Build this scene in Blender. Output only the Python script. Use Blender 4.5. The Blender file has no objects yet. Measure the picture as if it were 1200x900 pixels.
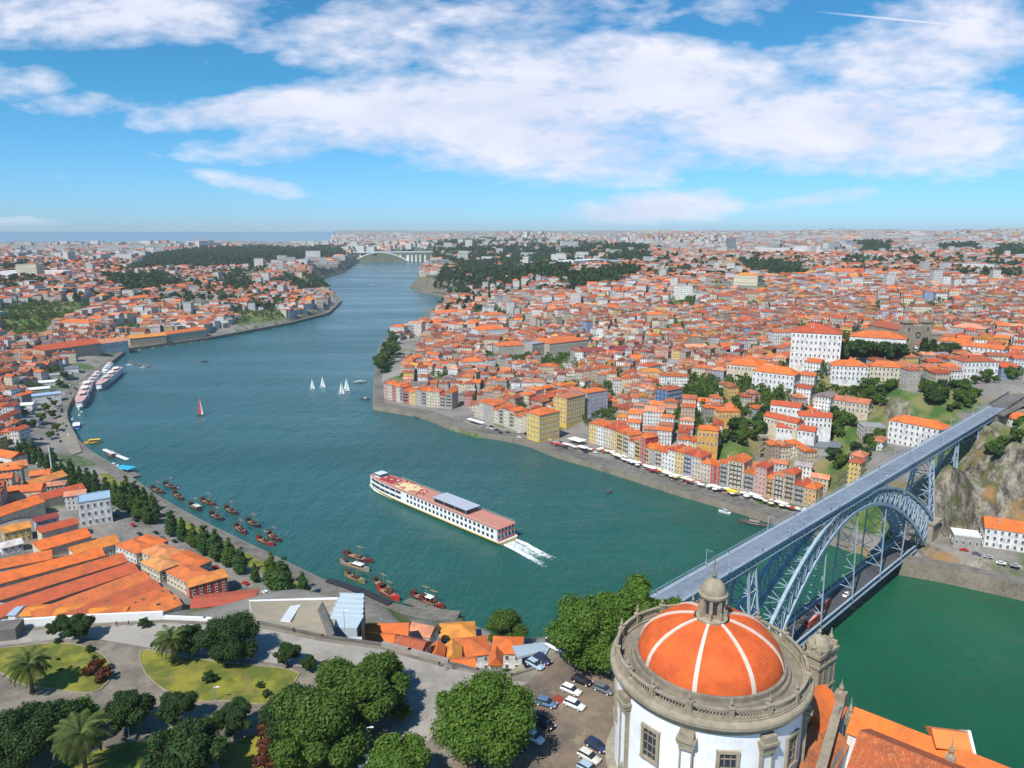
import bpy, bmesh, math, random
import numpy as np
from mathutils import Vector, Matrix, noise
DEBUG = False
random.seed(7); np.random.seed(7)
S = bpy.context.scene
COL = S.collection
R = math.radians
# ------------------------------------------------------------------ camera
F = 850.0; TH = math.atan(180 / F); HC = 180.0
cam = bpy.data.cameras.new('camera'); co = bpy.data.objects.new('camera', cam); COL.objects.link(co)
cam.sensor_width = 36; cam.lens = 36 * F / 1200; cam.clip_start = 1; cam.clip_end = 200000
co.location = (0, 0, HC); co.rotation_euler = (math.pi / 2 - TH, 0, 0)
S.camera = co
# ------------------------------------------------------------------ sky and sun
SUNV = Vector((-0.55, -0.82, 1.28)).normalized()
W = bpy.data.worlds.new('World'); S.world = W; W.use_nodes = True
nt = W.node_tree; N = nt.nodes; L = nt.links
for n in list(N): N.remove(n)
def wn(t, **k):
    n = N.new(t)
    for a, b in k.items(): setattr(n, a, b)
    return n
def wmath(op, a, b=None, clamp=False):
    n = wn('ShaderNodeMath', operation=op); n.use_clamp = clamp
    for i, q in enumerate((a, b)):
        if q is None: continue
        if isinstance(q, (int, float)): n.inputs[i].default_value = q
        else: L.new(q, n.inputs[i])
    return n.outputs[0]
sky = wn('ShaderNodeTexSky', sky_type='NISHITA'); sky.sun_disc = False
sky.sun_elevation = math.asin(SUNV.z); sky.sun_rotation = math.atan2(SUNV.x, SUNV.y)
sky.air_density = 1.0; sky.dust_density = 0.3; sky.ozone_density = 2.5; sky.altitude = 100
tc = wn('ShaderNodeTexCoord'); sp = wn('ShaderNodeSeparateXYZ'); L.new(tc.outputs['Generated'], sp.inputs[0])
yy = wmath('MAXIMUM', sp.outputs[1], 0.02)
aa = wmath('DIVIDE', sp.outputs[0], yy); ee = wmath('DIVIDE', sp.outputs[2], yy)
cb = wn('ShaderNodeCombineXYZ'); L.new(aa, cb.inputs[0]); L.new(ee, cb.inputs[1])
def pix_ae(px, py):
    u = (px - 600) / F; v = (450 - py) / F
    Y = math.cos(TH) + v * math.sin(TH); Z = -math.sin(TH) + v * math.cos(TH)
    return u / Y, Z / Y
mask = None
for (px, py, rx, ry, rot, amp) in [(560, 128, 330, 52, 3, 1.15), (330, 128, 190, 24, 4, 1.0), (640, 165, 250, 52, -4, 1.0), (980, 150, 330, 58, -2, 1.05),
        (760, 95, 330, 52, -6, 1.0), (430, 48, 130, 40, 0, .7), (120, 15, 230, 40, 3, .95), (1080, 60, 210, 52, 6, .85), (760, 246, 120, 24, 5, 1.0), (1120, 15, 130, 28, 0, .75),
        (290, 215, 75, 11, -9, .55), (20, 262, 60, 8, 0, .7), (20, 95, 60, 24, 0, .7), (90, 122, 80, 14, 0, .5), (600, 15, 190, 26, 0, .55), (960, 232, 80, 12, 8, .5), (340, 170, 120, 22, 2, .6), (880, 10, 60, 22, 0, .6)]:
    a, e = pix_ae(px, py)
    mp = wn('ShaderNodeMapping', vector_type='TEXTURE')
    mp.inputs['Location'].default_value = (a, e, 0); mp.inputs['Rotation'].default_value = (0, 0, R(rot)); mp.inputs['Scale'].default_value = (rx / F, ry / F, 1)
    L.new(cb.outputs[0], mp.inputs[0])
    ln = wn('ShaderNodeVectorMath', operation='LENGTH'); L.new(mp.outputs[0], ln.inputs[0])
    m = wmath('SUBTRACT', 1.0, wmath('POWER', ln.outputs['Value'], 2.0)); m = wmath('MULTIPLY', wmath('MAXIMUM', m, -0.6), amp)
    mask = m if mask is None else wmath('MAXIMUM', mask, m)
st = wn('ShaderNodeMapping'); st.inputs['Scale'].default_value = (1.0, 2.6, 1); st.inputs['Rotation'].default_value = (0, 0, R(-6)); L.new(cb.outputs[0], st.inputs[0])
nz = wn('ShaderNodeTexNoise'); nz.inputs['Scale'].default_value = 5.5; nz.inputs['Detail'].default_value = 9; nz.inputs['Roughness'].default_value = .6; nz.inputs['Distortion'].default_value = .25; L.new(st.outputs[0], nz.inputs['Vector'])
nz2 = wn('ShaderNodeTexNoise'); nz2.inputs['Scale'].default_value = 30; nz2.inputs['Detail'].default_value = 6; L.new(st.outputs[0], nz2.inputs['Vector'])
dn = wmath('ADD', wmath('MULTIPLY', wmath('SUBTRACT', nz.outputs['Fac'], .5), 2.9), wmath('MULTIPLY', mask, 1.25))
dn = wmath('ADD', dn, wmath('MULTIPLY', wmath('SUBTRACT', nz2.outputs['Fac'], .5), 1.1))
dn = wmath('MULTIPLY', wmath('SUBTRACT', dn, .06), .95, True)
dn = wmath('MULTIPLY', dn, .96)
# vapour trail: a thin straight line high on the right
a, e = pix_ae(1085, 26)
mp = wn('ShaderNodeMapping', vector_type='TEXTURE'); mp.inputs['Location'].default_value = (a, e, 0); mp.inputs['Rotation'].default_value = (0, 0, R(-5)); mp.inputs['Scale'].default_value = (128 / F, 1.8 / F, 1)
L.new(cb.outputs[0], mp.inputs[0]); ln = wn('ShaderNodeVectorMath', operation='LENGTH'); L.new(mp.outputs[0], ln.inputs[0])
tr = wmath('MULTIPLY', wmath('SUBTRACT', 1.0, ln.outputs['Value']), 1.6, True)
dn = wmath('MAXIMUM', dn, tr)
front = wmath('GREATER_THAN', sp.outputs[1], 0.02); up = wmath('MULTIPLY', wmath('ADD', sp.outputs[2], 0.0), 60, True)
dn = wmath('MULTIPLY', wmath('MULTIPLY', dn, front), up)
shade = wn('ShaderNodeMixRGB'); L.new(wmath('MULTIPLY', wmath('SUBTRACT', nz.outputs['Fac'], .42), 3.5, True), shade.inputs[0])
CLS = 1.0
shade.inputs[1].default_value = (6.0 * CLS, 6.5 * CLS, 8.0 * CLS, 1); shade.inputs[2].default_value = (8.1 * CLS, 8.1 * CLS, 8.9 * CLS, 1)
tint = wn('ShaderNodeMixRGB', blend_type='MULTIPLY'); tint.inputs[0].default_value = 1; L.new(sky.outputs[0], tint.inputs[1])
tm = wn('ShaderNodeMixRGB'); L.new(wmath('MULTIPLY', wmath('SUBTRACT', sp.outputs[2], .02), 7.0, True), tm.inputs[0]); tm.inputs[1].default_value = (.46, .83, 1.38, 1); tm.inputs[2].default_value = (.29, .81, 1.05, 1); L.new(tm.outputs[0], tint.inputs[2])
mx = wn('ShaderNodeMixRGB'); L.new(dn, mx.inputs[0]); L.new(tint.outputs[0], mx.inputs[1]); L.new(shade.outputs[0], mx.inputs[2])
bg = wn('ShaderNodeBackground'); bg.inputs[1].default_value = 0.085; L.new(mx.outputs[0], bg.inputs[0])
out = wn('ShaderNodeOutputWorld'); L.new(bg.outputs[0], out.inputs[0])
sl = bpy.data.lights.new('sun', 'SUN'); sl.energy = 3.9; sl.angle = R(.53); sl.color = (1, .955, .88)
so = bpy.data.objects.new('sun', sl); COL.objects.link(so); so.rotation_euler = SUNV.to_track_quat('Z', 'Y').to_euler()
vs = S.view_settings; vs.view_transform = 'Standard'; vs.look = 'None'; vs.gamma = 1; vs.use_curve_mapping = False; vs.exposure = 0.50
HAZE = 4.8e-5
S.cycles.max_bounces = 5; S.cycles.volume_bounces = 0; S.cycles.transparent_max_bounces = 14
# ------------------------------------------------------------------ pixel -> world planning helper
def U(px, py, z):
    u = (px - 600) / F; v = (450 - py) / F
    Y = math.cos(TH) + v * math.sin(TH); Z = -math.sin(TH) + v * math.cos(TH)
    t = (z - HC) / Z
    return Vector((u * t, Y * t, z))
def Pn(x, y, z):
    d = y * math.cos(TH) - (z - HC) * math.sin(TH); up = y * math.sin(TH) + (z - HC) * math.cos(TH)
    d = np.maximum(d, 1e-3)
    return 600 + F * x / d, 450 - F * up / d, d
# ------------------------------------------------------------------ materials
def lin(h):
    c = [int(h[i:i + 2], 16) / 255 for i in (0, 2, 4)]
    return tuple(x / 12.92 if x < .04045 else ((x + .055) / 1.055) ** 2.4 for x in c)
class NT:
    def __init__(s, name):
        s.m = bpy.data.materials.new(name); s.m.use_nodes = True; s.t = s.m.node_tree
        s.b = s.t.nodes['Principled BSDF']; s.out = s.t.nodes['Material Output']
    def n(s, t, **k):
        x = s.t.nodes.new(t)
        for a, b in k.items(): setattr(x, a, b)
        return x
    def set(s, sock, v):
        if hasattr(v, 'is_linked') or isinstance(v, bpy.types.NodeSocket): s.t.links.new(v, sock)
        elif isinstance(v, (tuple, list)) and len(v) == 3 and sock.type == 'RGBA': sock.default_value = (*v, 1)
        else: sock.default_value = v
    def math(s, op, a, b=0.0, clamp=False):
        x = s.n('ShaderNodeMath', operation=op); x.use_clamp = clamp; s.set(x.inputs[0], a); s.set(x.inputs[1], b); return x.outputs[0]
    def mix(s, f, a, b, bt='MIX'):
        x = s.n('ShaderNodeMixRGB', blend_type=bt); s.set(x.inputs[0], f); s.set(x.inputs[1], a); s.set(x.inputs[2], b); return x.outputs[0]
    def noise(s, sc, det=3, vec=None, rough=.55):
        x = s.n('ShaderNodeTexNoise'); x.inputs['Scale'].default_value = sc; x.inputs['Detail'].default_value = det; x.inputs['Roughness'].default_value = rough
        if vec is not None: s.set(x.inputs['Vector'], vec)
        return x.outputs['Fac']
    def ramp(s, f, a, b):      # linear map of f from [a,b] to [0,1], clamped
        x = s.n('ShaderNodeMapRange'); s.set(x.inputs[0], f); x.inputs[1].default_value = a; x.inputs[2].default_value = b; return x.outputs[0]
    def coord(s, k='Object'): return s.n('ShaderNodeTexCoord').outputs[k]
    def pos(s): return s.n('ShaderNodeNewGeometry').outputs['Position']
    def bump(s, h, st=.3, d=.1):
        x = s.n('ShaderNodeBump'); x.inputs['Strength'].default_value = st; x.inputs['Distance'].default_value = d; s.set(x.inputs['Height'], h); s.set(s.b.inputs['Normal'], x.outputs[0])
    def done(s, col, rough=.85, metal=0., spec=.3):
        s.set(s.b.inputs['Base Color'], col); s.set(s.b.inputs['Roughness'], rough); s.b.inputs['Metallic'].default_value = metal
        s.b.inputs['Specular IOR Level'].default_value = spec
        return s.m
def plain(name, col, rough=.8, amp=.25, sc=1.5, metal=0., det=4, bump=0., spec=.3, objcol=False, sc2=None):
    t = NT(name); v = t.pos()
    base = t.n('ShaderNodeObjectInfo').outputs['Color'] if objcol else (*col, 1)
    f = t.noise(sc, det, v)
    f2 = t.noise(sc2 or sc * .13, 3, v)
    k = t.math('ADD', t.math('MULTIPLY', t.math('SUBTRACT', f, .5), 2 * amp), t.math('MULTIPLY', t.math('SUBTRACT', f2, .5), 1.6 * amp))
    k = t.math('ADD', 1.0, k)
    cbn = t.n('ShaderNodeCombineColor'); [t.set(cbn.inputs[i], k) for i in range(3)]
    c = t.mix(1.0, base, cbn.outputs[0], 'MULTIPLY')
    if bump: t.bump(f, .5, bump)
    return t.done(c, rough, metal, spec)
def facade_mat(name, attr=False, windows=True, dirt=1.0):
    t = NT(name)
    base = t.n('ShaderNodeAttribute', attribute_name='col').outputs['Color'] if attr else t.n('ShaderNodeObjectInfo').outputs['Color']
    v = t.pos()
    f = t.noise(.35, 4, v)
    c = t.mix(t.ramp(f, .45, .75), base, (.20, .185, .165, 1)); 
    c = t.mix(.6 * dirt, base, c)
    streak = t.n('ShaderNodeMapping'); streak.inputs['Scale'].default_value = (1.2, 1.2, .12); t.set(streak.inputs[0], v)
    c = t.mix(t.math('MULTIPLY', t.ramp(t.noise(1.0, 3, streak.outputs[0]), .5, .8), .45 * dirt), c, (.16, .15, .135, 1))
    if windows:
        uv = t.n('ShaderNodeUVMap', uv_map='uv').outputs[0]
        s = t.n('ShaderNodeSeparateXYZ'); t.set(s.inputs[0], uv)
        fu = t.math('FRACT', t.math('DIVIDE', s.outputs[0], 2.35)); fv = t.math('FRACT', t.math('DIVIDE', s.outputs[1], 3.1))
        def box(a, b, lo, hi): return t.math('MULTIPLY', t.math('GREATER_THAN', a, lo), t.math('LESS_THAN', a, hi))
        inw = t.math('MULTIPLY', box(fu, 0, .29, .71), box(fv, 0, .22, .80))
        ing = t.math('MULTIPLY', box(fu, 0, .34, .66), box(fv, 0, .26, .76))
        nrm = t.n('ShaderNodeSeparateXYZ'); t.set(nrm.inputs[0], t.n('ShaderNodeNewGeometry').outputs['Normal'])
        wall = t.math('LESS_THAN', t.math('ABSOLUTE', nrm.outputs[2]), .3)
        c = t.mix(t.math('MULTIPLY', t.math('MULTIPLY', inw, wall), .8), c, (.55, .53, .5, 1))
        c = t.mix(t.math('MULTIPLY', ing, wall), c, (.035, .045, .06, 1))
    return t.done(c, .85)
def tile_mat(name, attr=False, period=.45, bump=.06, old=.65):
    t = NT(name)
    base = t.n('ShaderNodeAttribute', attribute_name='col').outputs['Color'] if attr else t.n('ShaderNodeObjectInfo').outputs['Color']
    v = t.pos()
    c = t.mix(t.math('MULTIPLY', t.ramp(t.noise(.22, 5, v), .42, .72), old), base, (.22, .075, .04, 1))
    c = t.mix(t.math('MULTIPLY', t.ramp(t.noise(1.7, 4, v, .7), .5, .75), old * .8), c, (.72, .27, .11, 1))
    c = t.mix(t.math('MULTIPLY', t.ramp(t.noise(.55, 5, v, .7), .62, .78), old * .7), c, (.10, .075, .05, 1))
    uv = t.n('ShaderNodeUVMap', uv_map='uv').outputs[0]
    s = t.n('ShaderNodeSeparateXYZ'); t.set(s.inputs[0], uv)
    w = t.math('ABSOLUTE', t.math('SINE', t.math('MULTIPLY', s.outputs[0], math.pi / period)))
    rows = t.math('FRACT', t.math('DIVIDE', s.outputs[1], period * 1.1))
    c = t.mix(t.math('MULTIPLY', t.ramp(w, .35, 0.0), .45), c, (.12, .045, .025, 1))
    t.bump(t.math('ADD', w, t.math('MULTIPLY', rows, .4)), .7, bump)
    return t.done(c, .85)
def leaf_mat(name, c1, c2, c3):
    t = NT(name); v = t.pos()
    r = t.n('ShaderNodeAttribute', attribute_name='rnd').outputs['Fac']
    c = t.mix(r, (*c1, 1), (*c2, 1))
    c = t.mix(t.ramp(t.noise(.45, 3, v), .42, .66), c, (*c3, 1))
    o = t.n('ShaderNodeObjectInfo').outputs['Random']
    c = t.mix(t.math('MULTIPLY', o, .35), c, t.mix(.5, c, (*c1, 1)))
    t.done(c, .6, 0, .25)
    tr = t.n('ShaderNodeBsdfTranslucent'); t.set(tr.inputs[0], c)
    ad = t.n('ShaderNodeMixShader'); ad.inputs[0].default_value = .28; t.set(ad.inputs[1], t.b.outputs[0]); t.set(ad.inputs[2], tr.outputs[0]); t.set(t.out.inputs[0], ad.outputs[0])
    return t.m
M = {}
M['facade'] = facade_mat('facade'); M['facade_plain'] = facade_mat('facade_plain', windows=False); M['facade_far'] = facade_mat('facade_far', True)
M['tile'] = tile_mat('roof_tile'); M['tile_far'] = tile_mat('roof_tile_far', True, old=.45); M['tile_near'] = tile_mat('roof_tile_near', period=.38, bump=.05, old=.65)
M['tile_old'] = tile_mat('roof_tile_old', period=.42, bump=.09, old=1.0)
M['oc'] = plain('painted', (.5, .5, .5), .6, .1, objcol=True)
M['white'] = plain('white_paint', (.78, .78, .77), .6, .10, .8)
M['whitewash'] = facade_mat('whitewash', windows=False, dirt=.35)
M['stone'] = plain('granite', (.30, .255, .185), .9, .45, .9, bump=.05)
M['stone_dark'] = plain('old_granite', (.21, .185, .14), .95, .6, .8, bump=.08)
M['asphalt'] = plain('asphalt', (.075, .075, .08), .9, .3, .25)
M['pave'] = plain('paving', (.155, .143, .125), .9, .75, .22)
M['sand'] = plain('packed_sand', (.42, .35, .24), .95, .3, .2)
M['glass'] = plain('window_glass', (.03, .04, .055), .12, .2, spec=.6)
M['dark'] = plain('dark_metal', (.03, .03, .035), .6, .2)
M['iron'] = plain('blue_grey_iron', (.30, .385, .46), .6, .38, .4)
M['iron_deck'] = plain('grey_blue_deck', (.185, .215, .26), .7, .45, .35)
M['wood'] = plain('dark_timber', (.08, .035, .022), .7, .4)
M['timber'] = plain('timber_deck', (.30, .19, .11), .8, .3)
M['leaf_dark'] = leaf_mat('foliage_dark', (.020, .050, .012), (.065, .115, .026), (.032, .075, .016))
M['leaf_mid'] = leaf_mat('foliage_mid', (.045, .095, .012), (.13, .21, .028), (.07, .135, .018))
M['leaf_bright'] = leaf_mat('foliage_bright', (.060, .13, .013), (.16, .25, .032), (.08, .165, .02))
M['leaf_poplar'] = leaf_mat('foliage_poplar', (.028, .080, .018), (.08, .165, .030), (.05, .12, .024))
M['leaf_palm'] = leaf_mat('foliage_palm', (.07, .10, .02), (.15, .19, .05), (.10, .14, .035))
M['bark'] = plain('bark', (.09, .065, .045), .95, .4, 2)
# ------------------------------------------------------------------ mesh builder
class MB:
    def __init__(s): s.v = []; s.f = []; s.mi = []; s.cur = 0
    def add(s, vs, fs, m=None):
        o = len(s.v); s.v += [tuple(p) for p in vs]; s.f += [tuple(i + o for i in f) for f in fs]; s.mi += [s.cur if m is None else m] * len(fs); return s
    def box(s, c, d, rz=0, m=None, taper=1.0):
        cx, cy, cz = c; a, b, h = d[0] / 2, d[1] / 2, d[2] / 2; q = []
        for z, k in ((-h, 1), (h, taper)):
            for x, y in ((-a, -b), (a, -b), (a, b), (-a, b)):
                x *= k; y *= k
                q.append((cx + x * math.cos(rz) - y * math.sin(rz), cy + x * math.sin(rz) + y * math.cos(rz), cz + z))
        return s.add(q, [(3, 2, 1, 0), (4, 5, 6, 7), (0, 1, 5, 4), (1, 2, 6, 5), (2, 3, 7, 6), (3, 0, 4, 7)], m)
    def beam(s, p, q, w, h=None, m=None):
        p = Vector(p); q = Vector(q); h = h or w; d = (q - p)
        if d.length < 1e-6: return s
        d.normalize(); a = d.cross(Vector((0, 0, 1)))
        if a.length < .05: a = Vector((1, 0, 0))
        a.normalize(); b = a.cross(d)
        vs = [P_ + a * (sx * w / 2) + b * (sy * h / 2) for P_ in (p, q) for sx, sy in ((-1, -1), (1, -1), (1, 1), (-1, 1))]
        return s.add(vs, [(3, 2, 1, 0), (4, 5, 6, 7), (0, 1, 5, 4), (1, 2, 6, 5), (2, 3, 7, 6), (3, 0, 4, 7)], m)
    def tube(s, pts, rs, n=8, m=None, cap=True):
        pts = [Vector(p) for p in pts]; vs = []
        for i, p in enumerate(pts):
            d = (pts[min(i + 1, len(pts) - 1)] - pts[max(i - 1, 0)]).normalized()
            a = d.cross(Vector((0, 0, 1))); a = Vector((1, 0, 0)) if a.length < .05 else a.normalized(); b = d.cross(a)
            r = rs[i] if isinstance(rs, (list, tuple)) else rs
            vs += [p + a * (r * math.cos(2 * math.pi * k / n)) + b * (r * math.sin(2 * math.pi * k / n)) for k in range(n)]
        fs = [(i * n + k, i * n + (k + 1) % n, (i + 1) * n + (k + 1) % n, (i + 1) * n + k) for i in range(len(pts) - 1) for k in range(n)]
        if cap: fs += [tuple(range(n))[::-1], tuple(range((len(pts) - 1) * n, len(pts) * n))]
        return s.add(vs, fs, m)
    def lathe(s, prof, n=32, c=(0, 0, 0), m=None, a0=0, a1=2 * math.pi):
        full = abs(a1 - a0 - 2 * math.pi) < 1e-6; k = n if full else n + 1; vs = []
        for r, z in prof: vs += [(c[0] + r * math.cos(a0 + (a1 - a0) * i / n), c[1] + r * math.sin(a0 + (a1 - a0) * i / n), c[2] + z) for i in range(k)]
        fs = [(j * k + i, j * k + (i + 1) % k, (j + 1) * k + (i + 1) % k, (j + 1) * k + i) for j in range(len(prof) - 1) for i in range(n)]
        return s.add(vs, fs, m)
    def prism(s, poly, z0, z1, m=None):
        n = len(poly); a = sum(poly[i][0] * poly[(i + 1) % n][1] - poly[(i + 1) % n][0] * poly[i][1] for i in range(n))
        if a < 0: poly = poly[::-1]
        vs = [(p[0], p[1], z0) for p in poly] + [(p[0], p[1], z1) for p in poly]
        return s.add(vs, [tuple(range(n))[::-1], tuple(range(n, 2 * n))] + [(i, (i + 1) % n, n + (i + 1) % n, n + i) for i in range(n)], m)
    def mesh(s, name, mats, smooth=False):
        me = bpy.data.meshes.new(name); me.from_pydata(s.v, [], s.f)
        for m in mats if isinstance(mats, (list, tuple)) else [mats]: me.materials.append(M[m] if isinstance(m, str) else m)
        if len(me.materials) > 1: me.polygons.foreach_set('material_index', s.mi)
        uvl = me.uv_layers.new(name='uv')
        nl = len(me.loops); uv = np.zeros((nl, 2), np.float32)
        vs = np.array(s.v, dtype=np.float64).reshape(-1, 3)
        for p in me.polygons:
            nn = p.normal; ii = list(p.loop_indices); vi = [me.loops[i].vertex_index for i in ii]
            h = math.hypot(nn.x, nn.y)
            t = (-nn.y / h, nn.x / h, 0) if h > .02 else (1, 0, 0)
            bt = (nn.y * t[2] - nn.z * t[1], nn.z * t[0] - nn.x * t[2], nn.x * t[1] - nn.y * t[0])
            q = vs[vi]; uv[ii, 0] = q @ t; uv[ii, 1] = q @ bt if abs(nn.z) > .05 else q[:, 2]
        uvl.data.foreach_set('uv', uv.ravel())
        if smooth: me.polygons.foreach_set('use_smooth', [True] * len(me.polygons))
        me.update(); return me
    def build(s, name, mats, parent=None, loc=None, rz=0, smooth=False, col=None):
        return obj(name, s.mesh(name, mats, smooth), parent, loc, rz, col)
def obj(name, me, parent=None, loc=None, rz=0, col=None):
    o = bpy.data.objects.new(name, me); COL.objects.link(o)
    if parent: o.parent = parent
    if loc is not None: o.location = loc
    if rz: o.rotation_euler = (0, 0, rz)
    if col is not None: o.color = (*col, 1)
    return o
def empty(name, loc=(0, 0, 0), rz=0):
    o = bpy.data.objects.new(name, None); COL.objects.link(o); o.location = loc; o.rotation_euler = (0, 0, rz); o.empty_display_size = .5; return o
def tag(o, label=None, cat=None, group=None, kind=None):
    if label: o['label'] = label
    if cat: o['category'] = cat
    if group: o['group'] = group
    if kind: o['kind'] = kind
    return o
def struct(o, label=None, cat=None): return tag(o, label, cat, None, 'structure')
def kids(o): return [c for c in COL.objects if c.parent == o]
KC = {}
def reg(root):      # remember a prototype's tree once so copying is quick
    ch = {}
    for o in COL.objects:
        if o.parent: ch.setdefault(o.parent.name, []).append(o)
    def rec(o): return (o, [rec(c) for c in ch.get(o.name, [])])
    KC[root.name] = rec(root); return root
def clone(root, loc, rz=0, sc=None, label=None, cat=None, group=None, cols=None):
    def rec(node, par):
        c = node[0].copy(); COL.objects.link(c); c.parent = par
        if cols and node[0].get('paint') in cols: c.color = (*cols[node[0]['paint']], 1)
        for k in node[1]: rec(k, c)
        return c
    o = rec(KC[root.name], None); o.location = loc; o.rotation_euler = (0, 0, rz)
    if sc: o.scale = sc if isinstance(sc, (tuple, list)) else (sc, sc, sc)
    tag(o, label, cat, group); return o
ORD = ['first', 'second', 'third', 'fourth', 'fifth', 'sixth', 'seventh', 'eighth', 'ninth', 'tenth', 'eleventh', 'twelfth', 'thirteenth', 'fourteenth', 'fifteenth', 'sixteenth', 'seventeenth', 'eighteenth', 'nineteenth', 'twentieth']
for a_, b_ in (('twenty', 'thirtieth'), ('thirty', 'fortieth'), ('forty', 'fiftieth'), ('fifty', 'sixtieth'), ('sixty', 'seventieth'), ('seventy', 'eightieth'), ('eighty', 'ninetieth')): ORD += [a_ + '-' + o for o in ORD[:9]] + [b_]
# ------------------------------------------------------------------ terrain planning
LB = [(422, 307), (405, 319), (376, 327), (378, 336), (393, 345), (401, 354), (386, 369), (340, 381), (250, 398), (150, 412), (128, 430), (95, 455), (78, 485), (84, 510), (100, 530), (130, 548), (160, 568), (184, 588), (227, 612), (283, 641), (320, 658), (363, 679), (423, 712), (473, 722), (540, 726), (557, 738), (620, 755), (660, 763), (760, 778), (950, 825), (1100, 930), (1400, 1000)]
RB = [(1500, 790), (1200, 702), (1095, 680), (1053, 673), (1000, 648), (913, 614), (835, 592), (793, 582), (751, 566), (695, 548), (655, 538), (641, 534), (632, 526), (592, 514), (556, 514), (529, 506), (504, 492), (491, 489), (437, 480), (438, 450), (441, 430), (443, 410), (455, 396), (472, 390), (497, 378), (501, 367), (512, 360), (536, 351), (490, 342), (480, 336), (495, 327), (502, 321), (503, 307)]
LW = [U(x, y, 0) for x, y in LB]; RW = [U(x, y, 0) for x, y in RB]
far = Vector((LW[-1].x + 700, LW[-1].y - 350, 0)); far2 = Vector((RW[0].x + 700, RW[0].y - 200, 0))
RIV = np.array([(p.x, p.y) for p in LW + [far, far2] + RW])
PLT = [(-700, 800), (-200, 752), (0, 737), (190, 726), (300, 731), (380, 748), (450, 757), (520, 777), (600, 793), (632, 783), (648, 752), (680, 742), (790, 738), (860, 765), (900, 790), (960, 816), (1040, 852), (1240, 937), (1700, 1300)]
PW = np.array([tuple(U(x, y, 78))[:2] for x, y in PLT] + [(300, -400), (-700, -400)])
def poly_sd(x, y, P):          # signed distance, + inside
    x = np.asarray(x, float); y = np.asarray(y, float); d = np.full(x.shape, 1e18); ins = np.zeros(x.shape, bool); n = len(P)
    for i in range(n):
        ax, ay = P[i]; bx, by = P[(i + 1) % n]; ex, ey = bx - ax, by - ay
        t = np.clip(((x - ax) * ex + (y - ay) * ey) / (ex * ex + ey * ey + 1e-9), 0, 1)
        d = np.minimum(d, (x - ax - t * ex) ** 2 + (y - ay - t * ey) ** 2)
        c = (ay > y) != (by > y)
        ins ^= c & (x < (bx - ax) * (y - ay) / (by - ay + 1e-12) + ax)
    d = np.sqrt(d); return np.where(ins, d, -d)
CLZ = [((424, 731, 478, 730), 40), ((430, 741, 462, 744), 42), ((466, 745, 498, 752), 42), ((484, 729, 508, 734), 34), ((516, 733, 556, 731), 24), ((504, 757, 520, 757), 38), ((520, 758, 540, 757), 36), ((536, 752, 572, 748), 34), ((520, 774, 556, 772), 42), ((578, 748, 612, 749), 34), ((574, 764, 588, 764), 40)]
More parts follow.
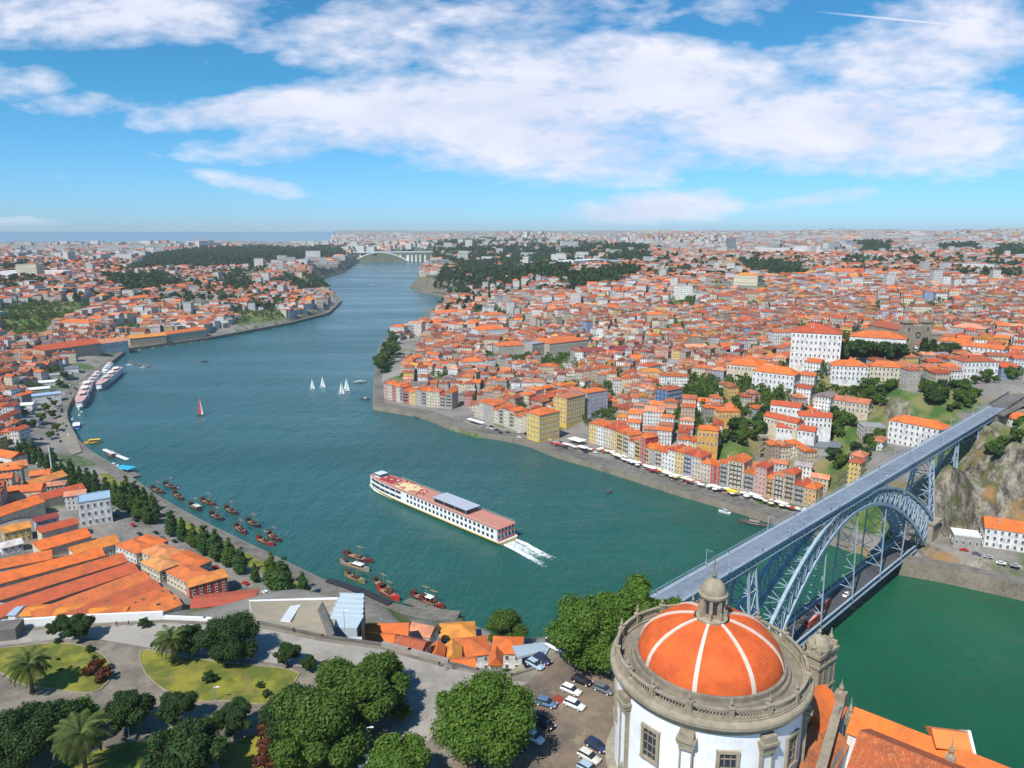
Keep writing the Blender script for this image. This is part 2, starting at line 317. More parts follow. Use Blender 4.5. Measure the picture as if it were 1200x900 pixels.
# manual buildings: name, eave left px, eave right px, ground z, height, depth, roof rise, style, wall, roof, window rows, label
C = dict(white=(.74, .73, .70), cream=(.66, .58, .42), yellow=(.72, .50, .12), ochre=(.66, .36, .07), pink=(.60, .30, .26), blue=(.22, .33, .50), grey=(.36, .35, .33), stone=(.42, .38, .31), lilac=(.42, .42, .52), red=(.42, .05, .03),
         tan=(.50, .38, .25), beige=(.62, .52, .38), navy=(.05, .13, .30), green=(.25, .36, .24))
RC = dict(orange=(.66, .155, .035), red=(.52, .085, .035), bright=(.78, .17, .03), rust=(.36, .09, .045), salmon=(.66, .29, .17), yellow=(.74, .30, .05), wine=(.24, .035, .05), grey=(.30, .30, .31), slate=(.16, .18, .21), white=(.7, .7, .68), blue=(.30, .42, .55), faded=(.50, .17, .09))
BL = [
 ('palace', 928, 389, 987, 392, 69, 27, 34, 6, 'hip', 'white', 'red', 5, 'massive white palace with rows of tall windows and red hipped roof on the hill', 'palace'),
 ('palace_wing', 996, 394, 1062, 398, 72, 15, 26, 5, 'hip', 'white', 'orange', 2, 'lower white wing with orange roof behind the dark clump of trees beside the palace', 'palace'),
 ('long_building', 975, 428, 1018, 430, 60, 12, 13, 4, 'hip', 'white', 'orange', 3, 'long white building with orange roof directly below the palace trees', 'building'),
 ('long_building', 1020, 429, 1058, 431, 60, 12, 13, 4, 'hip', 'cream', 'orange', 3, 'cream building with orange roof, right-hand neighbour of the long white one', 'building'),
 ('townhouse', 1065, 434, 1080, 434, 62, 13, 12, 3, 'hip', 'stone', 'rust', 4, 'tall narrow stone house with rust roof left of the small yellow house', 'house'),
 ('townhouse', 1085, 431, 1101, 431, 63, 10, 12, 3, 'hip', 'yellow', 'faded', 3, 'small yellow house with faded roof near the top end of the bridge', 'house'),
 ('townhouse', 1104, 430, 1126, 431, 63, 10, 12, 3, 'hip', 'cream', 'orange', 3, 'cream house with orange roof right of the small yellow house', 'house'),
 ('convent', 1130, 424, 1171, 424, 64, 14, 18, 4, 'hip', 'white', 'rust', 3, 'white building with dark rust roof standing above the far bridge end', 'building'),
 ('convent', 1120, 404, 1176, 410, 70, 11, 12, 3, 'gable', 'white', 'orange', 3, 'long white terrace with small orange roof right of the round dark tree', 'building'),
 ('stone_hall', 1115, 383, 1155, 386, 74, 12, 20, 4, 'hip', 'grey', 'salmon', 0, 'grey stone hall with salmon roof right of the cathedral', 'hall'),
 ('seminary', 882, 434, 931, 440, 48, 15, 16, 5, 'hip', 'white', 'bright', 3, 'white seminary with bright orange hipped roof on the green slope', 'seminary'),
 ('seminary_wing', 852, 426, 890, 430, 50, 13, 30, 6, 'hip', 'beige', 'bright', 2, 'beige wing with wide bright orange roof behind the white seminary', 'seminary'),
 ('hillside_house', 903, 474, 938, 478, 38, 7, 10, 3, 'gable', 'white', 'red', 1, 'white hillside house with long red roof, topmost of the walled cluster', 'house'),
 ('hillside_house', 936, 487, 975, 490, 34, 8, 11, 3, 'gable', 'white', 'red', 2, 'white hillside house with red roof at the right end of the walled cluster', 'house'),
 ('hillside_house', 895, 487, 934, 496, 33, 6, 9, 3, 'gable', 'cream', 'red', 1, 'cream hillside house with red roof at the left of the walled cluster', 'house'),
 ('hillside_house', 910, 500, 955, 506, 29, 5, 9, 3, 'gable', 'white', 'red', 1, 'low white hillside house with red roof, lowest of the walled cluster', 'house'),
 ('long_house', 1042, 492, 1106, 504, 30, 17, 14, 4, 'hip', 'white', 'bright', 4, 'long white four storey building with bright orange roof close beside the bridge deck', 'building'),
 ('flat_block', 1012, 501, 1040, 502, 26, 10, 14, 0, 'flat', 'stone', 'grey', 3, 'low grey flat-roofed block left of the long white four storey building', 'building'),
 ('hillside_house', 975, 468, 1018, 474, 40, 8, 12, 3, 'gable', 'beige', 'faded', 2, 'beige hillside house with faded roof above the terraced garden', 'house'),
 ('yellow_house', 842, 482, 868, 482, 26, 15, 12, 2.5, 'hip', 'ochre', 'orange', 2, 'tall ochre house with orange roof on the edge of the green slope', 'house'),
 ('yellow_house', 818, 503, 842, 505, 20, 14, 12, 2.5, 'hip', 'ochre', 'bright', 2, 'ochre house with bright orange roof just below the tall ochre house', 'house'),
 ('tunnel_hall', 922, 521, 985, 528, 14, 9, 22, 0, 'flat', 'grey', 'slate', 0, 'dark flat-roofed concrete hall over the road tunnel behind the riverfront', 'hall'),
 ('corner_house', 632, 487, 656, 482, 6, 22, 16, 4, 'hip', 'yellow', 'orange', 5, 'yellow corner house with orange roof facing the riverside square', 'house'),
 ('corner_house', 664, 467, 686, 462, 8, 24, 16, 2, 'hip', 'yellow', 'faded', 6, 'pale yellow tall house front beside the lilac building', 'house'),
 ('corner_house', 688, 461, 713, 457, 8, 24, 16, 2, 'hip', 'lilac', 'orange', 6, 'large lilac house with many windows above the riverside square', 'house'),
 ('exchange_hall', 585, 406, 622, 404, 18, 15, 26, 4, 'hip', 'stone', 'orange', 2, 'grey stone exchange hall with orange roof, left wing', 'hall'),
 ('exchange_hall', 624, 404, 642, 401, 18, 17, 20, 1, 'flat', 'stone', 'grey', 2, 'tall central block of the grey stone exchange hall', 'hall'),
 ('exchange_hall', 644, 403, 690, 398, 20, 15, 40, 5, 'hip', 'stone', 'orange', 2, 'long cream stone wing with orange roof right of the exchange centre', 'hall'),
 ('market_hall', 680, 413, 748, 409, 26, 10, 30, 3, 'hip', 'grey', 'wine', 0, 'wine red roofed market hall in the middle of the old town', 'hall'),
 ('customs_house', 497, 379, 537, 379, 6, 12, 48, 5, 'hip', 'white', 'bright', 2, 'white customs warehouse with bright orange roof on the river edge', 'warehouse'),
 ('customs_house', 516, 368, 560, 366, 8, 11, 60, 5, 'hip', 'grey', 'bright', 1, 'long customs warehouse with bright orange roof behind the white one', 'warehouse'),
 ('white_mansion', 560, 387, 596, 385, 16, 17, 30, 5, 'hip', 'white', 'bright', 3, 'white mansion with three window rows and bright orange roof near the customs warehouse', 'mansion'),
 ('white_mansion', 568, 370, 594, 369, 20, 12, 30, 4, 'hip', 'white', 'orange', 2, 'smaller white mansion with orange roof behind the three-row white one', 'mansion'),
 ('white_hall', 672, 306, 712, 304, 76, 18, 60, 3, 'flat', 'white', 'white', 0, 'big white flat-roofed hall on the ridge, left half', 'hall'),
 ('white_hall', 712, 308, 738, 305, 76, 22, 60, 3, 'flat', 'white', 'grey', 0, 'white hall with grey roof on the ridge, right half', 'hall'),
 ('long_building', 757, 327, 802, 331, 72, 12, 30, 5, 'hip', 'beige', 'orange', 1, 'long beige building with wide orange roof on the ridge right of the white hall', 'building'),
 ('long_building', 965, 318, 1016, 319, 88, 14, 40, 6, 'hip', 'beige', 'orange', 1, 'long beige barracks with orange roof far back in the upper town', 'barracks'),
 ('long_building', 860, 322, 888, 323, 84, 18, 30, 4, 'hip', 'cream', 'yellow', 2, 'cream block with ochre roof far back in the middle of the upper town', 'building'),
 ('white_block', 1128, 309, 1165, 310, 84, 20, 30, 0, 'flat', 'white', 'grey', 3, 'white modern flat-roofed block at the right of the upper town', 'block'),
 ('blue_house', 783, 458, 800, 455, 22, 18, 14, 3, 'hip', 'navy', 'rust', 4, 'dark blue house in the old town left of the green slope', 'house'),
 ('red_shed', 814, 368, 832, 366, 60, 8, 14, 4, 'hip', 'red', 'red', 0, 'small all red roofed house in the upper town', 'house'),
 ('yellow_block', 948, 374, 966, 374, 72, 14, 16, 3, 'hip', 'yellow', 'yellow', 2, 'bright yellow block above and left of the palace roof', 'building'),
 ('white_house', 760, 430, 776, 427, 26, 13, 16, 3, 'hip', 'white', 'red', 3, 'white house with red roof in the middle of the old town', 'house'),
 # right edge
 ('quay_house', 1155, 618, 1230, 629, 12, 11, 14, 4, 'gable', 'white', 'bright', 3, 'white house with bright orange roof under the cliff at the right edge', 'house'),
 ('quay_shed', 1118, 627, 1150, 631, 12, 7, 9, 0, 'flat', 'grey', 'white', 1, 'small grey flat-roofed house against the cliff by the bridge foot', 'house'),
 ('cliff_house', 1186, 491, 1216, 490, 52, 6, 10, 3, 'gable', 'white', 'orange', 1, 'low white house with orange roof behind the cliff-top wall', 'house'),
 # left bank far
 ('lodge', 210, 372, 252, 370, 14, 12, 30, 3, 'hip', 'white', 'faded', 2, 'long white lodge with faded orange roof on the far left bank', 'lodge'),
 ('lodge', 252, 371, 283, 369, 14, 11, 30, 3, 'hip', 'white', 'salmon', 2, 'second long white lodge, right neighbour of the faded roofed one', 'lodge'),
 ('lodge', 155, 350, 190, 348, 30, 14, 40, 5, 'hip', 'beige', 'orange', 1, 'large beige lodge with orange roof on the far left bank', 'lodge'),
 ('lodge', 52, 411, 118, 402, 10, 15, 30, 6, 'gable', 'tan', 'red', 2, 'long tan riverside lodge with red roof behind the ferry berths', 'lodge'),
 ('lodge', 118, 403, 150, 399, 9, 11, 24, 5, 'gable', 'white', 'salmon', 1, 'white riverside lodge with salmon roof at the end of the berths', 'lodge'),
 ('lodge', 152, 397, 195, 393, 8, 9, 20, 4, 'gable', 'tan', 'yellow', 1, 'tan riverside lodge with ochre roof beside the white riverside lodge', 'lodge'),
 ('lodge', 196, 392, 242, 386, 8, 9, 20, 4, 'gable', 'beige', 'orange', 1, 'beige riverside lodge with orange roof, farthest along the left quay', 'lodge'),
 ('white_house', 66, 378, 104, 379, 28, 12, 24, 5, 'hip', 'white', 'orange', 2, 'white mansion with orange roof among green gardens on the left hill', 'mansion'),
 ('factory', 0, 339, 85, 337, 40, 13, 40, 4, 'hip', 'white', 'red', 2, 'long white factory with red roof at the left edge', 'factory'),
 ('factory', 0, 318, 74, 318, 58, 20, 40, 0, 'flat', 'white', 'white', 3, 'large white flat-roofed block on the left hill', 'block'),
 ('tower_block', 18, 310, 42, 310, 62, 36, 30, 0, 'flat', 'cream', 'grey', 6, 'square cream tower standing on the large white block', 'tower block'),
 ('hotel', 91, 590, 129, 584, 9, 15, 14, 2, 'flat', 'white', 'blue', 3, 'white three storey hotel with pale blue roof between the orange lodges', 'hotel'),
]
ANCH = [  # px, py, z
 (450, 470, 5), (500, 478, 5), (560, 500, 5), (600, 505, 5), (660, 520, 5), (740, 545, 5), (800, 568, 6), (870, 585, 6), (940, 600, 7), (1000, 620, 8), (1060, 640, 9), (1110, 650, 10), (1200, 672, 10), (1300, 700, 10), (1500, 770, 10),
 (1120, 612, 20), (1180, 596, 26), (1150, 600, 28), (1150, 560, 46), (1185, 565, 44), (1125, 540, 53), (1120, 570, 42), (1190, 530, 55), (1165, 492, 60), (1230, 500, 62), (1260, 560, 45), (1180, 450, 66), (1300, 480, 70),
 (960, 430, 68), (1010, 442, 60), (1060, 440, 62), (1100, 450, 58), (1040, 470, 44), (1000, 500, 28), (960, 520, 16), (900, 540, 10), (930, 560, 8), (870, 500, 30), (830, 470, 34), (800, 520, 10), (760, 490, 12), (700, 500, 7), (870, 460, 44),
 (620, 450, 12), (560, 440, 12), (500, 440, 10), (470, 420, 7), (500, 400, 8), (640, 420, 20), (720, 430, 26), (800, 420, 40), (880, 400, 58), (560, 400, 14), (540, 375, 8),
 (600, 350, 45), (560, 340, 30), (520, 352, 8), (650, 370, 45), (740, 370, 52), (740, 340, 66), (640, 320, 80), (700, 320, 78), (560, 320, 60), (520, 315, 50), (545, 345, 14),
 (850, 350, 72), (900, 300, 95), (1100, 350, 86), (1200, 350, 88), (1100, 300, 104), (1000, 285, 125), (800, 300, 95), (700, 290, 105), (600, 290, 95), (1300, 300, 104), (1250, 400, 80),
 (600, 277, 135), (800, 276, 150), (1000, 275, 155), (1200, 275, 160), (450, 278, 120), (530, 284, 105), (380, 282, 95), (1400, 276, 160),
 (50, 430, 9), (20, 450, 10), (70, 470, 5), (60, 520, 6), (0, 520, 12), (110, 560, 6), (150, 590, 6), (190, 620, 6), (240, 660, 6), (300, 690, 6), (340, 700, 6), (60, 600, 10), (0, 600, 16), (60, 680, 14), (150, 690, 10), (-100, 600, 16), (-100, 700, 11), (-150, 500, 24), (-200, 650, 13),
 (50, 400, 20), (0, 400, 26), (-100, 420, 45), (50, 365, 42), (120, 370, 26), (50, 345, 52), (180, 345, 34), (250, 350, 24), (330, 355, 14), (370, 350, 8), (300, 330, 30), (340, 315, 45), (380, 312, 30), (250, 305, 72), (330, 298, 72), (150, 310, 66), (50, 310, 74), (-100, 310, 80), (100, 293, 88), (250, 290, 84), (0, 293, 88), (400, 298, 55), (-200, 290, 90), (180, 385, 9),
 (450, 735, 24), (430, 760, 40), (500, 735, 16), (500, 765, 46), (560, 745, 26), (580, 775, 50), (620, 775, 34), (650, 772, 30), (600, 742, 20), (950, 845, 8), (1080, 940, 8), (1300, 1010, 8), (700, 790, 20), (800, 800, 20), (980, 840, 20), (1100, 920, 20), (350, 715, 40), (390, 735, 50), (330, 705, 26), (410, 715, 24),
]
def bld_geo(b):
    z = b[5] + b[6]; a = U(b[1], b[2], z); c = U(b[3], b[4], z); e = (c - a); w = e.length; e.normalize(); n = Vector((-e.y, e.x, 0))
    return a, c, e, n, w
anc = [tuple(U(x, y, z)) for x, y, z in ANCH]
for b in BL:
    a, c, e, n, w = bld_geo(b)
    for t in (.2, .8):
        q = a + e * w * t + n * b[7] * .5; anc.append((q.x, q.y, b[5]))
for p_, zg_ in CLZ:
    for q_ in ((p_[0], p_[1]), (p_[2], p_[3])):
        w_ = U(*q_, zg_ + 9); anc.append((w_.x, w_.y, zg_))
CLR = []
for b in BL:
    a, c, e, n, w = bld_geo(b)
    if b[5] < 66 and a.x > 150 and a.y < 700:
        for t_ in (.1, .5, .9): q = a + e * w * t_ + n * b[7] * .5; CLR.append((q.x, q.y, w * .28 + 5, b[5]))
anc = np.array(anc)
FLP = np.array([tuple(U(x, y, 4.4))[:2] for x, y in [(425, 450), (530, 464), (560, 478), (640, 498), (690, 503), (716, 510), (760, 529), (800, 541), (832, 550), (905, 566), (960, 576), (980, 640), (425, 510)]])
def sst(x, a, b): t = np.clip((x - a) / (b - a), 0, 1); return t * t * (3 - 2 * t)
def Hh(x, y):
    x = np.atleast_1d(np.asarray(x, float)); y = np.atleast_1d(np.asarray(y, float)); sh = x.shape; x = x.ravel(); y = y.ravel()
    out = np.empty_like(x)
    for i in range(0, len(x), 20000):
        X = x[i:i + 20000]; Y = y[i:i + 20000]
        # distances shrink with range so that far anchors reach as far as near ones
        rr = np.hypot(X, Y) + 60; w = 1 / ((np.hypot(X[:, None] - anc[None, :, 0], Y[:, None] - anc[None, :, 1]) / rr[:, None]) ** 2 + 2e-4) ** 1.8
        out[i:i + 20000] = (w * anc[None, :, 2]).sum(1) / w.sum(1)
    d = -poly_sd(x, y, RIV)
    rt = 1 - np.clip((np.hypot(x, y) - 900) / 3000, 0, 1) * 0
    g = 3.9 + (out - 3.9) * sst(d, 6, 36)
    g = g + (3.9 - g) * sst(poly_sd(x, y, FLP), -22, 0)
    cl_ = sst((x - 324.5) * .6839 - (y - 474.0) * .7296, -4, 12) * sst(d, 12, 40) * (y < 640) * (x > 150)
    ii = np.nonzero(cl_ > .01)[0]
    for a_, c_, r_, z_ in CLR: cl_ = cl_ * sst(np.hypot(x - a_, y - c_), r_, r_ + 14)
    if len(ii): g[ii] += cl_[ii] * np.array([11 * (noise.ridged_multi_fractal(Vector((x[i] / 30, y[i] / 30, 3.1)), .9, 2.1, 6, 1.0, 2.0) - 1.1) for i in ii])
    for a_, c_, r_, z_ in CLR:
        if z_ < 20: g = g + (z_ - g) * sst(r_ + 10 - np.hypot(x - a_, y - c_), 0, 10)
    g = np.where(d < 1.5, -7.0, g)
    pd = poly_sd(x, y, PW)
    g = np.where((d > 1.5), np.maximum(g, np.where(pd > 0, 78.0, 78.0 + 2.6 * pd)), g)
    rr_ = np.hypot(x, y); g = np.where(rr_ > 7000, g + (np.maximum(g, 168 + 5 * np.sin(x / 900) + 4 * np.sin(x / 310 + 1)) - g) * sst(rr_, 7000, 14000), g)
    sea = (y > 5600 + 300 * np.sin(x / 900)) & (x < -.24 * y)
    g = np.where(sea, -7.0, g)
    g = np.where((d > 45) & (pd < -5) & (y > 1500), g + 5 * np.sin(x / 170 + y / 310) * np.sin(y / 230), g)
    return g.reshape(sh)
def H1(x, y): return float(Hh([x], [y])[0])
def inpoly(px, py, P): return poly_sd(px, py, np.array(P, float)) > 0
GREEN = [  # px polygons of vegetation, tree spacing factor
 ([(150, 320), (175, 300), (240, 291), (330, 289), (405, 290), (405, 301), (340, 306), (300, 313), (230, 316)], 1.0),
 ([(500, 345), (520, 318), (505, 300), (500, 285), (560, 277), (650, 280), (760, 290), (765, 308), (670, 312), (665, 326), (600, 335), (560, 342), (530, 352)], 1.0),
 ([(0, 360), (60, 352), (110, 355), (100, 372), (60, 384), (52, 398), (0, 402)], .5),
 ([(120, 325), (190, 322), (220, 338), (150, 348)], .35), ([(215, 352), (235, 368), (210, 372)], .5), ([(330, 325), (375, 325), (385, 342), (350, 345)], .5), ([(260, 325), (300, 322), (295, 342), (262, 342)], .4), ([(270, 365), (330, 362), (330, 375), (275, 382)], .3), ([(130, 382), (165, 378), (160, 392), (135, 394)], .4),
 ([(786, 466), (800, 446), (840, 444), (850, 462), (842, 474), (800, 476)], .9), ([(858, 452), (930, 458), (934, 468), (892, 470), (868, 466)], .9), ([(842, 500), (868, 490), (892, 488), (894, 512), (872, 526), (850, 522)], 1.0),
 ([(1070, 462), (1110, 452), (1150, 458), (1150, 478), (1110, 492), (1075, 482)], .42), ([(985, 512), (1035, 514), (1012, 545), (975, 560), (958, 545)], .7), ([(980, 488), (1010, 484), (1012, 520), (985, 525), (966, 510)], 1.1), ([(985, 392), (1065, 398), (1065, 425), (985, 418)], 0),
 ([(1090, 505), (1200, 495), (1200, 540), (1150, 548), (1110, 562), (1092, 585)], .16), ([(660, 325), (750, 315), (752, 328), (665, 338)], .6), ([(443, 390), (466, 388), (466, 410), (458, 436), (441, 436)], 0),
 ([(865, 306), (940, 312), (945, 330), (910, 330), (870, 318)], .4), ([(780, 352), (815, 350), (815, 366), (785, 366)], .4), ([(1005, 285), (1045, 285), (1045, 300), (1005, 298)], .3), ([(1160, 290), (1200, 288), (1200, 304), (1165, 304)], .8), ([(1100, 288), (1150, 288), (1150, 297), (1104, 297)], .5),
 ([(630, 425), (665, 420), (670, 436), (640, 440)], .15), ([(690, 405), (760, 402), (760, 408), (690, 411)], 0), ([(505, 440), (530, 440), (525, 452), (505, 452)], 0),
]
# ------------------------------------------------------------------ water, terrain
t = NT('river_water'); v = t.pos()
mpn = t.n('ShaderNodeMapping'); mpn.inputs['Rotation'].default_value = (0, 0, R(35)); mpn.inputs['Scale'].default_value = (1.0, .35, 1); t.set(mpn.inputs[0], v)
n1 = t.noise(.55, 4, mpn.outputs[0]); n2 = t.noise(.085, 3, mpn.outputs[0]); n3 = t.noise(.011, 4, mpn.outputs[0])
ms = t.n('ShaderNodeMapping'); ms.inputs['Rotation'].default_value = (0, 0, R(48)); ms.inputs['Scale'].default_value = (.35, 1.6, 1); t.set(ms.inputs[0], v); n4 = t.noise(.006, 5, ms.outputs[0], .6)
h = t.math('MULTIPLY', t.math('ADD', t.math('MULTIPLY', n1, .85), t.math('MULTIPLY', n2, 2.4)), t.math('ADD', .45, t.math('MULTIPLY', t.ramp(n4, .3, .7), 1.0)))
bp = t.n('ShaderNodeBump'); bp.inputs['Strength'].default_value = 1; bp.inputs['Distance'].default_value = .85; t.set(bp.inputs['Height'], h); t.set(t.b.inputs['Normal'], bp.outputs[0])
wc = t.mix(t.ramp(n3, .35, .7), (.006, .082, .036, 1), (.014, .110, .056, 1))
dp = t.n('ShaderNodeSeparateXYZ'); t.set(dp.inputs[0], v)
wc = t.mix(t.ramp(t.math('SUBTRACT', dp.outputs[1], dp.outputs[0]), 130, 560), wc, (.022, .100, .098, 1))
wc = t.mix(t.ramp(t.math('SUBTRACT', dp.outputs[1], dp.outputs[0]), 650, 2000), wc, (.035, .125, .150, 1))  # sky reflection painted in: base colour turns bluer up the river
wc = t.mix(t.ramp(dp.outputs[1], 4500, 6500), wc, (.015, .17, .30, 1))  # open sea tinted blue in its base colour for the reflected sky
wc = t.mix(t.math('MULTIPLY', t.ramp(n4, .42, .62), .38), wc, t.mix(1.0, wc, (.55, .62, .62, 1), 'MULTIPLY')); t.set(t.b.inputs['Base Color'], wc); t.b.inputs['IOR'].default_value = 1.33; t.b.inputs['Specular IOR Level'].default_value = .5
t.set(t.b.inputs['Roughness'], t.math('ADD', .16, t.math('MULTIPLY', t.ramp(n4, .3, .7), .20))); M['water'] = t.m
wm = MB(); ws = [-90000, -3000, -600, 600, 3000, 90000]; wy = [-600, 600, 3000, 9000, 110000]
wm.add([(x, y, 0) for y in wy for x in ws], [(j * 6 + i, j * 6 + i + 1, j * 6 + i + 7, j * 6 + i + 6) for j in range(4) for i in range(5)])
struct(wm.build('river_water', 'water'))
NR, NA = 560, 560
r = 215 * (24000 / 215) ** (np.arange(NR) / (NR - 1)); an = np.linspace(R(-62), R(62), NA)
rr, ag = np.meshgrid(r, an, indexing='ij'); gx = rr * np.sin(ag); gy = rr * np.cos(ag) - 250
gz = Hh(gx, gy)
qx, qy, qd = Pn(gx, gy, gz)
gm = np.zeros(gx.shape)
for P_, k in GREEN: gm = np.maximum(gm, np.where(inpoly(qx, qy, P_) & (gy > 250), 1.0, 0))
me = bpy.data.meshes.new('terrain'); vv = np.stack([gx, gy, gz], -1).reshape(-1, 3)
idx = np.arange(NR * NA).reshape(NR, NA); q = np.stack([idx[:-1, :-1], idx[:-1, 1:], idx[1:, 1:], idx[1:, :-1]], -1).reshape(-1, 4)[:, ::-1]
def npmesh(me, verts, quads):
    nq = len(quads); k = quads.shape[1]
    me.vertices.add(len(verts)); me.vertices.foreach_set('co', verts.astype(np.float32).ravel())
    me.loops.add(nq * k); me.loops.foreach_set('vertex_index', quads.astype(np.int32).ravel())
    me.polygons.add(nq); me.polygons.foreach_set('use_smooth', [False] * nq); me.polygons.foreach_set('loop_start', np.arange(0, nq * k, k, dtype=np.int32)); me.polygons.foreach_set('loop_total', np.full(nq, k, np.int32))
npmesh(me, vv, q); me.update(calc_edges=True)
at = me.attributes.new('green', 'FLOAT', 'POINT'); at.data.foreach_set('value', gm.ravel().astype(np.float32))
at = me.attributes.new('rock', 'FLOAT', 'POINT'); at.data.foreach_set('value', (sst((gx - 324.5) * .6839 - (gy - 474.0) * .7296, -6, 8) * (gy < 700) * (gx > 100)).ravel().astype(np.float32))
me.polygons.foreach_set('use_smooth', [True] * len(me.polygons))
t = NT('town_ground'); v = t.pos(); g = t.n('ShaderNodeAttribute', attribute_name='green').outputs['Fac']
gr = t.mix(t.ramp(t.noise(.03, 5, v), .4, .62), (.27, .25, .225, 1), (.17, .16, .15, 1)); gr = t.mix(t.ramp(t.noise(.012, 4, v), .56, .62), gr, (.07, .12, .03, 1))
gr = t.mix(t.math('MULTIPLY', t.ramp(t.noise(.3, 4, v), .4, .7), .35), gr, (.36, .32, .26, 1))
veg = t.mix(t.ramp(t.noise(.08, 5, v), .4, .6), (.055, .115, .022, 1), (.15, .18, .05, 1)); veg = t.mix(t.ramp(t.noise(.02, 3, v), .5, .6), veg, (.23, .19, .09, 1))
s = t.n('ShaderNodeSeparateXYZ'); t.set(s.inputs[0], t.n('ShaderNodeNewGeometry').outputs['Normal'])
sc_ = t.n('ShaderNodeMapping'); sc_.inputs['Scale'].default_value = (1, 1, .28); t.set(sc_.inputs[0], v)
rk = t.mix(t.ramp(t.noise(.2, 8, sc_.outputs[0], .75), .40, .60), (.34, .30, .235, 1), (.055, .05, .04, 1)); rk = t.mix(t.math('MULTIPLY', t.ramp(t.noise(.07, 6, v, .7), .52, .58), .8), rk, (.085, .10, .03, 1)); rk = t.mix(t.ramp(t.noise(.035, 3, v), .56, .66), rk, (.30, .17, .07, 1))
sy_ = t.n('ShaderNodeSeparateXYZ'); t.set(sy_.inputs[0], v); c = t.mix(g, gr, veg); nz_ = t.math('ADD', s.outputs[2], t.math('MULTIPLY', t.math('SUBTRACT', t.noise(.12, 5, v), .5), .25)); ra_ = t.n('ShaderNodeAttribute', attribute_name='rock').outputs['Fac']
c = t.mix(t.math('MULTIPLY', t.ramp(nz_, .93, .86), t.math('MULTIPLY', t.math('SUBTRACT', 1.0, ra_), t.math('LESS_THAN', sy_.outputs[1], 950))), c, veg)
c = t.mix(t.math('MULTIPLY', t.ramp(nz_, .93, .86), t.math('GREATER_THAN', sy_.outputs[1], 950)), c, (.075, .085, .05, 1))
c = t.mix(t.math('MULTIPLY', t.ramp(sy_.outputs[1], 1500, 3200), g), c, (.04, .065, .03, 1))
c = t.mix(t.math('MAXIMUM', t.math('MULTIPLY', t.ramp(nz_, .92, .84), ra_), t.math('MULTIPLY', t.ramp(nz_, .70, .60), .8)), c, rk)
t.bump(t.noise(.25, 8, v, .7), 1, 1.6); M['ground'] = t.done(c, .95)
me.materials.append(M['ground']); struct(obj('terrain', me))
# local detailed hill top under the camera side (flat terrace on which park, car park and church stand)
# quays
def offset(pts, d):
    o = []
    for i, p in enumerate(pts):
        a = pts[max(i - 1, 0)]; b = pts[min(i + 1, len(pts) - 1)]; e = (b - a); e.z = 0; e.normalize(); o.append(Vector((p.x - e.y * d, p.y + e.x * d, 0)))
    return o
def quay(pts, side, w, name, label, top=4.4, wallm='stone_dark'):
    pts = [Vector((p.x, p.y, 0)) for p in pts]; sm = [pts[0]]
    for a, b in zip(pts, pts[1:]):
        n = max(1, int((b - a).length / 25)); sm += [a.lerp(b, (k + 1) / n) for k in range(n)]
    sm = [sm[0]] + [(sm[i - 1] + sm[i] * 2 + sm[i + 1]) / 4 for i in range(1, len(sm) - 1)] + [sm[-1]]
    inner = offset(sm, side * w); out0 = offset(sm, -side * .8); n = len(sm)
    ra = MB(); vs = []
    for p, o in zip(sm, out0): vs += [(o.x, o.y, -3), (p.x, p.y, top), ]
    o1 = offset(sm, side * .7)
    for p in o1: vs.append((p.x, p.y, top))
    fs = []
    for i in range(n - 1):
        f = [(2 * i, 2 * i + 2, 2 * i + 3, 2 * i + 1), (2 * i + 1, 2 * i + 3, 2 * n + i + 1, 2 * n + i)]
        fs += f if side > 0 else [x[::-1] for x in f]
    wl = ra.add(vs, fs).build(name, wallm); tag(wl, label, 'river wall')
    pb = MB(); o2 = offset(sm, side * .75); pb.add([(p.x, p.y, top - .01) for p in o2] + [(p.x, p.y, top - .3) for p in inner], [(i, i + 1, n + i + 1, n + i) if side > 0 else (i + n, i + 1 + n, i + 1, i) for i in range(n - 1)])
    struct(pb.build('quay_pavement', 'pave')); return sm
quay(LW[9:25], -1, 9, 'river_wall', 'stone river wall along the near left bank below the row of poplars')
quay(LW[1:10], -1, 9, 'river_wall', 'long dark stone river wall on the far left bank beyond the ferry berths', 5)
quay(RW[4:19], -1, 16, 'river_wall', 'old stone quay wall along the colourful riverfront on the right bank')
quay(RW[0:4], -1, 8, 'river_wall', 'tall stone embankment wall right of the bridge foot', 9)
quay(RW[18:30], -1, 12, 'river_wall', 'curved stone river wall around the tree-lined point and customs warehouses')
